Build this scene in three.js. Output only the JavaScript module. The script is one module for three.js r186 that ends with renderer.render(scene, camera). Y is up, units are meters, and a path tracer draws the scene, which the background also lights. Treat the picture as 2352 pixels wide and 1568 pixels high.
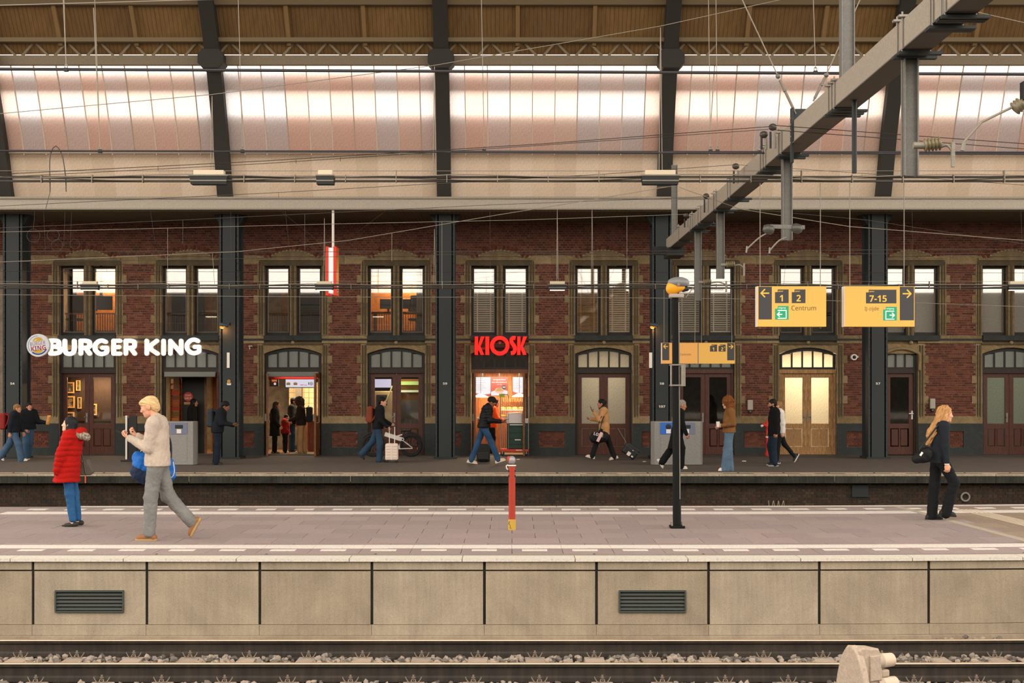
import * as THREE from 'three';
import { RectAreaLightUniformsLib } from 'three/addons/lights/RectAreaLightUniformsLib.js';
import { mergeGeometries } from 'three/addons/utils/BufferGeometryUtils.js';
import { RoundedBoxGeometry } from 'three/addons/geometries/RoundedBoxGeometry.js';
import { TextGeometry } from 'three/addons/geometries/TextGeometry.js';
import { FontLoader } from 'three/addons/loaders/FontLoader.js';
import { ImprovedNoise } from 'three/addons/math/ImprovedNoise.js';

// ---------------------------------------------------------------- camera, sky, exposure
// metres, y up; y = 0 is the paving of the platforms; the camera looks along -z
const FOCAL = 3400, EYE = 2.0, WALL = 40.7;            // focal length in pixels of a 2352 x 1568 frame
const scene = new THREE.Scene();
const camera = new THREE.PerspectiveCamera(2 * Math.atan(784 / FOCAL) * 180 / Math.PI, 1.5, 0.1, 400);
camera.position.set(0, EYE, 0);
camera.setViewOffset(2352, 1568, 0, -94, 2352, 1568);  // lens shifted up: upright verticals
scene.add(camera);

const renderer = new THREE.WebGLRenderer();
renderer.toneMapping = THREE.LinearToneMapping;
renderer.toneMappingExposure = 1.0;
renderer.shadowMap.enabled = true;
RectAreaLightUniformsLib.init();

// overcast warm-white sky
{
  const W = 64, H = 32, d = new Float32Array(W * H * 4), L = 3.9;
  for (let j = 0; j < H; j++) for (let i = 0; i < W; i++) {
    const up = Math.max(0, ((j + 0.5) / H - 0.5) * 2), g = 0.86 + 0.14 * up, k = (j * W + i) * 4;
    d[k] = L * g; d[k + 1] = 0.895 * L * g; d[k + 2] = 0.765 * L * g; d[k + 3] = 1;
  }
  const sky = new THREE.DataTexture(d, W, H, THREE.RGBAFormat, THREE.FloatType);
  sky.mapping = THREE.EquirectangularReflectionMapping; sky.magFilter = THREE.LinearFilter; sky.needsUpdate = true;
  scene.background = sky; scene.environment = sky;
}

// ---------------------------------------------------------------- helpers
let seed = 12345;
const rnd = () => { seed = (seed * 1664525 + 1013904223) >>> 0; return seed / 4294967296; };
const rr = (a, b) => a + (b - a) * rnd();
const perlin = new ImprovedNoise();
const noise = (x, y, z) => perlin.noise(x, y, z);
const fbm = (x, y, z, o = 4) => { let s = 0, a = 0.5; for (let i = 0; i < o; i++) { s += a * perlin.noise(x, y, z); x *= 2.03; y *= 2.03; z *= 2.03; a *= 0.5; } return s; };
const V = (x, y, z) => new THREE.Vector3(x, y, z);
// measured place in the frame at a distance -> metres
const P = (px, py, d) => V((px - 1176) * d / FOCAL, EYE + (878 - py) * d / FOCAL, -d);
const fx = (px) => (px - 1176) * WALL / FOCAL, fy = (py) => EYE + (878 - py) * WALL / FOCAL; // on the station wall
const ZW = -WALL;

const taken = {};
const numbered = (n) => { const k = (taken[n] = (taken[n] ?? -1) + 1); return k ? n + '_' + String(k).padStart(3, '0') : n; };
function shade(o) { o.castShadow = true; o.receiveShadow = true; return o; }
function part(name, geometry, material, parent, label) {
  const m = shade(new THREE.Mesh(geometry, material)); m.name = name; parent.add(m);
  if (label) m.userData.label = label;
  return m;
}
function thing(name, label, category, pos = [0, 0, 0], turn = 0, group, kind) {
  const o = new THREE.Group(); o.name = numbered(name); scene.add(o);
  o.position.set(pos[0], pos[1], pos[2]); o.rotation.y = turn;
  o.userData = { label, category };
  if (group) o.userData.group = group;
  if (kind) o.userData.kind = kind;
  return o;
}
const struct = (name, label, category, pos, turn) => thing(name, label, category, pos, turn, undefined, 'structure');
function solo(name, geometry, material, label, category, group, kind) {
  const m = shade(new THREE.Mesh(geometry, material)); m.name = numbered(name); scene.add(m);
  m.userData = { label, category };
  if (group) m.userData.group = group;
  if (kind) m.userData.kind = kind;
  return m;
}
// a box between two corners, with uv in metres
function box(x0, x1, y0, y1, z0, z1, uo = 0, vo = 0) {
  const w = x1 - x0, h = y1 - y0, d = z1 - z0, g = new THREE.BoxGeometry(w, h, d), uv = g.attributes.uv, dims = [[d, h], [d, h], [w, d], [w, d], [w, h], [w, h]];
  for (let f = 0; f < 6; f++) for (let i = 0; i < 4; i++) { const k = f * 4 + i; uv.setXY(k, uv.getX(k) * dims[f][0] + uo, uv.getY(k) * dims[f][1] + vo); }
  g.translate((x0 + x1) / 2, (y0 + y1) / 2, (z0 + z1) / 2);
  return g;
}
function rbox(w, h, d, r, x = 0, y = 0, z = 0, seg = 2) { const g = new RoundedBoxGeometry(w, h, d, seg, r); g.translate(x, y, z); return g; }
const up_ = V(0, 1, 0);
function bar(a, b, r, seg = 8, r2 = r) {
  const dir = b.clone().sub(a), g = new THREE.CylinderGeometry(r2, r, dir.length(), seg);
  g.applyQuaternion(new THREE.Quaternion().setFromUnitVectors(up_, dir.clone().normalize()));
  const m = a.clone().add(b).multiplyScalar(0.5); g.translate(m.x, m.y, m.z);
  return g;
}
function beam(a, b, w, h) { // square bar from a to b
  const dir = b.clone().sub(a), L = dir.length(), g = box(-w / 2, w / 2, -h / 2, h / 2, 0, L), m = new THREE.Matrix4();
  m.lookAt(b, a, Math.abs(dir.y) > 0.99 * L ? V(0, 0, 1) : up_); m.setPosition(a); g.applyMatrix4(m);
  return g;
}
const tube = (pts, r, n = 24, seg = 6, closed = false) => new THREE.TubeGeometry(new THREE.CatmullRomCurve3(pts, closed), n, r, seg, closed);
function merge(list) { return mergeGeometries(list.map((g) => { const q = g.index ? g.toNonIndexed() : g; for (const k of Object.keys(q.attributes)) if (!['position', 'normal', 'uv'].includes(k)) q.deleteAttribute(k); return q; })); }
function shapeGeo(pts, depth, bevel = 0) {
  const s = !Array.isArray(pts) ? pts : new THREE.Shape(pts.map((p) => new THREE.Vector2(p[0], p[1])));
  return new THREE.ExtrudeGeometry(s, { depth, bevelEnabled: bevel > 0, bevelSize: bevel, bevelThickness: bevel, bevelSegments: 2, curveSegments: 16 });
}

// ---------------------------------------------------------------- textures and materials
function tex(size, fn, srgb = true, rep = 1) {
  const d = new Uint8Array(size * size * 4);
  for (let j = 0; j < size; j++) for (let i = 0; i < size; i++) {
    const c = fn(i / size, j / size, i, j), k = (j * size + i) * 4;
    d[k] = Math.max(0, Math.min(255, c[0])); d[k + 1] = Math.max(0, Math.min(255, c[1])); d[k + 2] = Math.max(0, Math.min(255, c[2])); d[k + 3] = 255;
  }
  const t = new THREE.DataTexture(d, size, size); t.wrapS = t.wrapT = THREE.RepeatWrapping; t.magFilter = THREE.LinearFilter;
  t.repeat.set(rep, rep); if (srgb) t.colorSpace = THREE.SRGBColorSpace; t.needsUpdate = true;
  return t;
}
// noise that tiles over the unit square
function tileNoise(u, v, f, z = 0, o = 4) {
  const a = u * Math.PI * 2, b = v * Math.PI * 2, r = f / (Math.PI * 2);
  let s = 0, am = 0.5, q = r;
  for (let i = 0; i < o; i++) { s += am * perlin.noise(Math.cos(a) * q + 7.3 + z, Math.sin(a) * q + Math.cos(b) * q * 1.0 + 3.1, Math.sin(b) * q + 11.7 + z); q *= 2.1; am *= 0.5; }
  return s;
}
const greyTex = tex(256, (u, v) => { const n = 205 + 60 * tileNoise(u, v, 9) + 22 * (rnd() - 0.5); return [n, n, n]; }, true, 0.7);
const fineTex = tex(256, (u, v) => { const n = 215 + 30 * tileNoise(u, v, 24) + 46 * (rnd() - 0.5); return [n, n, n]; }, true, 1.6);
const concreteTex = tex(512, (u, v) => {                       // board marks, rain streaks, blotches
  const st = tileNoise(u * 1, v * 0.06, 60, 3), bl = tileNoise(u, v, 6, 9), sp = rnd() < 0.006 ? -46 : 0, fine = 26 * (rnd() - 0.5);
  const n = 206 + 18 * st + 34 * bl + fine * 1.2 + sp; return [n, n * 0.985, n * 0.965];
}, true, 0.42);
const dirtTex = tex(512, (u, v) => {                            // grimy old concrete: dark crust with pale scrapes
  const st = tileNoise(u, v * 0.12, 40, 5), bl = tileNoise(u, v, 8, 2), n = 170 + 90 * st + 80 * bl + 40 * (rnd() - 0.5); return [n, n, n * 0.97];
}, true, 0.5);
const asphaltTex = tex(256, (u, v) => { const n = 190 + 40 * tileNoise(u, v, 8) + 95 * (rnd() - 0.5); return [n, n, n]; }, true, 1.2);
const woodTex = tex(256, (u, v) => {
  const g = Math.sin((u * 18 + 2.4 * tileNoise(u, v * 0.3, 10, 1)) * Math.PI * 2), n = 205 + 22 * g + 26 * tileNoise(u, v * 0.15, 50, 4) + 12 * (rnd() - 0.5); return [n, n * 0.97, n * 0.93];
}, true, 0.8);
const boardTex = tex(256, (u, v) => { const e = (u * 16) % 1, n = 200 + (e < 0.07 ? -50 : 0) + 34 * tileNoise(u, v * 0.2, 30, 6) + 20 * (rnd() - 0.5); return [n, n * 0.97, n * 0.92]; }, true, 0.6);
const stoneTex = tex(256, (u, v) => { const n = 200 + 52 * tileNoise(u, v, 7, 8) + 40 * tileNoise(u, v, 30, 2) + 30 * (rnd() - 0.5); return [n, n * 0.98, n * 0.94]; }, true, 1.1);
const fleckTex = tex(256, (u, v) => { const c = rnd() < 0.035 ? 255 : 0, n = 208 + 34 * tileNoise(u, v, 16, 3) + 20 * (rnd() - 0.5); return c ? [255, 235, 215] : [n, n * 0.96, n * 0.94]; }, true, 2.2);
const frostTex = tex(128, (u, v) => { const n = 210 + 60 * (rnd() - 0.5) + 26 * tileNoise(u, v, 12, 4); return [n, n, n]; }, true, 3);

const matCache = {};
function mat(color, rough = 0.8, o = {}) {
  const key = color + '|' + rough + '|' + JSON.stringify(Object.fromEntries(Object.entries(o).map(([k, v]) => [k, v?.isTexture ? v.uuid : v])));
  if (matCache[key]) return matCache[key];
  const C = (o.transmission || o.clearcoat || o.sheen || o.ior || o.specularIntensity !== undefined) ? THREE.MeshPhysicalMaterial : THREE.MeshStandardMaterial;
  return (matCache[key] = new C({ color, roughness: rough, ...o }));
}
const M = {
  mortar: mat('#a08c7b', 0.95, { map: greyTex }),
  bricks: ['#783b29', '#82422e', '#6d3323', '#8a4e38', '#622f1e'].map((c) => mat(c, 0.9, { map: fineTex })),
  sand: mat('#b09a76', 0.92, { map: stoneTex }), sand2: mat('#a18c6a', 0.92, { map: stoneTex }), sand3: mat('#bba583', 0.92, { map: stoneTex }),
  slate: mat('#3f474b', 0.85, { map: stoneTex }), darkStone: mat('#6c614c', 0.9, { map: stoneTex }),
  frame: mat('#33241a', 0.6, { map: woodTex }), frameDark: mat('#211b17', 0.6, { map: woodTex }),
  door: mat('#5f2a12', 0.45, { map: woodTex }), doorOak: mat('#c79a63', 0.55, { map: woodTex }),
  bead: mat('#84796a', 0.6),
  iron: mat('#283135', 0.62, { map: fineTex }), ironDark: mat('#22292c', 0.65, { map: fineTex }), ironRoof: mat('#3a3833', 0.75, { map: fineTex }),
  steel: mat('#8b8a86', 0.5, { metalness: 0.35, map: fineTex }), galv: mat('#a39d92', 0.55, { metalness: 0.25, map: fineTex }),
  beamPaint: mat('#b9aea0', 0.55, { map: fineTex }),
  black: mat('#15181a', 0.55), rubber: mat('#1b1b1c', 0.85), wire: mat('#4c4740', 0.6), wireLight: mat('#8d8478', 0.6), wireDark: mat('#241f1c', 0.6),
  white: mat('#e6e1da', 0.55), cream: mat('#d9ccb4', 0.7), glassDark: mat('#2a3230', 0.15),
  yellow: mat('#e9b449', 0.5), red: mat('#c9281a', 0.5),
  pane: new THREE.MeshPhysicalMaterial({ color: '#ffffff', roughness: 0.02, transmission: 1, thickness: 0, ior: 2.55, specularIntensity: 1 }),
  doorPane: new THREE.MeshPhysicalMaterial({ color: '#ffffff', roughness: 0.03, transmission: 1, thickness: 0, ior: 1.7, specularIntensity: 1 }),
  fan: new THREE.MeshPhysicalMaterial({ color: '#9aa198', roughness: 0.55, transmission: 0.35, thickness: 0, ior: 1.9, map: frostTex }),
  frosted: new THREE.MeshPhysicalMaterial({ color: '#e4dccb', roughness: 0.93, transmission: 0.75, thickness: 0, map: frostTex }),
};
// ================================================================ THE SETTING
// ground, an unseen wall added behind the camera for reflections, station wall, platforms, roof
const BAYS = [201, 437, 673, 910, 1148, 1387, 1621, 1856, 2092, 2322];   // middle of each window bay
{
  const g = struct('ground', 'dark gravel ground between the tracks under the station hall', 'ground');
  part('bed', box(-70, 70, -1.4, -1.05, -75, 45), mat('#4a443c', 1, { map: asphaltTex }), g);
  const opp = struct('wall_opposite', 'plain dark unseen wall added opposite the station building for its reflection', 'wall');
  part('wall_face', box(-70, 70, -1.05, 8.3, 22, 22.6), mat('#3d3731', 0.9, { map: greyTex }), opp);  // unseen; added to keep the lower part of the pane reflections dark
  const own = struct('platform_opposite', 'paved platform across the tracks from the station building', 'platform');
  part('slab', box(-70, 70, -1.05, 0.2, -8.6, 6), mat('#7d766f', 0.9, { map: concreteTex }), own);
}

// ---- station wall
const wallBack = struct('wall_back', 'long brick station wall with sandstone dressings and a dark stone plinth', 'wall');
const wallTop = 432, HALF = 66;
const brickShapes = {}, brickVariants = [];
function brickGeo(w, h, d) {                    // shared brick shapes with slightly eased edges
  const k = w.toFixed(3) + '|' + h.toFixed(3);
  return (brickShapes[k] ??= box(-w / 2, w / 2, -h / 2, h / 2, -d, 0, rnd(), rnd()));
}
function layBricks(x0, x1, y0, y1, z, out, pitchX = 0.22, pitchY = 0.063, depth = 0.03) {
  const rows = Math.max(1, Math.round((y1 - y0) / pitchY)), ph = (y1 - y0) / rows;
  for (let r = 0; r < rows; r++) {
    const head = r % 2, pitch = head ? pitchX / 2 : pitchX, yc = y0 + (r + 0.5) * ph, off = head ? pitchX / 4 : (r % 4 ? pitchX / 2 : 0);   // cross bond: courses of stretchers and headers
    for (let x = Math.floor((x0 - off) / pitch) * pitch + off; x < x1; x += pitch) {
      const a = Math.max(x, x0), b = Math.min(x + pitch, x1), w = b - a - 0.014;
      if (w < 0.035) continue;
      out.push([(a + b) / 2, yc, z + rr(-0.003, 0.004), Math.floor(w / 0.008 + 0.01) * 0.008, ph - 0.0125, Math.floor(rnd() * M.bricks.length), depth]);
    }
  }
}
function placeBricks(list, parent, singles, name = 'brick', mats = M.bricks) {
  const rest = mats.map(() => []);
  list.forEach((b, i) => {
    const g = brickGeo(b[3], b[4], b[6]);
    if (i < singles) { const m = part(name, g, mats[b[5] % mats.length], parent); m.position.set(b[0], b[1], b[2]); } else rest[b[5] % mats.length].push(g.clone().translate(b[0], b[1], b[2]));
  });
  rest.forEach((gs, i) => { if (gs.length) { const m = part('brickwork', merge(gs), mats[i], parent); m.userData.kind = 'stuff'; } });
}
const brickList = [], brickUpper = [];
const dressed = [M.sand, M.sand2, M.sand3];
const dress = () => dressed[Math.floor(rnd() * 3)];
{
  const edges = [fx(-900), ...BAYS.flatMap((c) => [fx(c - HALF), fx(c + HALF)]), fx(3300)];
  for (let i = 0; i < edges.length; i += 2)      // piers, full height
    part('wall_core', box(edges[i], edges[i + 1], -0.1, fy(wallTop), ZW - 0.45, ZW - 0.012), M.mortar, wallBack);
  for (const c of BAYS) {                        // wall over and under the upper windows
    part('wall_core', box(fx(c - HALF), fx(c + HALF), fy(607), fy(wallTop), ZW - 0.45, ZW - 0.012), M.mortar, wallBack);
    part('wall_core', box(fx(c - HALF), fx(c + HALF), fy(797), fy(771), ZW - 0.45, ZW - 0.05), M.sand2, wallBack);
  }
  part('wall_core', box(fx(2108), fx(2159), -0.1, fy(790), ZW - 0.45, ZW - 0.012), M.mortar, wallBack);   // beside the single door
  const pierSpan = [];
  for (let i = 0; i <= BAYS.length; i++) {
    const L = i ? BAYS[i - 1] : BAYS[0] - 236, R = i < BAYS.length ? BAYS[i] : BAYS[9] + 236;
    pierSpan.push([L, R]);
  }
  const order = [5, 7, 3, 9, 2, 6, 4, 8, 1, 0, 10].map((i) => pierSpan[i]).filter(Boolean);
  for (const [L, R] of order) {
    const a = fx(L + (L === 2092 ? 31 : 81)), b = fx(R - 81), cx = (a + b) / 2;
    layBricks(a, b, fy(955), fy(789), ZW, brickList);
    // inset brick panel in the plinth
    const p0 = cx - 0.36, p1 = cx + 0.36;
    layBricks(p0, p1, fy(1026), fy(991), ZW + 0.012, brickUpper);
    // plinth round the inset panel
    const za = ZW, zb = ZW + 0.055, l = fx(L + (L === 2092 ? 16 : HALF)), r = fx(R - HALF);
    part('plinth_stone', box(l, r, fy(990), fy(972), za, zb), M.slate, wallBack);
    part('plinth_stone', box(l, r, -0.02, fy(1027), za, zb + 0.02), M.slate, wallBack);
    part('plinth_stone', box(l, p0, fy(1027), fy(990), za, zb), M.slate, wallBack);
    part('plinth_stone', box(p1, r, fy(1027), fy(990), za, zb), M.slate, wallBack);
    part('sandstone_band', box(l, r, fy(972), fy(955), za - 0.02, ZW + 0.035), dress(), wallBack);
    const n = 2;
    for (let k = 0; k < n; k++) {
      const u = l + (r - l) * k / n, w = l + (r - l) * (k + 1) / n - 0.008;
      part('sandstone_band', box(u, w, fy(788), fy(771), za - 0.02, ZW + 0.025), dress(), wallBack);
      part('sandstone_band', box(u, w, fy(606), fy(588), za - 0.02, ZW + 0.022), dress(), wallBack);
    }
    part('drip_mould', box(l, r, fy(781.5), fy(777.5), za, ZW + 0.05), M.slate, wallBack);
  }
  for (const [L, R] of order) layBricks(fx(L + 81), fx(R - 81), fy(770), fy(607), ZW, brickList);
  layBricks(fx(-250), fx(2600), fy(586), fy(497), ZW, brickUpper);
  placeBricks([...brickList, ...brickUpper], wallBack, 300);
  // quoins and jambs beside every bay
  const quoin = box(-0.001, 0.29, 0, 0.205, -0.05, 0.022), strip = box(0, 0.185, 0, 0.333, -0.05, 0.016), post = box(0, 0.185, 0, 0.12, -0.05, 0.016);
  const quoinM = quoin.clone().scale(-1, 1, 1), stripM = strip.clone().scale(-1, 1, 1), postM = post.clone().scale(-1, 1, 1);
  for (const g of [quoinM, stripM, postM]) { const i = g.index.array; for (let k = 0; k < i.length; k += 3) { const t = i[k]; i[k] = i[k + 1]; i[k + 1] = t; } const nn = g.attributes.normal; for (let k = 0; k < nn.count; k++) nn.setX(k, nn.getX(k)); g.computeVertexNormals(); }
  for (const c of BAYS) for (const s of [-1, 1]) {
    const x = fx(c + s * HALF), xl = c === 2092 && s > 0 ? fx(2108) : x, Q = s > 0 ? quoin : quoinM, S = s > 0 ? strip : stripM, Po = s > 0 ? post : postM;
    for (const [y0, n] of [[955, 3], [770, 3]]) {
      let y = fy(y0);
      for (let k = 0; k < n; k++) {
        const xx = y0 === 955 ? xl : x; let m = part('jamb_block', S, dress(), wallBack); m.position.set(xx, y, ZW); y += 0.342;
        m = part('quoin_block', Q, dress(), wallBack); m.position.set(xx, y, ZW); y += 0.213;
      }
      const top = y0 === 955 ? fy(789) : fy(607), x2 = y0 === 955 ? xl : x;
      part('jamb_block', s > 0 ? box(x2, x2 + 0.185, y, top, ZW - 0.05, ZW + 0.016) : box(x2 - 0.185, x2, y, top, ZW - 0.05, ZW + 0.016), dress(), wallBack);
    }
    // slim roll mouldings running up the jambs
    for (const [px, r] of [[71, 0.026], [77, 0.02]]) {
      const xr = xl + (fx(px) - fx(HALF)) * s; part('roll_moulding', bar(V(xr, fy(958), ZW + 0.02), V(xr, fy(793), ZW + 0.02), r, 10), M.darkStone, wallBack);
      part('roll_moulding', bar(V(fx(c + s * px), fy(768), ZW + 0.02), V(fx(c + s * px), fy(600), ZW + 0.02), r, 10), M.darkStone, wallBack);
    }
  }
  for (const c of BAYS) {
    const x0 = fx(c - 74), x1 = fx(c + 74);
    part('lintel', box(x0, x1, fy(610), fy(598), ZW - 0.05, ZW + 0.05), M.darkStone, wallBack);
    part('lintel_cornice', box(x0 - 0.03, x1 + 0.03, fy(598), fy(593), ZW - 0.05, ZW + 0.09), M.sand2, wallBack);
    if (c !== 2092) part('label_mould', box(fx(c - 69), fx(c + 69), fy(791.5), fy(787.5), ZW - 0.05, ZW + 0.07), M.darkStone, wallBack);
    // stone spandrel with the flat arch of the doorway cut out
    const sp = new THREE.Shape(), w = 68 * WALL / FOCAL, hT = fy(791) - fy(812), rise = 14 * WALL / FOCAL, n = 16;
    sp.moveTo(-w, 0); sp.lineTo(-w, hT); sp.lineTo(w, hT); sp.lineTo(w, 0);
    for (let k = 0; k <= n; k++) { const t = 1 - 2 * k / n; sp.lineTo(t * w * 0.97, rise * (1 - t * t)); }
    const g = shapeGeo(sp, 0.1); g.translate(fx(c), fy(812), ZW - 0.075);
    if (c === 2092) part('spandrel', box(fx(2026), fx(2120), fy(812), fy(790), ZW - 0.1, ZW + 0.01), M.sand, wallBack); else part('spandrel', g, M.sand, wallBack);
    // relieving arch: fanned bricks over a little tiled tympanum
    for (let k = 0; k < 17; k++) {
      const a = (k - 8) / 8 * 0.62, R = 1.35, b = box(-0.03, 0.03, 0, 0.19, -0.02, 0.012);
      b.rotateZ(-a); b.translate(fx(c) + Math.sin(a) * R, fy(590) - R + 0.13 + Math.cos(a) * R, ZW + 0.004);
      part('arch_brick', b, M.bricks[k % 5], wallBack);
    }
    const ty = new THREE.Shape(); ty.moveTo(-0.62, 0); for (let k = 0; k <= 12; k++) { const t = -1 + 2 * k / 12; ty.lineTo(t * 0.62, 0.19 * (1 - t * t)); }
    const tg = shapeGeo(ty, 0.02); tg.translate(fx(c), fy(589), ZW + 0.002);
    part('tympanum', tg, M.sand2, wallBack);
    for (let k = 0; k < 12; k++) { const t = -0.92 + 1.84 * k / 11, b = box(-0.022, 0.022, 0, 0.04, 0, 0.02); b.rotateZ(Math.PI / 4); b.translate(fx(c) + t * 0.6, fy(589) + 0.17 * (1 - t * t) - 0.01, ZW + 0.02); part('tympanum_tile', b, M.sand3, wallBack); }
  }
  part('eaves_band', box(fx(-900), fx(3300), fy(497), fy(482), ZW - 0.1, ZW + 0.1), M.sand2, wallBack);
  part('eaves_band', box(fx(-900), fx(3300), fy(482), fy(474), ZW - 0.1, ZW + 0.2), M.darkStone, wallBack);
}

// ---- rooms behind the wall: floors, ceilings, partitions and a back wall
const ZB = ZW - 4.6;
{
  const plaster = mat('#8d8272', 0.9, { map: greyTex }), timber = mat('#7a5a36', 0.7, { map: woodTex });
  const piece = (name, label, category, list) => { const o = struct(name, label, category); for (const [n, g, m] of list) part(n, g, m, o); };
  piece('floor', 'timber ground floor inside the station building', 'floor', [['boards', box(-36, 38, -0.12, -0.005, ZB - 0.2, ZW - 0.46), timber]]);
  piece('floor', 'upper floor slab inside the station building', 'floor', [['slab', box(-36, 38, fy(786), fy(772), ZB - 0.2, ZW - 0.46), plaster]]);
  piece('ceiling', 'flat roof slab closing the upper rooms of the station building', 'roof', [['flat_roof', box(-36, 38, fy(432), fy(425), ZB - 14, ZW + 0.25), mat('#a59c90', 0.9, { map: greyTex })]]);
  piece('wall_rear', 'plastered rear wall of the rooms behind the doors and windows', 'wall', [['rear_wall', box(-36, 38, -0.1, fy(432), ZB - 0.3, ZB), plaster]]);
  const roomOf = ['beside the emblem column', 'between the picture room and the restaurant', '', 'between the restaurant and the bicycle shop', 'between the bicycle shop and the kiosk', 'between the kiosk and the pale frosted doors', 'between the pale frosted and the dark paned doors', 'between the dark paned and the oak doors', 'between the oak doors and the single door', 'between the single door and the grey frosted doors', 'past the grey frosted doors'];
  for (let i = 0; i <= BAYS.length; i++) {
    if (i === 2) continue;                                   // the restaurant spans two bays
    const px = i === 0 ? BAYS[0] - 118 : i === BAYS.length ? BAYS[9] + 118 : (BAYS[i - 1] + BAYS[i]) / 2;
    piece('wall_partition', 'plastered partition wall ' + roomOf[i], 'wall', [['lower_part', box(fx(px) - 0.06, fx(px) + 0.06, 0, fy(786), ZB, ZW - 0.46), plaster], ['upper_part', box(fx(px) - 0.06, fx(px) + 0.06, fy(772), fy(432), ZB, ZW - 0.46), plaster]]);
  }
  piece('wall_end', 'plain end wall of the station building beyond the emblem column', 'wall', [['end_wall', box(-36.2, -36, -0.1, fy(432), ZB, ZW), plaster]]);
  piece('wall_end', 'plain end wall of the station building beyond the frosted doors', 'wall', [['end_wall', box(38, 38.2, -0.1, fy(432), ZB, ZW), plaster]]);
}
// a ceiling lamp panel: glowing face and the light just below it
function ceilingLamp(x, y, z, w, d, color, power, glow, label, group) {
  const t = thing('ceiling_lamp', label, 'lamp', [x, y, z], 0, group);
  part('housing', box(-w / 2 - 0.03, w / 2 + 0.03, 0, 0.06, -d / 2 - 0.03, d / 2 + 0.03), M.white, t);
  part('lamp_face', box(-w / 2, w / 2, -0.012, 0, -d / 2, d / 2), new THREE.MeshStandardMaterial({ color: '#ffffff', emissive: color, emissiveIntensity: glow }), t);
  const l = new THREE.RectAreaLight(color, power, w, d); l.position.set(x, y - 0.03, z); l.lookAt(x, y - 2, z); scene.add(l);
}
// ---- upper windows: window_1 .. window_10, two sashes and a stone mullion each
const U = WALL / FOCAL;                                  // one measured pixel on the wall, in metres
const windowLook = ['amber office', 'dark', 'dim', 'amber desk', 'white blinds', 'half lit blinds', 'blinds behind the pole', 'grey', 'white shade', 'white shade'];
const windowSays = [
  'upper window pair with an amber room and a television behind it', 'upper window pair with a dark room and railings above glowing lettering', 'upper window pair with dim room beside the hanging striped sign',
  'upper window pair showing an amber office with desks and a chair', 'upper window pair with white slatted blinds over the red sign', 'upper window pair with slatted blinds half lit amber',
  'upper window pair with slatted blinds behind the slender platform pole', 'upper window pair with grey empty panes behind hanging yellow sign', 'upper window pair with plain white shades beside the iron column', 'upper window pair with plain white shades over frosted double doors'];
const windowsBuilt = [];
BAYS.forEach((c, i) => {
  const w = struct('window_' + (i + 1), windowSays[i], 'window', [fx(c), fy(770), ZW]);
  const H = fy(610) - fy(770), zf = -0.19;
  part('window_sill', box(-HALF * U, HALF * U, -12 * U, 0, -0.2, 0.1), M.slate, w);
  part('mullion', box(-7 * U, 7 * U, -0.1, H, -0.2, 0.03), M.sand2, w);
  part('mullion_roll', bar(V(0, -0.18, 0.035), V(0, H, 0.035), 0.03, 10), M.darkStone, w);
  const boss = new THREE.SphereGeometry(0.055, 10, 8); boss.translate(0, -0.2, 0.04); part('mullion_boss', boss, M.sand3, w);
  for (const s of [-1, 1]) {
    const x0 = s < 0 ? -HALF * U : 7 * U, x1 = s < 0 ? -7 * U : HALF * U, f = 0.065;
    const sash = part('sash', box(x0, x0 + f, 0, H, zf - 0.06, zf), M.frameDark, w);
    part('sash_stile', box(x1 - f, x1, 0, H, zf - 0.06, zf), M.frameDark, sash);
    part('sash_rail', box(x0 + f, x1 - f, 0, 0.09, zf - 0.06, zf + 0.004), M.frameDark, sash);
    part('sash_rail', box(x0 + f, x1 - f, H - 0.06, H, zf - 0.06, zf), M.frameDark, sash);
    for (const [a, b, cc, d] of [[x0 + f, x0 + f + 0.014, 0.09, H - 0.06], [x1 - f - 0.014, x1 - f, 0.09, H - 0.06], [x0 + f, x1 - f, 0.09, 0.104], [x0 + f, x1 - f, H - 0.074, H - 0.06]])
      part('glazing_bead', box(a, b, cc, d, zf - 0.03, zf + 0.006), M.bead, sash);
    part('pane', box(x0 + f, x1 - f, 0.09, H - 0.06, zf - 0.045, zf - 0.04), M.pane, sash);
  }
  windowsBuilt.push(w);
});
// what stands behind the upper windows
function blind(i, s, tone, tilt, from = 0) {
  const c = BAYS[i], x0 = (s < 0 ? -HALF * U : 7 * U) + 0.07, x1 = (s < 0 ? -7 * U : HALF * U) - 0.07, H = fy(612) - fy(762);
  const t = thing('slatted_blind', `${tone} slatted blind in the ${s < 0 ? 'first' : 'second'} sash of ${windowSays[i].replace(/^upper window pair/, 'window pair').split(' ').slice(0, 6).join(' ')}`, 'blind', [fx(c), fy(762), ZW - 0.3], 0, 'slatted blinds in upper windows');
  const n = 28, g = box(x0, x1, -0.019, 0.019, -0.002, 0.002), m = mat(tone === 'amber' ? '#b08a52' : '#e2d8c6', 0.7); g.rotateX(tilt);  // amber slats carry the glow of the room behind in their colour
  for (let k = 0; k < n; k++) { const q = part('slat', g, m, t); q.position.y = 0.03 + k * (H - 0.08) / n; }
  for (const xx of [x0 + 0.08, x1 - 0.12]) part('ladder_tape', box(xx, xx + 0.035, 0, H, 0.018, 0.021), m, t);
  part('head_rail', box(x0, x1, H - 0.05, H, -0.03, 0.03), m, t);
  part('bottom_rail', box(x0, x1, -0.005, 0.02, -0.02, 0.02), m, t);
}
for (const s of [-1, 1]) { blind(4, s, 'white', 0.5); blind(5, s, s < 0 ? 'amber' : 'white', s < 0 ? 1.05 : 0.55); blind(6, s, 'white', 0.45); }
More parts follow.
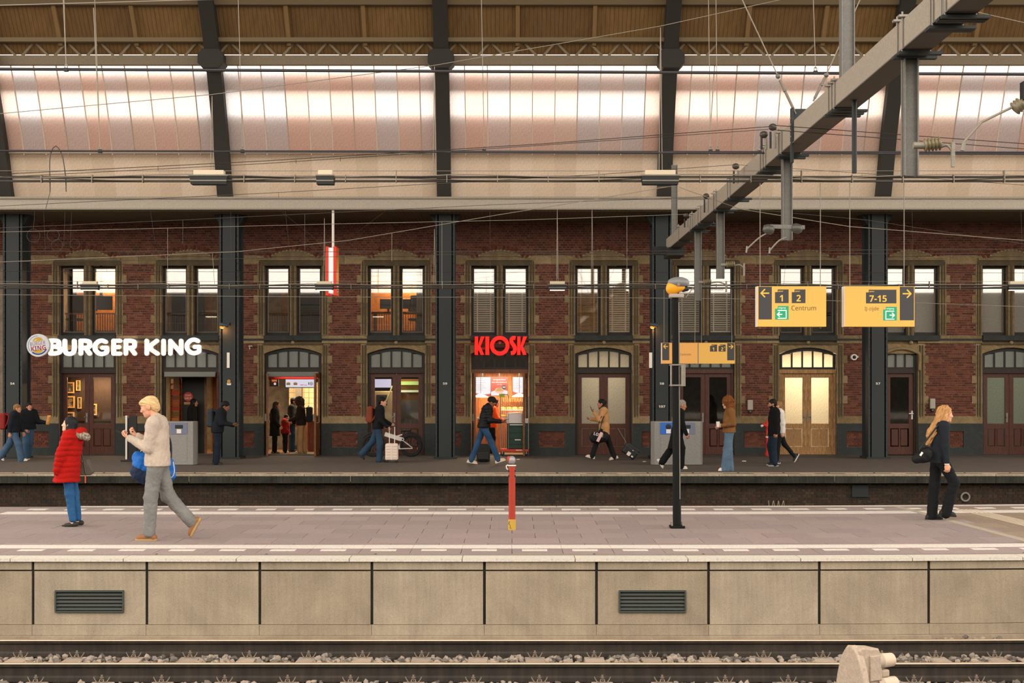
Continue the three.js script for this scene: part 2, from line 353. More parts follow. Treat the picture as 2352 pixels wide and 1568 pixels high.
for (const i of [8, 9]) for (const s of [-1, 1]) {
  const x0 = (s < 0 ? -HALF * U : 7 * U) + 0.07, x1 = (s < 0 ? -7 * U : HALF * U) - 0.07;
  const t = thing('roller_shade', `plain white roller shade in the ${s < 0 ? 'first' : 'second'} sash ${i === 8 ? 'beside the iron column' : 'over the frosted double doors'}`, 'shade', [fx(BAYS[i]), fy(762), ZW - 0.3], 0, 'white roller shades');
  part('cloth', box(x0, x1, 0.01, 1.72, -0.002, 0.002), mat('#d8d2c6', 0.85, { map: fineTex }), t);
  const r = new THREE.CylinderGeometry(0.03, 0.03, x1 - x0, 12); r.rotateZ(Math.PI / 2); r.translate((x0 + x1) / 2, 1.74, -0.02); part('roller', r, M.white, t);
}
for (const i of [0, 1, 2, 3]) {                           // balustrades inside the windows
  const t = thing('window_railing', ['dark balustrade inside the amber television window', 'dark balustrade inside the dark window above the lettering', 'dark balustrade inside the dim window by the striped sign', 'dark balustrade inside the amber desk window'][i], 'railing', [fx(BAYS[i]), fy(762), ZW - 0.42], 0, 'balustrades behind upper windows');
  const bm = mat('#3a2c20', 0.6);
  part('handrail', box(-0.74, 0.74, 0.5, 0.54, -0.025, 0.025), mat('#7a5030', 0.5, { map: woodTex }), t);
  part('bottom_rail', box(-0.74, 0.74, 0.02, 0.05, -0.015, 0.015), bm, t);
  const g = box(-0.009, 0.009, 0.05, 0.5, -0.009, 0.009);
  for (let k = 0; k < 22; k++) { const b = part('baluster', g, bm, t); b.position.x = -0.7 + k * 1.4 / 21; }
}
{ // office things upstairs
  const amber = mat('#c07a2e', 0.85, { map: greyTex });
  for (const i of [0, 3]) { const t = thing('partition_screen', i ? 'amber painted partition behind the office desks' : 'amber painted partition behind the television', 'partition', [fx(BAYS[i]), fy(772), ZW - 2.6]); part('board', box(-1.05, 1.05, 0, 1.95, -0.04, 0.04), amber, t); part('skirting', box(-1.05, 1.05, 0, 0.1, 0.04, 0.06), M.frame, t); }
  const tv = thing('television', 'large dark television angled before the amber wall', 'television', [fx(205), fy(690), ZW - 1.2], 0.35);
  part('screen', rbox(0.62, 0.4, 0.04, 0.012), mat('#1c2527', 0.3), tv); part('rear_case', rbox(0.4, 0.26, 0.06, 0.02, 0, 0, -0.04), M.black, tv); part('bracket', box(-0.04, 0.04, 0.15, fy(432) - fy(690), -0.09, -0.05), M.black, tv);
  const tv2 = thing('television', 'second dark television half hidden by the stone mullion', 'television', [fx(178), fy(698), ZW - 1.35], -0.1);
  part('screen', rbox(0.34, 0.26, 0.04, 0.012), mat('#1c2527', 0.3), tv2); part('bracket', box(-0.03, 0.03, 0.1, fy(432) - fy(698), -0.07, -0.03), M.black, tv2);
  const ch = (x, label) => { const t = thing('office_chair', label, 'chair', [x, fy(772), ZW - 1.25]); part('backrest', rbox(0.4, 0.5, 0.06, 0.03, 0, 0.95, 0), M.black, t); part('seat', rbox(0.45, 0.07, 0.45, 0.03, 0, 0.5, 0.2), M.black, t); part('post', box(-0.025, 0.025, 0.08, 0.48, 0.18, 0.23), M.black, t); part('base', box(-0.25, 0.25, 0, 0.06, 0.17, 0.24), M.black, t); };
  ch(fx(148), 'black office chair beside the television window jamb'); ch(fx(952), 'black office chair at the desk by the pale curtain');
  const desk = thing('office_desk', 'dark office desk behind the amber office window', 'desk', [fx(905), fy(772), ZW - 1.7]);
  part('desktop', box(-0.75, 0.75, 0.7, 0.74, -0.3, 0.3), M.frameDark, desk); for (const x of [-0.7, 0.66]) part('leg', box(x, x + 0.05, 0, 0.7, -0.28, 0.28), M.frameDark, desk);
  for (const [x, label] of [[fx(880), 'wide dark monitor on the office desk'], [fx(930), 'second wide dark monitor on the office desk']]) { const t = thing('monitor', label, 'monitor', [x, fy(772) + 0.74, ZW - 1.7], 0, 'monitors on the office desk'); part('screen', rbox(0.48, 0.28, 0.03, 0.01, 0, 0.24, 0), mat('#14191a', 0.3), t); part('stand', box(-0.03, 0.03, 0, 0.12, -0.03, 0.0), M.black, t); part('foot', box(-0.1, 0.1, 0, 0.012, -0.07, 0.07), M.black, t); }
  const cu = thing('curtain', 'pale grey curtain hanging in the amber office window', 'curtain', [fx(965), fy(772) + 0.005, ZW - 0.6]);
  const pts = []; for (let k = 0; k <= 24; k++) pts.push([k * 0.012, 0.02 * Math.sin(k * 1.6)]); for (let k = 24; k >= 0; k--) pts.push([k * 0.012, 0.02 * Math.sin(k * 1.6) - 0.006]);
  const g = shapeGeo(pts, 1.82); g.rotateX(-Math.PI / 2); g.translate(-0.14, 0, 0); part('cloth', g, mat('#8e8c80', 0.9), cu);
  const sc = thing('partition_screen', 'dark teal cabinet wall behind the dark upper window', 'partition', [fx(420), fy(772), ZW - 1.1]); part('board', box(-0.55, 0.35, 0, 1.7, -0.04, 0.04), mat('#22302f', 0.8), sc);
  const pn = thing('partition_screen', 'narrow amber panel beside the dark cabinet wall', 'partition', [fx(455), fy(772), ZW - 1.3]); part('board', box(-0.12, 0.12, 0, 1.9, -0.03, 0.03), amber, pn);
  const sc2 = thing('partition_screen', 'dark green board behind the dim upper window', 'partition', [fx(710), fy(772), ZW - 1.0]); part('board', box(-0.4, 0.45, 0, 1.45, -0.04, 0.04), mat('#1e2a28', 0.8), sc2);
  const pn2 = thing('partition_screen', 'amber panel at the end of the dim upper room', 'partition', [fx(645), fy(772), ZW - 1.4]); part('board', box(-0.2, 0.2, 0, 1.7, -0.03, 0.03), amber, pn2);
  const WARM = new THREE.Color(1, 0.62, 0.28), NEUT = new THREE.Color(1, 0.85, 0.62);
  const ups = [[0, WARM, 90, 'office ceiling lamp over the television'], [1, WARM, 24, 'office ceiling lamp over the dark cabinet wall'], [2, WARM, 20, 'office ceiling lamp over the green board'], [3, WARM, 90, 'office ceiling lamp over the desk'], [4, NEUT, 26, 'office ceiling lamp behind the white blinds'], [5, WARM, 50, 'office ceiling lamp behind the half lit blinds'], [6, NEUT, 10, 'office ceiling lamp behind the blinds at the pole'], [8, NEUT, 14, 'office ceiling lamp behind the white shades by the column'], [9, NEUT, 14, 'office ceiling lamp behind the white shades over the doors']];
  for (const [i, col, p, label] of ups) ceilingLamp(fx(BAYS[i]), fy(600), ZW - 2.2, 0.9, 0.5, col, p, 1.2, label);
}

// ---- doorways: door_1 .. door_10
const doorSays = ['brown double doors showing framed pictures inside', 'restaurant doorway standing open under the glowing lettering', 'restaurant doorway standing open with a queue inside', 'brown double doors with a white bicycle before them', 'kiosk doorway standing open under the red sign',
  'brown double doors with pale frosted panes', 'brown double doors with dark panes behind the yellow signs', 'light oak double doors glowing warmly from inside', 'single brown door with a white handle under a hood arch', 'brown double doors with grey frosted panes'];
const archY = (t) => 16 * U * (1 - t * t);
function fanlight(d, half, y0, ySpring, paneMat, frameMat, n = 5) {
  const z = -0.14, sh = new THREE.Shape(), q = 16, hole = (a, b) => { const h = new THREE.Path(), bot = y0 + 5 * U, top = (x) => ySpring - 4.5 * U + archY(x / half) * 0.8 - 1 * U; h.moveTo(a, bot); h.lineTo(b, bot); for (let k = 0; k <= 6; k++) { const x = b + (a - b) * k / 6; h.lineTo(x, top(x)); } h.lineTo(a, bot); return h; };
  sh.moveTo(-half, y0); sh.lineTo(half, y0); for (let k = 0; k <= q; k++) { const t = 1 - 2 * k / q; sh.lineTo(t * half, ySpring + archY(t)); }
  const ins = half - 5 * U, pw = 2 * ins / n, panes = [];
  for (let k = 0; k < n; k++) { const a = -ins + k * pw + 1.7 * U, b = -ins + (k + 1) * pw - 1.7 * U; sh.holes.push(hole(a, b)); panes.push([a, b]); }
  const g = shapeGeo(sh, 0.07); g.translate(0, 0, z); const fr = part('fanlight', g, frameMat, d);
  for (const [a, b] of panes) part('pane', box(a - 0.005, b + 0.005, y0 + 4 * U, ySpring + archY(Math.max(Math.abs(a), Math.abs(b)) / half) - 3 * U, z + 0.03, z + 0.034), paneMat, fr);
}
function leaf(d, x0, x1, top, m, paneMat, handle, yGlass0 = 973, yGlass1 = 866, panels = 2) {
  const z = -0.15, st = (x1 - x0) * 0.16, g0 = fy(yGlass0), g1 = fy(yGlass1);
  const L = part('door_leaf', box(x0, x0 + st, 0.01, top, z - 0.05, z), m, d);
  part('stile', box(x1 - st, x1, 0.01, top, z - 0.05, z), m, L);
  part('rail', box(x0 + st, x1 - st, g1, top, z - 0.05, z), m, L);
  part('rail', box(x0 + st, x1 - st, g0 - 0.13, g0, z - 0.05, z), m, L);
  part('rail', box(x0 + st, x1 - st, 0.01, 0.23, z - 0.05, z), m, L);
  part('pane', box(x0 + st, x1 - st, g0, g1, z - 0.03, z - 0.024), paneMat, L);
  const pw = (x1 - x0 - 2 * st) / panels;
  for (let k = 0; k < panels; k++) { const a = x0 + st + k * pw; if (k < panels - 1) part('muntin', box(a + pw - 0.02, a + pw + 0.02, 0.23, g0 - 0.13, z - 0.05, z), m, L); part('panel', rbox(pw - 0.06, g0 - 0.13 - 0.23 - 0.04, 0.03, 0.012, a + pw / 2, (g0 - 0.13 + 0.23) / 2, z - 0.03), m, L); }
  if (handle) { const hx = handle < 0 ? x0 + st / 2 : x1 - st / 2; part('handle_plate', box(hx - 0.022, hx + 0.022, 0.9, 1.16, z, z + 0.012), M.galv, L); part('handle', rbox(0.03, 0.035, 0.11, 0.01, hx - 0.03 * handle, 1.05, z + 0.05), M.galv, L); }
}
function doorway(i, opt = {}) {
  const c = BAYS[i], d = struct('door_' + (i + 1), doorSays[i], 'door', [fx(c), 0, ZW]);
  const half = (opt.half ?? 65) * U, top = fy(857), fm = opt.frame ?? M.frame;
  for (const s of [-1, 1]) part('door_frame', box(Math.min(s * half, s * (half - 5 * U)), Math.max(s * half, s * (half - 5 * U)), 0, fy(850), -0.22, -0.1), fm, d);
  part('transom', box(-half, half, top, fy(848), -0.22, -0.07), fm, d);
  fanlight(d, half, fy(848), fy(813), opt.fan ?? M.fan, opt.fanFrame ?? M.frameDark);
  part('threshold', box(-half, half, -0.02, 0.015, -0.45, 0.02), M.slate, d);
  if (opt.leaves) { leaf(d, -half + 5 * U, -0.004, top, opt.leaves, opt.pane ?? M.doorPane, 1); leaf(d, 0.004, half - 5 * U, top, opt.leaves, opt.pane ?? M.doorPane, opt.handle ?? 0); }
  return d;
}
doorway(0, { leaves: M.door }); doorway(3, { leaves: M.door });
doorway(5, { leaves: M.door, pane: M.frosted, fan: M.frosted }); doorway(6, { leaves: M.door, frame: M.door });
doorway(7, { leaves: M.doorOak, frame: M.doorOak, pane: M.frosted, fan: M.frosted, handle: -1 });
doorway(9, { leaves: M.door, pane: mat('#b9bfae', 0.93, { transmission: 0.6, thickness: 0, map: frostTex }) });
{ // the single door beside the iron column
  const i = 8, d = struct('door_9', doorSays[i], 'door', [fx(2070), 0, ZW]), a = -37 * U, b = 36 * U;
  part('door_frame', box(a, a + 5 * U, 0, fy(850), -0.22, -0.1), M.frame, d); part('door_frame', box(b - 5 * U, b, 0, fy(850), -0.22, -0.1), M.frame, d);
  part('transom', box(a, b, fy(857), fy(848), -0.22, -0.07), M.frame, d); fanlight(d, 37 * U, fy(848), fy(816), M.fan, M.frameDark, 3);
  leaf(d, a + 5 * U, b - 5 * U, fy(857), M.door, M.doorPane, 0);
  part('side_wall', box(b, b + 3 * U, -0.02, fy(806), -0.2, -0.03), M.darkStone, d); part('side_wall', box(a - 9 * U, a, -0.02, fy(806), -0.2, -0.03), M.darkStone, d);
  part('handle_plate', rbox(0.05, 0.24, 0.02, 0.008, b - 8 * U, 1.1, -0.14), M.white, d); part('handle', rbox(0.13, 0.03, 0.05, 0.012, b - 11 * U, 1.14, -0.1), M.white, d);
  const hood = []; for (let k = 0; k <= 14; k++) { const t = -1 + k / 7; hood.push(V(t * 40 * U, fy(812) + 12 * U * (1 - t * t), 0.05)); } hood.push(V(41 * U, fy(850), 0.05));
  part('hood_mould', tube(hood, 0.045, 40, 8), M.sand, d);
}
function openDoorway(i, opt) {
  const d = doorway(i, { frame: opt.frame, fan: opt.fan ?? M.fan }), half = 65 * U, top = fy(857);
  for (const [s, ang] of opt.swing) {                       // leaves folded out towards the platform
    const g = new THREE.Group(); g.name = 'door_leaf'; d.add(g); g.position.set(s * (half - 5 * U), 0, -0.1); g.rotation.y = ang;
    const w = half - 6 * U, z = 0.025, m = opt.leaf;
    part('leaf_frame', merge([box(0, 0.1, 0.01, top, -z, z), box(w - 0.1, w, 0.01, top, -z, z), box(0.1, w - 0.1, top - 0.12, top, -z, z), box(0.1, w - 0.1, 0.75, 0.9, -z, z), box(0.1, w - 0.1, 0.01, 0.2, -z, z)]), m, g);
    part('pane', box(0.1, w - 0.1, 0.9, top - 0.12, -0.003, 0.003), M.doorPane, g); part('panel', box(0.1, w - 0.1, 0.2, 0.75, -0.012, 0.012), m, g);
    part('handle', rbox(0.02, 0.2, 0.05, 0.008, w - 0.06, 1.05, 0.04), M.galv, g);
  }
  if (opt.shutter) part('shutter_box', rbox(2 * half - 12 * U, 12 * U, 0.16, 0.02, 0, fy(859.5), -0.02), mat('#8d918b', 0.6, { map: fineTex }), d);
  return d;
}
openDoorway(1, { frame: M.frame, leaf: M.door, swing: [[1, -1.25]], shutter: true });
openDoorway(2, { frame: M.frame, leaf: mat('#8a5526', 0.45, { map: woodTex }), swing: [[-1, -1.42], [1, -1.62]], shutter: true });
openDoorway(4, { fan: M.pane, frame: mat('#7d4a20', 0.45, { map: woodTex }), leaf: mat('#8a5526', 0.45, { map: woodTex }), swing: [[-1, -1.5], [1, -1.66]] });
// ---- far platform: dark asphalt, tactile edge, overhanging coping and a grimy brick face
const FE = -32.1;                                     // its edge
{
  const p = struct('platform', 'far asphalt platform along the brick station wall', 'platform');
  part('asphalt', box(-45, 45, -0.3, 0, ZW, FE - 0.62), mat('#6e635b', 0.92, { map: asphaltTex }), p);
  // edge: coping stones, paving strips and painted lines
  const cop = mat('#9b8f80', 0.85, { map: stoneTex }), copT = [mat('#8f8375', 0.85, { map: stoneTex }), mat('#7f7468', 0.85, { map: stoneTex }), cop];
  for (let k = 0; k < 32; k++) {
    const x = -16 + k * 1.0;
    part('edge_paving', box(x, x + 0.985, -0.15, 0.004, FE - 0.62, FE - 0.4), copT[k % 2], p);
    part('edge_paving', box(x + 0.4, x + 1.385, -0.15, 0.005, FE - 0.395, FE - 0.22), copT[(k + 1) % 2], p);
    part('painted_line', box(x + 0.02, x + 0.97, -0.1, 0.009, FE - 0.62, FE - 0.56), M.cream, p);
    part('painted_dash', box(x + 0.3, x + 0.62, -0.1, 0.01, FE - 0.36, FE - 0.29), mat('#b6a695', 0.8), p);
  }
  for (let k = 0; k < 22; k++) { const x = -16.5 + k * 1.5; part('coping_stone', box(x, x + 1.49, -0.15, 0.006, FE - 0.22, FE), mat(k % 3 ? '#d9cdbb' : '#cbbfac', 0.85, { map: stoneTex }), p); }
  for (let k = 0; k < 10; k++) { const x = -17.5 + k * 3.5; part('overhang_beam', box(x, x + 3.49, -0.185, -0.03, FE - 0.5, FE + 0.004), mat(k % 2 ? '#4a4a45' : '#43443f', 0.95, { map: dirtTex }), p); }
  part('wall_core', box(-45, 45, -1.1, -0.18, FE - 1.2, FE - 0.262), mat('#665a4e', 0.95, { map: dirtTex }), p);
  const list = [], tone = [mat('#5a473a', 0.95, { map: dirtTex }), mat('#644536', 0.95, { map: dirtTex }), mat('#4b4138', 0.95, { map: dirtTex }), mat('#6a5444', 0.95, { map: dirtTex })];
  layBricks(-1, 6.4, -0.95, -0.2, FE - 0.25, list); layBricks(6.4, 15, -0.95, -0.2, FE - 0.25, list); layBricks(-15, -1, -0.95, -0.2, FE - 0.25, list);
  placeBricks(list, p, 300, 'brick', tone);
  part('niche', box(7.42, 7.78, -0.5, -0.24, FE - 0.27, FE - 0.2), M.ironDark, p, 'dark iron hatch');
  const ring = new THREE.TorusGeometry(0.09, 0.022, 6, 14); ring.translate(9.9, -0.5, FE - 0.22); part('pipe_ring', ring, mat('#8b867d', 0.9), p, 'pale ring round a drain pipe');
  const sign = part('edge_mark', box(-9.26, -9.23, -0.18, -0.02, FE + 0.012, FE + 0.02), mat('#c2552a', 0.7), p, 'orange edge mark');
  // chalk scribble on the bricks
  for (let k = 0; k < 7; k++) { const x = 5.62 + k * 0.055; part('chalk_stroke', bar(V(x, -0.75 + (k % 3) * 0.03, FE - 0.22), V(x + (k % 2 ? 0.03 : -0.02), -0.58, FE - 0.22), 0.006, 5), mat('#b7a994', 0.9), p); }
}
// two tracks' worth of gravel between the platforms lie below sight; rails are built for the light to find
{
  const t = struct('railway_track', 'sunken track between the two platforms', 'railway track');
  for (const z of [-30.4, -28.9]) part('rail', box(-40, 40, -0.88, -0.72, z - 0.035, z + 0.035), mat('#4e423a', 0.5, { metalness: 0.4 }), t);
}

// ---- near platform: its edges bend away slightly at one end
const NF = -16.8, NR = -23.9;                           // front and rear edge
const bend = (x) => (x > 1.6 ? -0.0075 * (x - 1.6) ** 2 : 0);
function slabAlong(x0, x1, y0, y1, zBack, zFront, n = 1, bx = bend) { // a prism whose long sides follow the bend
  const s = new THREE.Shape();
  for (let k = 0; k <= n; k++) { const x = x0 + (x1 - x0) * k / n; if (k) s.lineTo(x, -(zFront + bx(x))); else s.moveTo(x, -(zFront + bx(x))); }
  for (let k = n; k >= 0; k--) { const x = x0 + (x1 - x0) * k / n; s.lineTo(x, -(zBack + bx(x))); }
  const g = new THREE.ExtrudeGeometry(s, { depth: y1 - y0, bevelEnabled: false }); g.rotateX(-Math.PI / 2); g.translate(0, y0, 0);
  return g;
}
{
  const p = struct('platform', 'near paved platform with white edge lines and a pale concrete face', 'platform');
  const pav = ['#b2a2a2', '#ac9c9d', '#b7a6a5', '#ae9e9d'].map((c) => mat(c, 0.7, { map: fineTex })), warm = ['#ad9a87', '#a59180', '#b29e8a'].map((c) => mat(c, 0.75, { map: fineTex }));
  part('core', slabAlong(-30, 30, -1.1, -0.06, NR + 0.12, NF - 0.12, 40), mat('#6f665c', 0.95, { map: concreteTex }), p);
  // paving tiles, laid slightly askew to the edge; individual where they show largest
  const tw = 0.6, td = 0.6, gsp = 0.006, loose = [[], [], [], [], [], [], []];
  let made = 0;
  for (let r = 0; r < 11; r++) for (let k = -22; k < 24; k++) {
    const z1 = NF - 0.42 - r * td, x0 = k * tw + (r % 2 ? 0.3 : 0), inView = Math.abs(x0) < 6.3 && r < 14;
    const isWarm = x0 + 0.3 > 6.3;                                  // beyond the kerb line the paving turns sandy
    const mi = isWarm ? 4 + Math.floor(rnd() * 3) : Math.floor(rnd() * 4);
    const dy = rr(-0.0015, 0.0015), g = slabAlong(x0 + gsp / 2, x0 + tw - gsp / 2, -0.07, dy, z1 - td + gsp / 2, z1 - gsp / 2);
    if (inView && made < 300) { part('paving_tile', g, mi < 4 ? pav[mi] : warm[mi - 4], p); made++; } else loose[mi].push(g);
  }
  loose.forEach((gs, i) => { if (gs.length) part('paving', merge(gs), i < 4 ? pav[i] : warm[i - 4], p).userData.kind = 'stuff'; });
  const lineM = mat('#fff8f2', 0.7, { map: fineTex }), edgeM = mat('#f1e9df', 0.75, { map: fineTex });
  const strip = (z0, z1, y, m, name, x0 = -30, step = 0.6, len = 0.596) => { for (let x = x0; x < 17; x += step) if (x > -8) part(name, slabAlong(x, x + len, -0.03, y, z0, z1), m, p); };
  const edgePav = mat('#a09592', 0.72, { map: fineTex });
  strip(NF - 0.42, NF - 0.15, 0.001, edgePav, 'edge_tile'); strip(NR + 0.1, NR + 0.42, 0.001, edgePav, 'edge_tile');
  strip(NF - 1.4, NF - 1.05, 0.004, lineM, 'white_line_tile'); strip(NR + 1.02, NR + 1.42, 0.004, lineM, 'white_line_tile', -30);
  strip(NF - 0.93, NF - 0.77, 0.004, lineM, 'white_dash', -29.88, 0.6, 0.3); strip(NR + 0.48, NR + 0.7, 0.004, lineM, 'white_dash', -29.82, 0.6, 0.3);
  strip(NF - 0.27, NF + 0.03, 0.006, edgeM, 'coping_stone', -30, 1.28, 1.27); strip(NR - 0.03, NR + 0.16, 0.004, edgeM, 'coping_stone', -30, 1.28, 1.27);
  // diagonal seam and guide lines where the sandy paving begins
  part('seam_kerb', beam(V(6.2, -0.02, NR + 0.1), V(6.55, -0.02, NF - 0.9), 0.13, 0.05), mat('#c9bdae', 0.8, { map: fineTex }), p);
  for (let k = 0; k < 5; k++) part('guide_rib', beam(V(7.0 + k * 0.07, 0, NR + 0.6), V(7.3 + k * 0.07, 0, NF - 1.4), 0.03, 0.012), mat('#d5c7b4', 0.8), p);
  // concrete face: upper fascia, panels, dark joints, toe
  const face = [mat('#bdb09d', 0.9, { map: concreteTex }), mat('#b6a996', 0.9, { map: concreteTex }), mat('#c0b4a2', 0.9, { map: concreteTex })];
  const px = (v) => (v - 1176) * 16.9 / FOCAL, joints = [-430, -175, 82, 342, 600, 856, 1113, 1369, 1625, 1879, 2132, 2388, 2640];
  for (let k = 0; k + 1 < joints.length; k++) {
    const a = px(joints[k]) + 0.016, b = px(joints[k + 1]) - 0.016, m = face[k % 3];
    const uvFix = (g) => { const q = g.attributes.position, u = g.attributes.uv; for (let i = 0; i < q.count; i++) u.setXY(i, q.getX(i) + k * 0.37, q.getY(i) - q.getZ(i)); return g; };
    part('fascia_block', uvFix(slabAlong(a, b, -0.125, 0.0, NF - 0.5, NF, 6)), m, p);
    const hole = [[136, 287], [1423, 1570]].map(([u, v]) => [px(u), px(v)]).find(([u]) => u > a && u < b), zb = hole ? NF - 0.13 : NF - 0.5;
    part('concrete_panel', hole ? merge([[a, hole[0], -0.745, -0.142], [hole[1], b, -0.745, -0.142], [hole[0], hole[1], -0.375, -0.142], [hole[0], hole[1], -0.745, -0.59]].map((q) => uvFix(slabAlong(...q, zb, NF - 0.004, 4)))) : uvFix(slabAlong(a, b, -0.745, -0.142, zb, NF - 0.004, 6)), m, p);
    part('joint_strip', slabAlong(b + 0.002, b + 0.03, -0.745, -0.0, NF - 0.5, NF - 0.028, 1), mat('#3d3a33', 0.9, { map: dirtTex }), p);
    part('toe_block', uvFix(slabAlong(a - 0.016, b + 0.012, -0.865, -0.75, NF - 0.4, NF + 0.02, 6)), m, p);
    part('footing', uvFix(slabAlong(a - 0.016, b + 0.016, -1.02, -0.868, NF - 0.4, NF + 0.1, 6)), m, p);
  }
  for (const [a, b] of [[136, 287], [1423, 1570]]) {
    const x0 = px(a), x1 = px(b), y0 = -0.59, y1 = -0.375, z = NF + bend((x0 + x1) / 2);   // an open recess, louvres across it
    const v = part('vent_frame', merge([box(x0 - 0.015, x1 + 0.015, y1, y1 + 0.018, z - 0.02, z + 0.02), box(x0 - 0.015, x1 + 0.015, y0 - 0.018, y0, z - 0.02, z + 0.02), box(x0 - 0.018, x0, y0, y1, z - 0.02, z + 0.02), box(x1, x1 + 0.018, y0, y1, z - 0.02, z + 0.02)]), mat('#3b413e', 0.7), p, 'dark louvred vent');
    for (let k = 0; k < 5; k++) { const g = box(x0, x1, -0.018, 0.018, -0.003, 0.003); g.rotateX(-0.7); g.translate(0, y0 + 0.022 + k * (y1 - y0 - 0.01) / 5, z - 0.004); part('louvre', g, mat('#3b413e', 0.7), v); }
  }
}

// ---- near track
const RZ = [-15.6, -14.31], RT = -0.71, trackBend = (x) => 0.004 * 0 + (x > 3 ? -0.006 * (x - 3) ** 2 : 0) - 0.004 * Math.min(0, x + 2) * 0;
{
  const t = struct('railway_track', 'near railway track with rusty rails on concrete sleepers', 'railway track');
  const rust = mat('#3f342c', 0.75, { map: dirtTex }), shine = mat('#c9a992', 0.28, { metalness: 0.55 });
  const prof = [[-0.07, 0], [0.07, 0], [0.07, 0.012], [0.02, 0.03], [0.009, 0.05], [0.009, 0.125], [0.03, 0.137], [0.034, 0.165], [-0.034, 0.165], [-0.03, 0.137], [-0.009, 0.125], [-0.009, 0.05], [-0.02, 0.03], [-0.07, 0.012]];
  for (const z of RZ) {
    const pts = []; const sweep = (pr, y) => { const pos = [], idx = [], N = 48, m = pr.length; for (let k = 0; k <= N; k++) { const x = -9 + 18 * k / N; for (const [a, b] of pr) pos.push(x, RT - 0.172 + b + y, z + a + trackBend(x)); } for (let k = 0; k < N; k++) for (let i = 0; i < m; i++) { const j = (i + 1) % m, a = k * m + i, b = k * m + j, c = a + m, d = b + m; idx.push(a, c, b, b, c, d); } const g = new THREE.BufferGeometry(); g.setAttribute('position', new THREE.Float32BufferAttribute(pos, 3)); const uv = []; for (let i = 0; i < pos.length; i += 3) uv.push(pos[i], pos[i + 1] + pos[i + 2]); g.setAttribute('uv', new THREE.Float32BufferAttribute(uv, 2)); g.setIndex(idx); const q = g.toNonIndexed(); q.computeVertexNormals(); return q; };
    const r = part('rail', sweep(prof, 0), rust, t);
    part('running_surface', sweep([[-0.03, 0.165], [0.03, 0.165], [0.026, 0.172], [-0.026, 0.172]], 0), shine, r, 'polished pale top of the rail');
  }
  // concrete sleepers with sloping shoulders, a wire clip on each rail seat
  const con = [mat('#bfae9f', 0.9, { map: fineTex }), mat('#b3a294', 0.9, { map: fineTex })];
  const sl = shapeGeo([[-0.14, 0], [0.14, 0], [0.095, 0.16], [-0.095, 0.16]], 2.5, 0.008); sl.translate(0, 0, -1.25);
  const arm = (s) => tube([V(s * 0.012, 0.0, 0.04), V(s * 0.04, -0.008, 0.05), V(s * 0.062, 0.012, 0.04), V(s * 0.078, 0.042, 0.035)], 0.005, 10, 6);
  const clipG = merge([arm(1), arm(-1), tube([V(-0.022, 0.0, 0.045), V(-0.014, 0.018, 0.035), V(0, 0.022, 0.03), V(0.014, 0.018, 0.035), V(0.022, 0.0, 0.045)], 0.005, 10, 6)]);
  const boltG = merge([new THREE.CylinderGeometry(0.011, 0.011, 0.02, 6).translate(0, 0.05, 0.03), new THREE.CylinderGeometry(0.02, 0.02, 0.006, 10).translate(0, 0.036, 0.03), new THREE.CylinderGeometry(0.006, 0.006, 0.04, 6).translate(0, 0.02, 0.03)]);
  const steel = mat('#7d7165', 0.6, { metalness: 0.3 });
  for (let k = 0; k < 22; k++) {
    const x = -6.35 + k * 0.6 + (k * 7 % 5 - 2) * 0.006, s = part('sleeper', sl, con[k % 2], t); s.position.set(x, RT - 0.172 - 0.165, -14.89 + trackBend(x)); s.rotation.y = (k * 5 % 7 - 3) * 0.006;
    for (const z of [RZ[0] + 0.09 + 14.89, RZ[1] + 0.09 + 14.89]) { const c = part('rail_clip', clipG, steel, s); c.position.set(0, 0.185, z); const b = part('clip_bolt', boltG, steel, s); b.position.set(0, 0.185, z); }
  }
  // ballast
  const bed = struct('track_ballast', 'crushed grey ballast stones between the rails and the platform foot', 'ballast');
  part('bed', box(-12, 12, -1.05, RT - 0.23, -16.7, -12.4), mat('#57504a', 1, { map: asphaltTex }), bed);
  const shapes = [0, 1, 2, 3].map((q) => { const g = new THREE.IcosahedronGeometry(1, 0), p = g.attributes.position, seen = {}; for (let i = 0; i < p.count; i++) { const key = [p.getX(i), p.getY(i), p.getZ(i)].map((v) => v.toFixed(3)).join(); const f = (seen[key] ??= rr(0.72, 1.15)); p.setXYZ(i, p.getX(i) * f * 1.25, p.getY(i) * f * 0.75, p.getZ(i) * f); } g.computeVertexNormals(); return g; });
  const stoneM = ['#978d85', '#7d756e', '#aa9d92', '#665f59', '#b5a597'].map((c) => mat(c, 0.95, { map: fineTex }));
  const loose = stoneM.map(() => []); let n = 0;
  const put = (x, y, z, r) => {
    const gi = Math.floor(rnd() * 4), mi = Math.floor(rnd() * 5), e = new THREE.Euler(rr(0, 6), rr(0, 6), rr(0, 6));
    const m4 = new THREE.Matrix4().compose(V(x, y, z), new THREE.Quaternion().setFromEuler(e), V(r, r, r));
    if (n < 300 && Math.abs(x) < 5.6 && z < -14.2 && z > -15.5) { const s = part('stone', shapes[gi], stoneM[mi], bed); s.applyMatrix4(m4); n++; } else loose[mi].push(shapes[gi].clone().applyMatrix4(m4));
  };
  for (let k = 0; k < 4600; k++) { const x = rr(-6.8, 6.8), z = rr(-15.5, -14.4); const near = ((x + 6.35) / 0.6) % 1, onS = Math.min(near, 1 - near) < 0.2; put(x, RT - (onS ? 0.245 : 0.168) + rr(-0.025, 0.02), z, rr(0.022, 0.042)); }
  for (let k = 0; k < 1300; k++) { const x = rr(-6.5, 6.5), z = rr(-14.22, -13.5); const near = ((x + 6.35) / 0.6) % 1, onS = Math.min(near, 1 - near) < 0.2; put(x, RT - (onS ? 0.25 : 0.18) + rr(-0.02, 0.02), z, rr(0.022, 0.045)); }
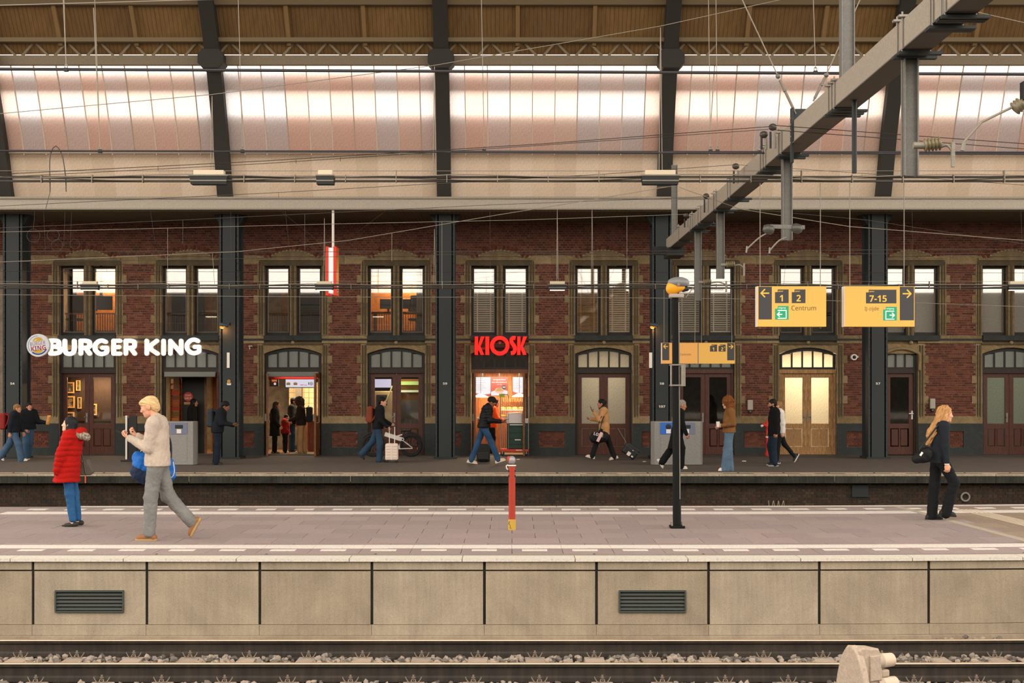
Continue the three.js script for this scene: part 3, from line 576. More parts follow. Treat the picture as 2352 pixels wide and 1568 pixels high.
  for (let k = 0; k < 1500; k++) { const x = rr(-6.8, 6.8), d = rnd(), heap = fbm(x * 0.9, 3, 1) * 0.2 + (x > 3 ? (x - 3) * 0.022 : 0); put(x, RT - 0.25 + heap * (1 - d) + rr(-0.02, 0.02), -16.72 + d * 0.95 + trackBend(x), rr(0.02, 0.045)); }
  loose.forEach((gs, i) => { if (gs.length) part('stones', merge(gs), stoneM[i], bed).userData.kind = 'stuff'; });
}
// ---- iron columns in front of the wall
const COLX = [-13.06, -7.4, -1.75, 3.92, 9.57, 15.2], columnNo = ['54', '60', '59', '58', '57', ''];
const fontSans = await new FontLoader().loadAsync('fonts/droid/droid_sans_bold.typeface.json');
const fontReg = await new FontLoader().loadAsync('fonts/droid/droid_sans_regular.typeface.json');
function textGeo(str, size, depth, font = fontSans, bevel = 0, spacing = 1) {
  const g = new TextGeometry(str, { font, size, depth, curveSegments: 4, bevelEnabled: bevel > 0, bevelSize: bevel, bevelThickness: bevel * 0.6, bevelSegments: 2 });
  g.computeBoundingBox(); const b = g.boundingBox; g.translate(-(b.min.x + b.max.x) / 2, -(b.min.y + b.max.y) / 2, 0); g.scale(spacing, 1, 1);
  return g;
}
COLX.forEach((x, i) => {
  const c = struct('column', ['dark iron column beside the round restaurant emblem', 'dark iron column with a small round badge', 'dark iron column beside the kiosk doorway', 'dark iron column with a black number plate', 'dark iron column beside the single brown door', 'dark iron column past the frosted doors'][i], 'column', [x, 0, -39.0]);
  const w = 0.255, d0 = -0.4, d1 = 0.3;
  part('shaft', merge([box(-w, w, 0, 6.6, d1 - 0.03, d1), box(-w, w, 0, 6.6, d0, d0 + 0.03), box(-0.2, -0.17, 0, 6.6, d0, d1), box(0.17, 0.2, 0, 6.6, d0, d1)]), M.iron, c);
  part('base_plate', box(-w - 0.05, w + 0.05, 0, 0.05, d0 - 0.05, d1 + 0.05), M.ironDark, c);
  const br = shapeGeo([[-0.5, 0], [0.5, 0], [0.26, -0.42], [-0.26, -0.42]], 0.5); br.translate(0, 6.55, -0.3); part('bracket', br, M.ironDark, c);
  const rg = new THREE.SphereGeometry(0.014, 6, 4), rows = 34;
  for (const s of [-1, 1]) { const list = []; for (let k = 0; k < rows; k++) list.push(rg.clone().translate(s * 0.215, 0.25 + k * 0.18, d1)); part('rivets', merge(list), M.iron, c); }
  if (columnNo[i]) part('column_number', textGeo(columnNo[i], 0.055, 0.004, fontSans, 0, 1.4).translate(0, 1.97, d1 + 0.002), M.white, c, 'small white column number');
  if (i === 3) { part('number_plate', box(-0.11, 0.11, 1.3, 1.44, d1, d1 + 0.012), M.black, c, 'black plate'); part('plate_number', textGeo('197', 0.06, 0.004, fontSans, 0, 1.3).translate(0, 1.37, d1 + 0.012), M.white, c); }
  if (i === 1) { part('white_tag', box(-0.05, 0.02, 2.38, 2.78, d1, d1 + 0.03), M.white, c); const b = new THREE.CylinderGeometry(0.045, 0.045, 0.02, 16); b.rotateX(Math.PI / 2); b.translate(0, 2.03, d1 + 0.01); part('round_badge', b, mat('#c98a2a', 0.6), c); part('badge_tag', box(-0.05, 0.05, 1.93, 1.965, d1, d1 + 0.01), M.white, c); }
  if (i === 3) part('white_tag', box(-0.34, -0.26, 2.38, 2.78, d1 + 0.02, d1 + 0.05), M.white, c);
});

// ---- roof: arched ribs, glazed sheets, lattice girder and timber deck
const prof = [[38.15, 6.62], [38.0, 6.9], [37.45, 8.3], [36.55, 10.0], [35.6, 11.3], [34.2, 12.7], [32, 14.2], [28, 15.8], [20, 17.0], [9.5, 17.4]];
const profCurve = new THREE.CatmullRomCurve3(prof.map(([d, y]) => V(0, y, -d)));
const atY = (y) => { for (let k = 0; k < 400; k++) { const p = profCurve.getPoint(k / 400); if (p.y >= y) return p; } return profCurve.getPoint(1); };
{
  const r = struct('roof', 'arched station roof with iron ribs, translucent sheets and brown timber deck', 'roof');
  const ribPts = profCurve.getPoints(60);
  COLX.forEach((x) => {
    const s = new THREE.Shape(), out = ribPts.map((p) => [-p.z, p.y]);
    const nrm = out.map((p, k) => { const a = out[Math.max(0, k - 1)], b = out[Math.min(out.length - 1, k + 1)], dx = b[0] - a[0], dy = b[1] - a[1], l = Math.hypot(dx, dy); return [dy / l, -dx / l]; });
    out.forEach((p, k) => (k ? s.lineTo(p[0], p[1]) : s.moveTo(p[0], p[1])));
    for (let k = out.length - 1; k >= 0; k--) s.lineTo(out[k][0] + nrm[k][0] * 0.45, out[k][1] + nrm[k][1] * 0.45);
    const g = new THREE.ExtrudeGeometry(s, { depth: 0.36, bevelEnabled: false }); g.rotateY(Math.PI / 2); g.translate(x - 0.18, 0, 0);
    const rib = part('rib', g, M.ironRoof, r);
    const k = atY(9.95); const kn = shapeGeo([[-0.19, -0.22], [-0.3, -0.1], [-0.3, 0.1], [-0.19, 0.22], [0.19, 0.22], [0.3, 0.1], [0.3, -0.1], [0.19, -0.22]], 0.5, 0.02); kn.translate(x, k.y, k.z - 0.25); part('rib_joint', kn, M.ironRoof, rib);
  });
  // gutter girder over the columns
  const gz = -38.0;
  part('gutter_girder', box(-30, 30, 6.47, 6.71, gz - 0.12, gz), mat('#d2c9bb', 0.75, { map: fineTex }), r);
  part('girder_flange', box(-30, 30, 6.71, 6.76, gz - 0.16, gz + 0.06), mat('#b9b0a2', 0.75, { map: fineTex }), r);
  part('girder_flange', box(-30, 30, 6.43, 6.47, gz - 0.16, gz + 0.06), mat('#b9b0a2', 0.75, { map: fineTex }), r);
  part('soffit', box(-30, 30, 6.4, 6.44, ZW, gz - 0.1), mat('#80735a', 0.9, { map: boardTex }), r);
  // sheets between the ribs
  const out = 0.3, sheetAt = (y) => { const p = atY(y); return V(0, p.y, p.z - out); };
  const tones = [['#fbe6e0', 0.95], ['#f4eaec', 0.94], ['#faeae3', 0.95], ['#ecebf2', 0.92], ['#fce2da', 0.95]].map(([c, t]) => new THREE.MeshPhysicalMaterial({ color: c, roughness: 0.96, transmission: t, thickness: 0, map: frostTex, specularIntensity: 0.3 }));
  const clear = new THREE.MeshPhysicalMaterial({ color: '#f4e9e2', roughness: 0.6, transmission: 0.9, thickness: 0 });
  const lower = ['#d0bba5', '#c9b49e', '#d3bfab'].map((c) => new THREE.MeshPhysicalMaterial({ color: c, roughness: 0.96, transmission: 0.42, thickness: 0, map: frostTex }));
  const outer = new THREE.MeshPhysicalMaterial({ color: '#c2aea4', roughness: 0.96, transmission: 0.4, thickness: 0 });
  const deckTop = mat('#8f7048', 0.9);
  const quad = (x0, x1, ya, yb, off, thick) => { // sheet following the arch between two heights
    const n = yb - ya > 1 ? 8 : 3, s = new THREE.Shape(), a = []; for (let k = 0; k <= n; k++) { const p = atY(ya + (yb - ya) * k / n); a.push([-p.z + off, p.y]); }
    a.forEach((p, k) => (k ? s.lineTo(...p) : s.moveTo(...p))); for (let k = n; k >= 0; k--) s.lineTo(a[k][0] + thick, a[k][1]);
    const g = new THREE.ExtrudeGeometry(s, { depth: x1 - x0, bevelEnabled: false }); g.rotateY(Math.PI / 2); g.translate(x0, 0, 0); const P_ = g.attributes.position, uv = g.attributes.uv; for (let i = 0; i < P_.count; i++) uv.setXY(i, P_.getX(i), P_.getY(i)); return g;
  };
  const skin = (x0, x1, ya, yb, off) => { const n = 4, pos = [], uv = [], idx = []; for (let k = 0; k <= n; k++) { const p = atY(ya + (yb - ya) * k / n); for (const x of [x0, x1]) { pos.push(x, p.y, p.z - off); uv.push(x, p.y); } } for (let k = 0; k < n; k++) idx.push(2 * k, 2 * k + 1, 2 * k + 2, 2 * k + 1, 2 * k + 3, 2 * k + 2); const g = new THREE.BufferGeometry(); g.setAttribute('position', new THREE.Float32BufferAttribute(pos, 3)); g.setAttribute('uv', new THREE.Float32BufferAttribute(uv, 2)); g.setIndex(idx); g.computeVertexNormals(); return g; };
  const yLow = 6.78, yMid = 7.86, yTopS = 9.72, yClear = 9.93;
  for (let i = -1; i < COLX.length; i++) {
    const a = i < 0 ? COLX[0] - 5.66 : COLX[i], b = i + 1 < COLX.length ? COLX[i + 1] : COLX[i] + 5.66, n = 10, w = (b - a) / n;
    for (let k = 0; k < n; k++) {
      const x0 = a + k * w, x1 = x0 + w;
      part('translucent_sheet', skin(x0, x1, yMid, yTopS, out), tones[(k * 7 + i * 3 + ((k * k) % 3) + 10) % 5], r);
      part('clear_sheet', skin(x0, x1, yTopS, yClear, out), clear, r);
      part('lower_sheet', skin(x0, x1, yLow, yMid, out), lower[(k + i + 3) % 3], r);
      if (k) part('glazing_bar', quad(x0 - 0.011, x0 + 0.011, yMid - 0.05, yClear, out - 0.05, 0.05), mat(k % 3 ? '#d3c4b6' : '#b5a596', 0.8), r);
    }
    part('sheet_rail', quad(a, b, yMid - 0.04, yMid + 0.03, out - 0.06, 0.06), mat('#b0a194', 0.8), r);
    // unseen strips added behind the sheets; the slot between them makes the bright band
    part('added_band_strip', skin(a, b, yMid - 0.1, 8.78, out + 0.14), outer, r);
    part('added_band_strip', skin(a, b, 9.32, yTopS, out + 0.14), outer, r);
    // girder and lattice
    const g0 = atY(10.0);
    part('lattice_girder', box(a, b, 9.87, 10.1, g0.z - 0.3, g0.z - 0.12), mat('#9d8e78', 0.8, { map: fineTex }), r);
    const m = 7, lw = (b - a) / m, lb = mat('#85755f', 0.8);
    for (let k = 0; k < m; k++) { const x0 = a + k * lw; part('lattice_bar', beam(V(x0 + lw * 0.12, 10.1, g0.z - 0.2), V(x0 + lw * 0.45, 10.4, g0.z - 0.2), 0.055, 0.055), lb, r); part('lattice_bar', beam(V(x0 + lw * 0.92, 10.1, g0.z - 0.2), V(x0 + lw * 0.55, 10.4, g0.z - 0.2), 0.055, 0.055), lb, r); }
    // timber deck from the lattice upwards to the crown
    const deckM = [mat('#a07f52', 0.9, { map: boardTex }), mat('#96764b', 0.9, { map: boardTex }), mat('#a88656', 0.9, { map: boardTex })];
    for (let k = 0; k < 3; k++) {
      const x0 = a + k * (b - a) / 3, x1 = x0 + (b - a) / 3;
      part('deck_panel', quad(x0, x1, 10.17, 11.4, 0.42, 0.1), deckM[k], r); part('deck_panel', quad(x0, x1, 11.4, 14, 0.42, 0.1), deckM[(k + 1) % 3], r);
      if (k) part('rafter', quad(x0 - 0.05, x0 + 0.05, 10.3, 14, 0.3, 0.12), mat('#8a6e47', 0.85), r);
    }
    { const pts = []; for (let k = 0; k <= 30; k++) { const p = profCurve.getPoint(k / 30); if (p.y > 13.7) pts.push([-p.z + 0.3, p.y + 0.3]); } const s = new THREE.Shape(); pts.forEach((p, k) => (k ? s.lineTo(...p) : s.moveTo(...p))); for (let k = pts.length - 1; k >= 0; k--) s.lineTo(pts[k][0] + 0.03, pts[k][1] + 0.12); const g = new THREE.ExtrudeGeometry(s, { depth: b - a, bevelEnabled: false }); g.rotateY(Math.PI / 2); g.translate(a, 0, 0); part('crown_deck', g, deckTop, r); }
    part('purlin', quad(a, b, 10.36, 10.46, 0.14, 0.2), mat('#8a7a60', 0.85), r); part('purlin', quad(a, b, 11.16, 11.26, 0.2, 0.2), mat('#7d6c52', 0.85), r);
  }
}
// ================================================================ SHOPS, SIGNS
function canvasTex(w, h, draw) {
  const c = document.createElement('canvas'); c.width = w; c.height = h; const g = c.getContext('2d'); draw(g, w, h);
  const t = new THREE.CanvasTexture(c); t.colorSpace = THREE.SRGBColorSpace; t.magFilter = THREE.LinearFilter; return t;
}
const face = (w, h, z = 0) => { const g = new THREE.PlaneGeometry(w, h); g.translate(0, 0, z); return g; };
function glowPrint(t, k, base = '#222222') { return new THREE.MeshStandardMaterial({ color: base, map: t, emissive: '#ffffff', emissiveMap: t, emissiveIntensity: k, roughness: 0.5 }); }
const WARMW = new THREE.Color(1, 0.66, 0.34), SHOPW = new THREE.Color(1, 0.78, 0.52);

// ---- restaurant lettering: fat rounded white letters and a round emblem, lit from within
{
  const t = thing('restaurant_sign', 'glowing fat white rounded letters reading BURGER KING above the doors', 'sign', [0, 0, ZW + 0.16]);
  const glow = new THREE.MeshStandardMaterial({ color: '#fbf6f2', emissive: '#fff4ec', emissiveIntensity: 0.52, roughness: 0.5 }), rim = mat('#cfc7bf', 0.6);
  // letters drawn as rounded strokes: [centre px, px width, strokes in a 0..1 box]
  const S = {
    B: [[[0, 0], [0, 1]], [[0, 1], [0.55, 1], [0.88, 0.92], [0.88, 0.62], [0.55, 0.53], [0, 0.53]], [[0.55, 0.53], [1, 0.42], [1, 0.1], [0.55, 0], [0, 0]]],
    U: [[[0, 1], [0, 0.35], [0.14, 0.06], [0.5, -0.02], [0.86, 0.06], [1, 0.35], [1, 1]]],
    R: [[[0, 0], [0, 1]], [[0, 1], [0.55, 1], [0.95, 0.92], [0.95, 0.55], [0.55, 0.45], [0, 0.45]], [[0.5, 0.45], [1, 0]]],
    G: [[[0.9, 0.92], [0.6, 1.02], [0.26, 0.94], [0, 0.68], [0, 0.32], [0.26, 0.05], [0.6, -0.03], [0.98, 0.1], [0.98, 0.46]], [[0.98, 0.46], [0.62, 0.46]]],
    E: [[[1, 1], [0, 1], [0, 0], [1, 0]], [[0, 0.51], [0.85, 0.51]]],
    K: [[[0, 0], [0, 1]], [[0.94, 1], [0.1, 0.48], [1, 0]]],
    I: [[[0.5, 0], [0.5, 1]]],
    N: [[[0, 0], [0, 1], [1, 0.02], [1, 1]]],
  };
  const place = [['B', 131, 30], ['U', 164, 31], ['R', 200, 30], ['G', 236, 36], ['E', 272, 24], ['R', 303, 30], ['K', 353, 34], ['I', 379, 14], ['N', 407, 34], ['G', 447, 37]];
  place.forEach(([ch, px, w], i) => {
    const h = 39 * U, r = 4.75 * U, cap = (w - 9.5) * U, hh = h - 2 * r, parts = [];
    for (const st of S[ch]) {
      const dense = []; const curve = st.length > 2 && ch !== 'N' && ch !== 'E' && ch !== 'K' ? new THREE.CatmullRomCurve3(st.map(([a, b]) => V(a, b, 0)), false, 'catmullrom', 0.35).getPoints(st.length * 5) : st.map(([a, b]) => V(a, b, 0));
      curve.forEach((p) => dense.push([(p.x - 0.5) * Math.max(cap, 0.001), (p.y - 0.5) * hh]));
      for (let k = 0; k < dense.length; k++) { const g = new THREE.CylinderGeometry(r, r, 0.1, 16); g.rotateX(Math.PI / 2); g.translate(dense[k][0], dense[k][1], 0); parts.push(g); if (k) { const [ax, ay] = dense[k - 1], [bx_, by] = dense[k], L = Math.hypot(bx_ - ax, by - ay); if (L > 1e-4) { const q = new THREE.BoxGeometry(L, 2 * r, 0.1); q.rotateZ(Math.atan2(by - ay, bx_ - ax)); q.translate((ax + bx_) / 2, (ay + by) / 2, 0); parts.push(q); } } }
    }
    const m = part('letter', merge(parts), glow, t); m.position.set(fx(px), fy(797 - (i === 9 ? 1.5 : 0) + (i > 0 && i < 9 ? 0.5 : 0)), 0);
  });
  for (const px of [131, 200, 272, 353, 407, 447]) part('bracket', box(fx(px) - 0.02, fx(px) + 0.02, fy(800), fy(796), -0.16, -0.05), rim, t);
  const em = thing('restaurant_emblem', 'round glowing burger emblem with red words and blue crescent', 'sign', P(89, 793, 38.62).toArray());
  const R = 25 * 38.62 / FOCAL, tx = canvasTex(512, 512, (g, w) => {
    g.fillStyle = '#f8f6f5'; g.fillRect(0, 0, w, w); g.translate(256, 256);
    g.strokeStyle = '#24408e'; g.lineCap = 'butt'; g.lineWidth = 9; g.beginPath(); g.arc(-4, 0, 222, Math.PI * 0.78, Math.PI * 1.5); g.stroke();
    g.lineWidth = 34; g.beginPath(); g.arc(4, -6, 214, Math.PI * 0.14, Math.PI * 0.72); g.stroke();
    g.fillStyle = '#f2bf2c'; g.beginPath(); g.ellipse(0, -96, 120, 96, -0.15, Math.PI, 0); g.fill(); g.beginPath(); g.ellipse(8, 108, 122, 76, -0.1, 0, Math.PI); g.fill();
    g.fillStyle = '#fbf6f2'; g.beginPath(); g.ellipse(-58, -120, 36, 12, -0.5, 0, 7); g.fill();
    g.rotate(-0.13); g.fillStyle = '#a5231c'; g.textAlign = 'center'; g.textBaseline = 'middle'; g.font = '116px sans-serif'; g.save(); g.scale(0.86, 1); g.fillText('BURGER', -4, -46); g.restore(); g.fillStyle = '#bb1712'; g.font = 'bold 158px sans-serif'; g.save(); g.scale(0.93, 1); g.fillText('KING', 4, 68); g.restore();
  });
  const disc = new THREE.CircleGeometry(R, 48); disc.translate(0, 0, 0.07); part('emblem_face', disc, glowPrint(tx, 0.62), em);
  const drum = new THREE.CylinderGeometry(R + 0.012, R + 0.012, 0.13, 48); drum.rotateX(Math.PI / 2); part('drum', drum, M.white, em); part('arm', box(-0.25, -0.02, -0.03, 0.03, -0.09, -0.05), M.iron, em);
}
// ---- kiosk lettering
{
  const t = thing('kiosk_sign', 'glowing red capital letters reading KIOSK above the kiosk doorway', 'sign', [0, 0, ZW + 0.16]);
  const glow = new THREE.MeshStandardMaterial({ color: '#d81410', emissive: '#ff1208', emissiveIntensity: 0.95, roughness: 0.5 });
  const H = 41, q = (pts, x, y0 = 0) => shapeGeo(pts.map(([a, b]) => [(a) * U, (b) * U]), 0.08, 0.004);
  const put = (geos, px) => { const m = part('letter', merge(geos), glow, t); m.position.set(fx(px), fy(814.5), 0); };
  const K = () => [q([[0, 0], [7, 0], [7, 41], [0.5, 41]]), q([[7, 17], [14, 41], [22, 41], [12.5, 19], [21, 0], [13.5, 0], [7, 16]])];
  put(K(), 1091); put([q([[0, 0], [8, 0], [8, 41], [0, 41]])], 1115.5);
  const o = new THREE.Shape(); o.absarc(0, 0, 22 * U, 0, Math.PI * 2); const hole = new THREE.Path(); hole.absarc(0, 0, 13.8 * U, 0, Math.PI * 2); o.holes.push(hole);
  const og = shapeGeo(o, 0.08, 0.004); og.translate(0, 20.5 * U, 0); put([og], 1148);
  const sp = [[13, 37.5], [8.5, 38.2], [4.5, 35], [4.2, 29.5], [7.5, 23.5], [11.5, 17.5], [12, 10], [8.5, 4.5], [3.2, 3.6]].map(([a, b]) => V(a, b, 0)), cv = new THREE.CatmullRomCurve3(sp).getPoints(40), L = [], Rr = [];
  cv.forEach((p, k) => { const a = cv[Math.max(0, k - 1)], b = cv[Math.min(40, k + 1)], d = b.clone().sub(a).normalize(), w = 4.1; L.push([p.x - d.y * w, p.y + d.x * w]); Rr.unshift([p.x + d.y * w, p.y - d.x * w]); });
  put([q([...L, ...Rr])], 1170.5); put(K(), 1188);
  part('mount_rail', box(fx(1095), fx(1205), fy(796), fy(793), -0.14, -0.02), M.iron, t);
}
// ---- kiosk inside
{
  const c = BAYS[4], x = fx(c), orange = mat('#a8622f', 0.7, { map: woodTex });
  const back = thing('kiosk_back_wall', 'orange timber wall behind the kiosk counter', 'wall panel', [x, 0, ZW - 2.6]);
  for (let k = 0; k < 8; k++) part('board', box(-1.3 + k * 0.325, -0.98 + k * 0.325, 0, 2.32, -0.04, 0), k % 2 ? orange : mat('#b26c36', 0.7, { map: woodTex }), back);
  const screen = (px0, px1, py0, py1, d, draw, label, name = 'menu_screen') => {
    const k = (WALL + d) / FOCAL, w = (px1 - px0) * k, h = (py1 - py0) * k, p = P((px0 + px1) / 2, (py0 + py1) / 2, WALL + d);
    const t = thing(name, label, 'screen', [p.x, p.y, p.z]); part('housing', box(-w / 2 - 0.01, w / 2 + 0.01, -h / 2 - 0.01, h / 2 + 0.01, -0.05, -0.002), M.black, t); part('display', face(w, h, 0.001), glowPrint(canvasTex(256, Math.round(256 * h / w), draw), 0.9), t); part('ceiling_bracket', box(-0.02, 0.02, h / 2, fy(786) - p.y, -0.045, -0.02), M.black, t); return t;
  };
  const menu = (g, w, h) => { g.fillStyle = '#e9e6f0'; g.fillRect(0, 0, w, h); g.fillStyle = '#9a93a6'; for (let k = 0; k < 7; k++) { g.fillRect(14, 24 + k * h * 0.1, 20, 5); g.fillRect(44, 24 + k * h * 0.1, w * (0.35 + 0.1 * (k % 3)), 4); } g.fillStyle = '#d8392c'; g.beginPath(); g.moveTo(0, h * 0.84); g.quadraticCurveTo(w * 0.4, h * 0.98, w, h * 0.9); g.lineTo(w, h); g.lineTo(0, h); g.fill(); };
  screen(1090, 1127, 866, 908, 1.5, menu, 'white lit menu board beside the red bread advert');
  screen(1128, 1166, 866, 908, 1.42, (g, w, h) => { g.fillStyle = '#d9463a'; g.fillRect(0, 0, w, h); g.fillStyle = '#f1e2ea'; g.beginPath(); g.moveTo(0, h); g.lineTo(0, h * 0.8); g.quadraticCurveTo(w * 0.5, h * 0.6, w, h * 0.75); g.lineTo(w, h); g.fill(); g.fillStyle = '#ffffff'; g.textAlign = 'center'; g.font = 'bold 29px sans-serif'; g.fillText('Versgebakken', w / 2, 48); g.fillText('het allerlekkerst', w / 2, 88); g.font = '20px sans-serif'; g.fillText('elke dag', w / 2, 116); g.fillStyle = '#e9b98a'; g.beginPath(); g.ellipse(w * 0.5, h * 0.72, 70, 44, 0, 0, 7); g.fill(); g.fillStyle = '#c98f55'; for (let k = 0; k < 3; k++) { g.beginPath(); g.ellipse(w * 0.5, h * (0.72 - k * 0.06), 60 - 16 * k, 12, 0, 0, 7); g.fill(); } g.fillStyle = '#333'; g.beginPath(); g.arc(w * 0.78, h * 0.55, 34, 0, 7); g.fill(); g.fillStyle = '#fff'; g.fillRect(w * 0.7, h * 0.52, 42, 12); }, 'red lit bread advert with a swirl bun');
  screen(1178, 1207, 866, 905, 1.5, menu, 'white lit menu board at the kiosk door jamb');
  const let1 = thing('wall_lettering', 'pale wall letters reading CENTRAAL behind the kiosk cage', 'sign', [fx(1190), fy(921), ZW - 2.5]);
  part('letters', textGeo('CENTRAAL', 0.11, 0.02, fontReg, 0, 0.85).translate(-0.12, 0, 0), mat('#b5834a', 0.6), let1);
  const lamp = (px, py, label) => { const p = P(px, py, WALL + 1.2), t = thing('pendant_lamp', label, 'lamp', [p.x, p.y, p.z], 0, 'kiosk pendant lamps'); const pts = [[0.03, 0.1], [0.06, 0.09], [0.2, 0.02], [0.21, 0]].map(([a, b]) => new THREE.Vector2(a, b)); part('shade', new THREE.LatheGeometry(pts, 20), new THREE.MeshStandardMaterial({ color: '#fff2d8', emissive: '#ffdca0', emissiveIntensity: 1.1 }), t); part('cord', bar(V(0, 0.1, 0), V(0, 0.7, 0), 0.006, 5), M.black, t); const l = new THREE.PointLight('#ffd9a0', 2.0); l.position.set(p.x, p.y - 0.06, p.z); scene.add(l); };
  lamp(1104, 912, 'white kiosk pendant lamp under the menu board'); lamp(1193, 911, 'white kiosk pendant lamp beside the wall letters');
  const ctr = thing('kiosk_counter', 'kiosk counter with a glass bread case', 'counter', [x + 0.1, 0, ZW - 1.9]);
  part('counter_body', box(-0.75, 0.75, 0, 0.95, -0.3, 0.3), mat('#8a4a1e', 0.6, { map: woodTex }), ctr); part('counter_top', box(-0.78, 0.78, 0.95, 1.0, -0.33, 0.33), M.steel, ctr); part('glass_case', box(-0.1, 0.7, 1.0, 1.45, -0.25, 0.25), M.doorPane, ctr); part('case_shelf', box(-0.1, 0.7, 1.2, 1.215, -0.24, 0.24), M.white, ctr);
  for (let k = 0; k < 8; k++) { const g = new THREE.SphereGeometry(0.06, 10, 7); g.scale(1.4, 0.7, 1); const t = solo('bread_roll', g, mat(k % 2 ? '#c98b45' : '#d6a05a', 0.8), 'golden bread roll in the kiosk glass case', 'bread', 'bread rolls in the kiosk case'); t.position.set(x + 0.08 + (k % 4) * 0.17, k < 4 ? 1.045 : 1.258, ZW - 1.8); }
  ceilingLamp(x, fy(850), ZW - 1.3, 1.2, 1.6, SHOPW, 34, 3, 'bright kiosk ceiling lamp inside the doorway');
  // roll cage loaded with crates
  const cg = thing('roll_cage', 'steel roll cage with red base standing in the kiosk doorway', 'roll cage', [fx(1180), 0, ZW + 0.28]);
  const z0 = -0.28, z1 = 0.28, xa = -0.36, xb = 0.4;
  part('cage_base', box(xa, xb, 0.14, 0.19, z0, z1), M.red, cg);
  part('base_print', box(0.06, 0.22, 0.155, 0.172, z1, z1 + 0.003), M.white, cg);
  for (const [a, b] of [[xa, z0], [xa, z1], [xb, z0], [xb, z1]]) part('corner_post', bar(V(a, 0.19, b), V(a, 1.62, b), 0.012, 8), M.galv, cg);
  for (const zz of [z0, z1]) part('top_hoop', tube([V(xa, 1.6, zz), V(xa + 0.02, 1.66, zz), V(xa + 0.1, 1.67, zz), V(xa + 0.2, 1.66, zz), V(xa + 0.22, 1.58, zz)], 0.01, 14), M.galv, cg);
  for (let k = 0; k < 6; k++) part('side_rod', bar(V(xa, 0.19, z0 + 0.08 + k * 0.08), V(xa, 1.62, z0 + 0.08 + k * 0.08), 0.006, 6), M.galv, cg);
  for (let k = 0; k < 4; k++) part('front_rod', bar(V(xa + 0.05 + k * 0.055, 0.19, z1), V(xa + 0.05 + k * 0.055, 1.6, z1), 0.006, 6), M.galv, cg);
  for (let k = 0; k < 5; k++) part('rear_rod', bar(V(xb - 0.25 + k * 0.06, 0.19, z0), V(xb - 0.25 + k * 0.06, 1.6, z0), 0.006, 6), M.galv, cg);
  for (const [a, b] of [[xa + 0.05, z0 + 0.06], [xa + 0.05, z1 - 0.06], [xb - 0.06, z0 + 0.06], [xb - 0.06, z1 - 0.06]]) { const g = new THREE.CylinderGeometry(0.055, 0.055, 0.035, 14); g.rotateX(Math.PI / 2); g.translate(a, 0.056, b); const w = part('castor_wheel', g, M.rubber, cg); part('castor_fork', box(a - 0.02, a + 0.02, 0.06, 0.14, b - 0.03, b + 0.03), M.galv, w); }
  const cr = thing('crate', 'dark green plastic crate in the roll cage', 'crate', [fx(1185) + 0.05, 0.191, ZW + 0.28]); part('crate_body', rbox(0.58, 0.7, 0.46, 0.02, 0, 0.35, 0), mat('#12352b', 0.6), cr); for (let k = 0; k < 4; k++) part('crate_rib', box(-0.29, 0.29, 0.12 + k * 0.16, 0.15 + k * 0.16, 0.23, 0.245), mat('#0e2a22', 0.6), cr); part('crate_handle', box(-0.08, 0.08, 0.24, 0.265, 0.245, 0.255), M.white, cr); part('crate_strip', box(-0.22, 0.2, 0.65, 0.672, 0.23, 0.24), M.white, cr);
  const bx1 = thing('cardboard_box', 'white cardboard box on the green crate', 'box', [fx(1182), 0.893, ZW + 0.3]); part('box_body', box(-0.2, 0.2, 0, 0.26, -0.18, 0.18), mat('#d8cfd0', 0.8), bx1); part('box_flap', beam(V(-0.2, 0.26, 0), V(0.2, 0.3, 0), 0.36, 0.01), mat('#c5bcbc', 0.8), bx1);
  const bx2 = thing('cardboard_box', 'small white cardboard box beside the larger one on the crate', 'box', [fx(1208), 0.893, ZW + 0.3]); part('box_body', box(-0.08, 0.08, 0, 0.12, -0.15, 0.15), mat('#d3c9c8', 0.8), bx2); part('box_tape', box(-0.015, 0.015, 0.12, 0.122, -0.15, 0.15), mat('#b9a27a', 0.7), bx2);
  const nt = thing('price_note', 'lime green note taped up over the roll cage', 'note', [fx(1153), fy(908), ZW + 0.3]); part('paper', box(-0.08, 0.08, -0.05, 0.05, -0.002, 0.002), mat('#b9c22e', 0.8), nt); part('tape', box(-0.02, 0.02, 0.04, 0.07, 0.001, 0.003), M.white, nt);
}
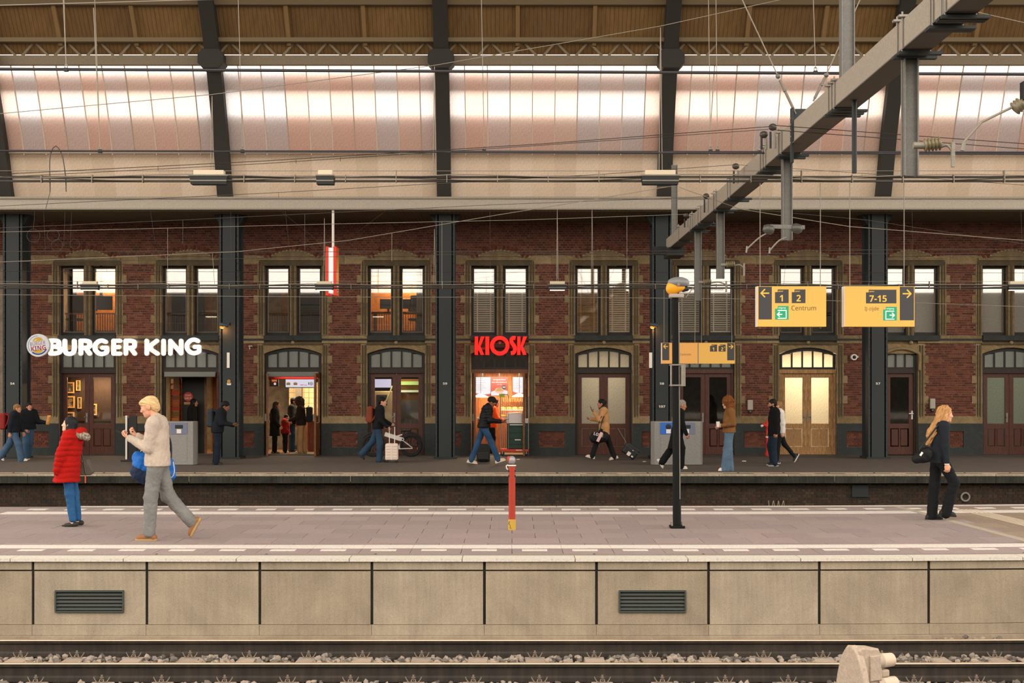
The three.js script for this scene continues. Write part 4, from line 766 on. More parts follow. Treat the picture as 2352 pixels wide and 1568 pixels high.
// ---- restaurant inside (two bays)
{
  const ax = fx(BAYS[1]), bx_ = fx(BAYS[2]);
  const tile = mat('#cdb489', 0.6), rearZ = ZW - 3.6, rear = thing('kitchen_wall', 'cream tiled kitchen wall behind the restaurant queue', 'wall panel', [bx_ + 0.1, 0, rearZ]);
  for (let r = 0; r < 7; r++) for (let k = 0; k < 12; k++) part('wall_tile', box(-0.75 + k * 0.15, -0.61 + k * 0.15, 0.9 + r * 0.16, 1.05 + r * 0.16, -0.02, 0), tile, rear);
  part('dado', box(-0.8, 1.0, 0, 0.88, -0.02, 0), mat('#6d3a1c', 0.6, { map: woodTex }), rear);
  const mb = P(689, 880, WALL + 1.7), k = (WALL + 1.7) / FOCAL;
  const t = thing('menu_screen', 'long white menu screen with burgers over the queue', 'screen', [mb.x, mb.y, mb.z]); const w = 66 * k, h = 18 * k;
  part('housing', box(-w / 2 - 0.02, w / 2 + 0.02, -h / 2 - 0.02, h / 2 + 0.02, -0.06, -0.002), M.black, t); part('ceiling_bracket', box(-0.02, 0.02, h / 2, fy(786) - mb.y, -0.05, -0.02), M.black, t);
  part('display', face(w, h, 0.001), glowPrint(canvasTex(512, 140, (g, W, H) => { g.fillStyle = '#e6e2f0'; g.fillRect(0, 0, W, H); for (const x of [50, 175]) { g.fillStyle = '#c47a3a'; g.beginPath(); g.ellipse(x, 70, 34, 20, 0, Math.PI, 0); g.fill(); g.fillStyle = '#6b3a1e'; g.fillRect(x - 34, 72, 68, 12); g.fillStyle = '#4d8a3a'; g.fillRect(x - 36, 84, 72, 6); g.fillStyle = '#c47a3a'; g.fillRect(x - 32, 90, 64, 12); } g.fillStyle = '#c04b3a'; g.fillRect(260, 94, 60, 10); g.fillRect(330, 98, 50, 8); g.fillStyle = '#222'; g.fillRect(404, 52, 14, 44); g.lineWidth = 6; g.strokeStyle = '#222'; g.beginPath(); g.arc(458, 76, 26, 0, 7); g.stroke(); g.beginPath(); g.arc(458, 76, 12, 0, 7); g.stroke(); }), 0.85), t);
  const mb2 = P(630, 877, WALL + 1.7), t2 = thing('menu_screen', 'small dark menu screen with a red burger picture', 'screen', [mb2.x, mb2.y, mb2.z]); const w2 = 16 * k, h2 = 17 * k;
  part('housing', box(-w2 / 2 - 0.02, w2 / 2 + 0.02, -h2 / 2 - 0.02, h2 / 2 + 0.02, -0.06, -0.002), M.black, t2); part('ceiling_bracket', box(-0.02, 0.02, h2 / 2, fy(786) - mb2.y, -0.05, -0.02), M.black, t2); part('display', face(w2, h2, 0.001), glowPrint(canvasTex(128, 128, (g) => { g.fillStyle = '#3a2320'; g.fillRect(0, 0, 128, 128); g.fillStyle = '#d8402a'; g.fillRect(8, 4, 112, 22); g.fillStyle = '#d89a50'; g.fillRect(20, 30, 90, 20); g.fillStyle = '#c5331f'; g.fillRect(16, 52, 96, 12); g.fillStyle = '#eee'; g.beginPath(); g.arc(76, 96, 22, 0, 7); g.fill(); }), 0.7), t2);
  const fascia = thing('red_fascia', 'red strip above the restaurant menu screens', 'fascia', [bx_, fy(866), ZW - 1.6]); part('board', box(-0.95, 0.75, -0.04, 0.05, -0.05, 0.0), mat('#a31a18', 0.5), fascia); part('edge_strip', box(-0.95, 0.75, -0.055, -0.04, -0.03, 0.01), M.black, fascia); for (const x of [-0.8, 0.6]) part('ceiling_bracket', box(x, x + 0.03, 0.05, fy(786) - fy(866), -0.04, -0.01), M.black, fascia);
  const pl = thing('interior_pillar', 'dark pillar between the restaurant screens', 'pillar', [fx(650), 0, ZW - 3.0]); part('pillar_shaft', box(-0.08, 0.1, 0.0, 2.75, -0.15, 0.15), mat('#4c4334', 0.7), pl); part('pillar_base', box(-0.1, 0.12, 0, 0.15, -0.17, 0.17), M.black, pl);
  const ct = thing('order_counter', 'brown order counter at the end of the restaurant', 'counter', [fx(712), 0, ZW - 2.4]); part('counter_body', box(-0.35, 0.4, 0, 1.02, -0.3, 0.3), mat('#7a3a1c', 0.6, { map: woodTex }), ct); part('counter_top', box(-0.38, 0.43, 1.02, 1.07, -0.33, 0.33), mat('#caa25e', 0.5), ct);
  const kio = thing('order_kiosk', 'green framed ordering terminal on the restaurant counter', 'terminal', [fx(724), 1.07, ZW - 2.3]); part('terminal_body', rbox(0.26, 0.75, 0.12, 0.03, 0, 0.42, 0), mat('#6d6a3a', 0.5), kio); part('terminal_foot', box(-0.1, 0.1, 0, 0.06, -0.1, 0.1), M.black, kio);
  ceilingLamp(bx_, fy(852), ZW - 2.2, 1.3, 1.4, SHOPW, 30, 2.2, 'warm ceiling lamp over the restaurant queue');
  ceilingLamp(ax + 0.3, fy(852), ZW - 2.6, 0.6, 0.6, WARMW, 50, 2, 'warm ceiling lamp behind the staff door');
  // staff door and shelving seen through the first doorway
  const sd = thing('staff_door', 'black staff door with a red round notice inside the restaurant', 'door', [fx(424), 0, ZW - 1.0]);
  part('door_panel', box(-0.3, 0.34, 0, 2.3, -0.05, 0), mat('#1c1612', 0.6), sd);
  const disc = new THREE.CylinderGeometry(0.13, 0.13, 0.008, 32); disc.rotateX(Math.PI / 2); disc.translate(-0.12, 1.6, 0.005); part('round_notice', disc, mat('#c92a1c', 0.5), sd, 'red round notice');
  part('notice_words', merge([textGeo('STAFF', 0.055, 0.003, fontSans, 0, 0.8).translate(-0.12, 1.635, 0.009), textGeo('ONLY!', 0.055, 0.003, fontSans, 0, 0.85).translate(-0.12, 1.555, 0.009)]), M.cream, sd);
  part('small_plate', box(-0.24, -0.01, 1.38, 1.45, 0, 0.006), mat('#c98a4a', 0.5), sd); part('door_frame', box(0.34, 0.4, 0, 2.4, -0.08, 0.02), mat('#8a5a2a', 0.5, { map: woodTex }), sd);
  const sh = thing('shelf_rack', 'orange steel shelf rack inside the restaurant doorway', 'shelf', [fx(387), 0, ZW - 0.9]); for (const xx of [-0.13, 0.11]) part('upright', box(xx, xx + 0.02, 0, 2.1, -0.15, 0.15), mat('#b4531c', 0.5), sh); for (let q = 0; q < 9; q++) part('shelf', box(-0.13, 0.13, 0.75 + q * 0.15, 0.77 + q * 0.15, -0.15, 0.15), mat('#b4531c', 0.5), sh);
  const boxC = ['#c9661f', '#d3812c', '#7d6b22', '#b83c1a', '#c25a1e', '#8a4a20', '#c4401f']; for (let q = 0; q < 7; q++) { const b = solo('food_carton', rbox(0.2, 0.09, 0.22, 0.008), mat(boxC[q], 0.7), ['burnt orange', 'amber', 'olive green', 'dark red', 'rust coloured', 'brown', 'bright red'][q] + ' carton on the orange shelf rack', 'carton', 'cartons on the shelf rack'); b.position.set(fx(387), 0.815 + q * 0.15, ZW - 0.9); }
  const ob = thing('wood_panel', 'amber lit wood panel beyond the staff door', 'panel', [fx(474), 0, ZW - 1.6]); part('board', box(-0.2, 0.22, 0.02, 2.4, -0.03, 0), mat('#b5702a', 0.6, { map: woodTex }), ob); part('board_strip', box(-0.2, -0.16, 0.02, 2.4, 0, 0.02), mat('#d9a35a', 0.6), ob);
}
// ---- room with framed pictures behind the first doors
{
  const x = fx(BAYS[0]);
  const wall = thing('picture_wall', 'dark timber wall hung with framed pictures', 'wall panel', [x, 0, ZW - 1.4]); part('board', box(-1.2, 1.2, 0, 2.8, -0.04, 0), mat('#3a2416', 0.7, { map: woodTex }), wall); part('rail', box(-1.2, 1.2, 0.9, 0.95, 0, 0.02), M.frame, wall);
  const frames = [[161, 890, 20, 25], [157, 923, 30, 27], [160, 957, 22, 22], [180, 885, 10, 24], [213, 940, 20, 26], [208, 902, 7, 27], [183, 925, 9, 26]];
  const says = ['tall framed portrait at the top of the picture wall', 'wide framed landscape in the middle of the picture wall', 'framed picture low on the picture wall', 'narrow amber framed picture near the door stile', 'framed portrait alone behind the second door pane', 'slim framed strip beside the blue reflection', 'small amber framed picture beside the landscape'];
  frames.forEach(([px, py, w, h], i) => {
    const kk = (WALL + 1.388) / FOCAL, p = P(px, py, WALL + 1.388), a = w * kk / 2, b = h * kk / 2, f = Math.min(0.035, a * 0.4), t = thing('picture_frame', says[i], 'picture', [p.x, p.y, p.z]);
    part('frame', merge([box(-a, a, b - f, b, 0, 0.03), box(-a, a, -b, -b + f, 0, 0.03), box(-a, -a + f, -b + f, b - f, 0, 0.03), box(a - f, a, -b + f, b - f, 0, 0.03)]), mat('#d9a560', 0.5), t);
    part('picture', face(2 * (a - f), 2 * (b - f), 0.008), new THREE.MeshStandardMaterial({ map: canvasTex(64, 64, (g) => { g.fillStyle = i % 2 ? '#7a6248' : '#4c463c'; g.fillRect(0, 0, 64, 64); for (let q = 0; q < 14; q++) { g.fillStyle = ['#2d2a24', '#8c7350', '#a58a60', '#3e4a44'][q % 4]; g.fillRect((q * 23 + i * 11) % 60, (q * 37 + i * 7) % 60, 10 + q % 9, 8 + (q * 5) % 12); } }), roughness: 0.6 }), t); part('backing', box(-a + 0.004, a - 0.004, -b + 0.004, b - 0.004, -0.01, 0.006), M.frame, t);
  });
  ceilingLamp(x, fy(858), ZW - 0.9, 0.8, 0.25, WARMW, 120, 1.5, 'warm strip lamp over the picture wall');
}
// ---- shop behind the bicycle doors
{
  const x = fx(BAYS[3]);
  const sc = P(872, 880, WALL + 1.6), t = thing('menu_screen', 'bright lilac screen inside the bicycle doors', 'screen', [sc.x, sc.y, sc.z]); part('housing', box(-0.34, 0.34, -0.13, 0.13, -0.05, -0.002), M.black, t); part('display', face(0.66, 0.24, 0.001), glowPrint(canvasTex(128, 48, (g) => { g.fillStyle = '#d9cfe8'; g.fillRect(0, 0, 128, 48); g.fillStyle = '#2d7a5a'; g.beginPath(); g.arc(22, 18, 7, 0, 7); g.fill(); }), 0.9), t);
  const cs = thing('display_case', 'chilled display case with green and orange stock inside the bicycle doors', 'display case', [x + 0.42, 0, ZW - 1.8]); part('case_body', box(-0.5, 0.5, 0, 1.5, -0.3, 0.3), mat('#2a2723', 0.6), cs); part('shelf_strip', box(-0.5, 0.5, 1.93, 2.03, 0.2, 0.3), new THREE.MeshStandardMaterial({ color: '#7d9a5a', emissive: '#a8d080', emissiveIntensity: 0.35 }), cs, 'glowing green strip lamp'); part('case_top', box(-0.5, 0.5, 1.5, 2.1, -0.3, 0.0), mat('#b0762a', 0.6), cs); part('case_lip', box(-0.5, 0.5, 1.72, 1.78, 0.0, 0.3), mat('#9ab0a0', 0.4), cs);
  const mch = thing('vending_unit', 'cream and black machine behind the first bicycle door pane', 'machine', [x - 0.45, 0, ZW - 1.4]); part('unit_body', rbox(0.6, 1.75, 0.4, 0.03, 0, 0.88, 0), mat('#a08c6a', 0.5), mch); part('unit_window', box(-0.2, 0.1, 1.35, 1.65, 0.2, 0.21), M.black, mch); part('unit_flap', beam(V(0.0, 1.3, 0.22), V(0.25, 1.9, 0.22), 0.2, 0.02), mat('#cfd0a0', 0.5), mch);
  ceilingLamp(x, fy(858), ZW - 1.0, 0.8, 0.4, SHOPW, 26, 1.2, 'ceiling lamp inside the bicycle doors');
}
// ---- lights behind the frosted doors
ceilingLamp(fx(BAYS[5]), fy(797), ZW - 1.3, 1.2, 0.9, new THREE.Color(1, 0.9, 0.75), 34, 1, 'lamp behind the pale frosted double doors');
ceilingLamp(fx(BAYS[6]), fy(856), ZW - 2.6, 0.5, 0.3, new THREE.Color(1, 0.9, 0.75), 1.2, 1, 'faint lamp behind the dark paned doors');
ceilingLamp(fx(BAYS[7]), fy(797), ZW - 1.3, 1.4, 1.1, new THREE.Color(1, 0.86, 0.62), 120, 3, 'strong warm lamp behind the light oak doors');
ceilingLamp(fx(BAYS[9]), fy(797), ZW - 1.5, 1.2, 0.9, new THREE.Color(0.95, 1, 0.85), 22, 1, 'cool lamp behind the grey frosted doors');

// ---- yellow platform signs
const printSpec = (g, w, h) => { g.textBaseline = 'alphabetic'; };
function arrow(g, x, y, s, dir, col, lw) { g.strokeStyle = col; g.lineWidth = lw; g.lineCap = 'butt'; g.lineJoin = 'miter'; g.beginPath(); g.moveTo(x - dir * s * 0.5, y); g.lineTo(x + dir * s * 0.5, y); g.stroke(); g.beginPath(); g.moveTo(x + dir * s * 0.02, y - s * 0.5); g.lineTo(x + dir * s * 0.5, y); g.lineTo(x + dir * s * 0.02, y + s * 0.5); g.stroke(); }
function numberBox(g, x, y, w, h, str, small) { g.fillStyle = '#3b3a3f'; g.fillRect(x, y, w, h); g.fillStyle = '#eab757'; g.fillRect(x, y, Math.min(26, w * 0.2), 26 * (h / 132)); g.fillStyle = '#f3bf45'; g.font = `bold ${Math.round(h * 0.14)}px sans-serif`; g.fillText('spoor', x + Math.min(30, w * 0.24), y + h * 0.17); g.font = `bold ${Math.round(h * 0.66)}px sans-serif`; g.textAlign = 'center'; g.fillText(str, x + w * (str.length > 2 ? 0.4 : 0.5), y + h * 0.88); if (small) { g.font = `bold ${Math.round(h * 0.26)}px sans-serif`; g.fillText(small, x + w * 0.84, y + h * 0.46); } g.textAlign = 'left'; }
function exitBox(g, x, y, s, dir) { g.fillStyle = '#1aa47a'; g.fillRect(x, y, s, s); g.fillStyle = '#eab757'; g.fillRect(x, y, s * 0.2, s * 0.2); g.fillStyle = '#d9f3e4'; g.font = `bold ${Math.round(s * 0.15)}px sans-serif`; g.fillText('uitgang', x + s * 0.24, y + s * 0.18); g.strokeStyle = '#e9fbf2'; g.lineWidth = s * 0.075; const a = x + s * 0.2, b = x + s * 0.82, t = y + s * 0.32, o = y + s * 0.9; g.beginPath(); if (dir < 0) { g.moveTo(a, t); g.lineTo(b, t); g.lineTo(b, o); g.lineTo(a, o); } else { g.moveTo(b, t); g.lineTo(a, t); g.lineTo(a, o); g.lineTo(b, o); } g.stroke(); arrow(g, x + s * (dir < 0 ? 0.36 : 0.64), y + s * 0.61, s * 0.36, dir, '#e9fbf2', s * 0.085); }
function platformSign(px0, px1, py0, py1, d, draw, label, rods, rodTop) {
  const k = d / FOCAL, w = (px1 - px0) * k, h = (py1 - py0) * k, c = P((px0 + px1) / 2, (py0 + py1) / 2, d), t = thing('platform_sign', label, 'sign', [c.x, c.y, c.z], 0, undefined);
  part('sign_box', rbox(w, h, 0.16, 0.008, 0, 0, -0.08), M.yellow, t);
  part('sign_print', face(w - 0.004, h - 0.004, 0.0015), new THREE.MeshStandardMaterial({ map: canvasTex(Math.round(660 * w / h * h / w), Math.round(660 * h / w), draw), roughness: 0.5 }), t);
  part('end_cap', box(-w / 2 - 0.006, -w / 2, -h / 2, h / 2, -0.16, 0.002), M.white, t);
  for (const px of rods) { const x = (px - 1176) * k - c.x; part('hanger_rod', bar(V(x, h / 2, -0.08), V(x, rodTop - c.y, -0.08), 0.006, 6), M.galv, t); part('rod_nut', new THREE.CylinderGeometry(0.012, 0.012, 0.02, 8).translate(x, -h / 2 - 0.01, -0.08), M.galv, t); }
  return t;
}
const yTray = P(0, 410, 20.4).y - 0.05;
platformSign(1740, 1898, 657, 750, 20.4, (g, w, h) => { const q = w / 660; g.scale(q, q); g.fillStyle = '#eab757'; g.fillRect(0, 0, 660, 400); g.fillStyle = '#3b3a3f'; g.fillRect(8, 4, 128, 316); arrow(g, 72, 66, 78, -1, '#f3bf45', 13); numberBox(g, 166, 30, 132, 132, '1'); numberBox(g, 328, 30, 132, 132, '2'); exitBox(g, 166, 190, 132, -1); g.fillStyle = '#3b3226'; g.font = '62px sans-serif'; g.fillText('Centrum', 322, 232); }, 'yellow hanging sign reading 1 2 Centrum with a green exit mark', [1748, 1887], yTray);
platformSign(1940, 2101, 657, 750, 20.4, (g, w, h) => { const q = w / 660; g.scale(q, q); g.fillStyle = '#eab757'; g.fillRect(0, 0, 660, 400); g.fillStyle = '#3b3a3f'; g.fillRect(520, 4, 134, 318); arrow(g, 586, 70, 78, 1, '#f3bf45', 13); numberBox(g, 200, 32, 288, 130, '7-15'); exitBox(g, 362, 194, 130, 1); g.fillStyle = '#3b3226'; g.font = '46px sans-serif'; g.fillText('IJ-zijde', 186, 228); }, 'yellow hanging sign reading 7-15 IJ-zijde with a green exit mark', [1955, 2080], yTray);
const yTray2 = P(0, 660, 34).y - 0.03;
platformSign(1520, 1603, 787, 835, 34, (g, w, h) => { const q = w / 660; g.scale(q, q); g.fillStyle = '#eaae5c'; g.fillRect(0, 0, 660, 400); g.fillStyle = '#3b3a3f'; g.fillRect(8, 4, 128, 316); arrow(g, 72, 66, 78, -1, '#f3bf45', 15); g.fillStyle = '#3b3226'; g.font = '52px sans-serif'; g.fillText('Centrum', 330, 232); }, 'small yellow sign reading Centrum behind the slender pole', [1526, 1597], yTray2);
platformSign(1605, 1688, 787, 835, 34, (g, w, h) => { const q = w / 660; g.scale(q, q); g.fillStyle = '#eab757'; g.fillRect(0, 0, 660, 400); g.fillStyle = '#3b3a3f'; g.fillRect(520, 4, 132, 318); arrow(g, 586, 70, 78, 1, '#f3bf45', 15); numberBox(g, 204, 30, 130, 130, '1'); numberBox(g, 362, 30, 130, 130, '2', 'a'); }, 'small yellow sign reading 1 2a with an arrow', [1612, 1682], yTray2);
// ---- red and white striped blade sign hanging over the platform
{
  const c = P(760, 622, 37.76), k = 37.76 / FOCAL, h = 112 * k, w = 24 * k, t = thing('blade_sign', 'red and white striped illuminated sign box hanging from a pale tube', 'sign', [c.x, c.y, c.z]);
  const red = new THREE.MeshStandardMaterial({ color: '#c92a16', emissive: '#e02a10', emissiveIntensity: 0.35, roughness: 0.5 }), wht = new THREE.MeshStandardMaterial({ color: '#e9dfe0', emissive: '#fff0ee', emissiveIntensity: 0.4, roughness: 0.5 });
  part('sign_core', box(-w * 0.22, w * 0.24, -h / 2 + 0.06, h / 2 - 0.03, -0.6, 0.0), wht, t); part('red_side', box(-w / 2, -w * 0.22, -h / 2, h / 2, -0.6, 0.0), red, t); part('red_side', box(w * 0.24, w / 2, -h / 2, h / 2, -0.6, 0.01), red, t);
  const pr = new THREE.PlaneGeometry(0.58, h - 0.04); pr.rotateY(Math.PI / 2); pr.translate(w / 2 + 0.002, 0, -0.3); part('picture_face', pr, glowPrint(canvasTex(128, 256, (g) => { g.fillStyle = '#d8602a'; g.fillRect(0, 0, 128, 256); for (let q = 0; q < 9; q++) { g.fillStyle = q % 2 ? '#f0c060' : '#e89a40'; g.fillRect(10 + q * 12, 30 + (q * 29) % 50, 9, 150); } g.fillStyle = '#f4f0ee'; g.beginPath(); g.arc(64, 215, 26, 0, 7); g.fill(); g.fillStyle = '#28407e'; g.fillRect(40, 224, 48, 10); }), 0.45), t);
  part('hanger_tube', bar(V(0.02, h / 2 - 0.03, -0.3), V(0.02, 6.44 - c.y, -0.3), 0.035, 12), M.white, t); part('hanger_cap', box(-0.06, 0.1, h / 2 - 0.03, h / 2 + 0.0, -0.36, -0.24), M.galv, t);
}
// ================================================================ OVERHEAD LINE AND CABLES
const roofY = (x, z) => { let best = 17; for (let k = 0; k <= 120; k++) { const p = profCurve.getPoint(k / 120); if (Math.abs(p.z - z) < 0.4) best = p.y + 0.3; } return best; };
// ---- gantry beam running across the tracks
const GX = 3.5, GY = 4.98, GW = 0.22, GH = 0.27;
{
  const g = thing('gantry_beam', 'pale steel box beam carrying the overhead line across the tracks', 'gantry');
  part('box_girder', box(GX, GX + GW, GY, GY + GH, -33.6, -6), M.beamPaint, g);
  part('shaded_underside', box(GX - 0.02, GX + GW + 0.02, GY - 0.012, GY, -33.6, -6), mat('#5e5850', 0.7), g);  // shade of the beam underside put into a darker plate colour
  const clampAt = (z) => { // stirrup bolts round the beam
    const c = part('clamp', merge([bar(V(GX - 0.014, GY - 0.05, z), V(GX - 0.014, GY + GH + 0.06, z), 0.009, 6), bar(V(GX + GW + 0.014, GY - 0.05, z), V(GX + GW + 0.014, GY + GH + 0.06, z), 0.009, 6)]), M.galv, g);
    part('clamp_plate', box(GX - 0.05, GX + GW + 0.12, GY - 0.055, GY - 0.03, z - 0.035, z + 0.035), M.iron, c); part('clamp_plate', box(GX - 0.05, GX + GW + 0.05, GY + GH + 0.01, GY + GH + 0.03, z - 0.03, z + 0.03), M.galv, c);
  };
  const dOf = (px) => FOCAL * GX / (px - 1176);
  for (const px of [1560, 1586, 1591, 1604, 1610, 1640, 1646, 1672, 1678, 1748, 1754, 1760, 1790, 1797, 1905, 1912, 1919, 2064, 2076, 2140, 2146, 2166, 2171, 2175]) clampAt(-dOf(px));
  // splice plate with bolts
  const z0 = -dOf(1822); part('splice_plate', box(GX - 0.03, GX - 0.002, GY - 0.25, GY + GH + 0.16, z0 - 0.05, z0 + 0.05), M.iron, g);
  for (let k = 0; k < 5; k++) { const b = new THREE.SphereGeometry(0.014, 8, 6); b.translate(GX - 0.032, GY + k * 0.075, z0); part('bolt', b, M.galv, g); }
  part('splice_cap', box(GX - 0.02, GX + GW, GY + GH, GY + GH + 0.15, z0 - 0.02, z0 + 0.02), M.iron, g);
  part('end_bracket', merge([box(GX - 0.05, GX + 0.3, GY - 0.18, GY, -33.62, -32.6), box(GX - 0.32, GX - 0.02, GY - 0.1, GY + 0.08, -33.5, -33.3)]), M.ironDark, g);
  // vertical post up to the roof
  const zp = -dOf(1926); part('roof_post', merge([box(GX + 0.02, GX + 0.03, GY + GH, 17.2, zp - 0.07, zp + 0.07), box(GX + 0.15, GX + 0.16, GY + GH, 17.2, zp - 0.07, zp + 0.07), box(GX + 0.03, GX + 0.15, GY + GH, 17.2, zp - 0.006, zp + 0.006)]), M.steel, g);
  const far = P(1549, 500, 33.4); part('roof_post', merge([box(far.x - 0.065, far.x - 0.053, GY + GH, 6.9, -33.46, -33.34), box(far.x + 0.053, far.x + 0.065, GY + GH, 6.9, -33.46, -33.34), box(far.x - 0.053, far.x + 0.053, GY + GH, 6.9, -33.405, -33.395)]), M.steel, g);
  // hanging posts: H sections with a foot
  const hang = (px, pyb, name, w = 0.13) => { const d = dOf(px) , z = -d, x = GX + GW / 2, yb = EYE + (878 - pyb) * d / FOCAL, m = part('drop_post', merge([box(x - w / 2, x - w / 2 + 0.012, yb, GY, z - w / 2, z + w / 2), box(x + w / 2 - 0.012, x + w / 2, yb, GY, z - w / 2, z + w / 2), box(x - w / 2, x + w / 2, yb, GY, z - 0.006, z + 0.006)]), M.steel, g); part('post_plate', box(x - 0.14, x + 0.14, GY - 0.03, GY - 0.013, z - 0.12, z + 0.12), M.iron, m); return V(x, yb, z); };
  const feet = [[1590, 690], [1640, 640], [1788, 552], [2062, 404]].map(([px, py]) => hang(px, py));
  part('service_tube', bar(V(GX + 0.1, GY, zp + 0.3), V(GX + 0.1, EYE + (878 - 408) * 15.9 / FOCAL, zp + 0.3), 0.026, 10), M.ironDark, g);
}
// ---- porcelain insulators with steady arms on the drop posts
function insulatorAt(px, py, d, dir, len, label, glow) {
  const p = P(px, py, d), t = thing('line_insulator', label, 'insulator', [p.x, p.y, p.z]);
  const prof = []; for (let k = 0; k < 5; k++) { prof.push(new THREE.Vector2(0.035, k * 0.03), new THREE.Vector2(0.06, k * 0.03 + 0.012), new THREE.Vector2(0.035, k * 0.03 + 0.024)); }
  const g = new THREE.LatheGeometry([new THREE.Vector2(0.001, 0), ...prof, new THREE.Vector2(0.001, 0.15)], 18); g.rotateZ(-dir * Math.PI / 2 * 0.92); part('porcelain', g, mat('#7d7358', 0.25), t);
  part('cap', bar(V(-dir * 0.09, 0, 0), V(0, 0, 0), 0.03, 10), M.galv, t);
  const arm = tube([V(dir * 0.14, -0.012, 0), V(dir * (0.14 + len * 0.5), 0.0, 0.02), V(dir * (0.14 + len * 0.9), -0.05, 0.04), V(dir * (0.14 + len), -0.1, 0.05)], 0.014, 16, 8); part('steady_arm', arm, M.galv, t);
  part('wire_clip', merge([box(dir * (0.14 + len * 0.94) - 0.015, dir * (0.14 + len * 0.94) + 0.015, -0.19, 0.02, 0.03, 0.06)]), M.galv, t);
}
insulatorAt(1668, 608, 24.8, 1, 0.16, 'insulator with a short steady arm on the longer inner drop post'); insulatorAt(1616, 648, 28.0, 1, 0.3, 'insulator with a long steady arm on the outer drop post');
insulatorAt(2122, 334, 12.6, 1, 0.1, 'shiny insulator with stub arm on the wide drop post');
{ // arm reaching in from a neighbouring post
  const a = P(2352, 225, 13), t = thing('line_insulator', 'ribbed insulator holding a bent pale registration arm', 'insulator', a.toArray());
  const g = new THREE.LatheGeometry([[0.001, 0], [0.03, 0], [0.065, 0.015], [0.03, 0.03], [0.065, 0.045], [0.03, 0.06], [0.065, 0.075], [0.03, 0.09], [0.03, 0.16], [0.001, 0.16]].map(([x, y]) => new THREE.Vector2(x, y)), 18); g.rotateZ(-0.9); g.translate(-0.09, -0.1, 0); part('porcelain', g, mat('#8a8068', 0.25), t); part('clamp', box(-0.02, 0.25, -0.02, 0.14, -0.05, 0.05), M.black, t);
  const b = P(2255, 280, 13).sub(a), c = P(2215, 325, 13).sub(a); part('steady_arm', merge([bar(V(-0.06, -0.06, 0), b, 0.011, 8), bar(b, c, 0.011, 8)]), M.wireLight, t); part('wire_clip', bar(c, c.clone().add(V(-0.02, -0.08, 0)), 0.018, 8), M.galv, t); part('post_arm', bar(V(0.1, 0.05, 0), V(1.6, 0.9, 0), 0.03, 8), M.steel, t); part('stay_post', box(1.5, 1.64, -5, 13, -0.07, 0.07), M.steel, t);
}
{ // cluster of insulators and arms on the middle post
  const d = 18.9, o = P(1816, 530, d), t = thing('line_insulator', 'pair of insulators with drooping arms on the middle drop post', 'insulator', o.toArray()), q = (px, py, dz = 0) => P(px, py, d).sub(o).add(V(0, 0, dz));
  const body = new THREE.LatheGeometry([[0.001, 0], [0.03, 0], [0.06, 0.03], [0.065, 0.09], [0.04, 0.14], [0.001, 0.14]].map(([x, y]) => new THREE.Vector2(x, y)), 16);
  for (const [px, py] of [[1765, 530], [1830, 528]]) { const g = body.clone(); g.rotateZ(1.3); const p = q(px, py); g.translate(p.x + 0.07, p.y, p.z); part('porcelain', g, mat('#4a4a46', 0.35), t); }
  part('cross_arm', beam(q(1768, 520), q(1848, 522), 0.04, 0.05), M.steel, t);
  part('steady_arm', tube([q(1768, 532), q(1745, 545), q(1715, 572)], 0.011, 12, 6), M.galv, t); part('steady_arm', tube([q(1806, 545), q(1790, 552), q(1768, 575)], 0.011, 12, 6), M.galv, t); part('wire_clip', merge([bar(q(1716, 565), q(1714, 580), 0.012, 6), bar(q(1768, 568), q(1767, 582), 0.012, 6)]), M.galv, t);
}
// insulator pairs riding on top of the gantry
for (const [px, py, pb, label] of [[1775, 292, 330, 'double mushroom insulator on top of the gantry near the splice'], [1690, 382, 412, 'mushroom insulator on the gantry above the inner post'], [1622, 450, 480, 'mushroom insulator on the gantry above the outer post'], [1576, 495, 515, 'mushroom insulator nearest the far end of the gantry']]) {
  const d = FOCAL * GX / (px + 20 - 1176), p = P(px, py, d), base = P(px, pb, d), t = thing('post_insulator', label, 'insulator', [p.x, base.y, p.z]), h = p.y - base.y;
  for (const dx of px === 1775 ? [-0.1, 0] : [0]) { const g = new THREE.SphereGeometry(0.055, 14, 10); g.scale(1, 0.85, 1); g.translate(dx, h - (dx ? 0.08 : 0), dx); part('insulator_head', g, mat('#3e3a35', 0.4), t); part('pin', bar(V(dx - 0.03, -0.06, dx), V(dx - 0.03, h - 0.06, dx), 0.014, 8), M.iron, t); part('pin', bar(V(dx + 0.03, -0.06, dx), V(dx + 0.03, h - 0.06, dx), 0.014, 8), M.galv, t); }
}
// V stays with turnbuckles above the splice
{
  const d = 18.4, t = thing('stay_rods', 'pair of V-shaped stay rods with insulating links above the splice', 'stay'), q = (px, py) => P(px, py, d), foot = q(1828, 262);
  for (const [top, up] of [[[1787, 175], [1705, 0]], [[1898, 172], [1975, 0]]]) {
    const T = q(...top), Uq = q(...up), dir = Uq.clone().sub(T); part('rod', bar(T, T.clone().add(dir.clone().multiplyScalar(5.5)), 0.008, 6), M.wireLight, t);
    const end = top[0] < 1828 ? foot : q(1868, 232); part('link', bar(T.clone().lerp(end, 0.1), T.clone().lerp(end, 0.9), 0.018, 8), mat('#7b7268', 0.5), t); const s = new THREE.SphereGeometry(0.032, 10, 8); s.translate(T.x, T.y, T.z); part('shackle', s, M.steel, t); const s2 = new THREE.SphereGeometry(0.024, 10, 8); const e = T.clone().lerp(end, 0.38); s2.translate(e.x, e.y, e.z); part('turnbuckle', s2, M.steel, t); part('end_link', bar(T.clone().lerp(end, 0.9), end, 0.012, 6), M.steel, t);
  }
}
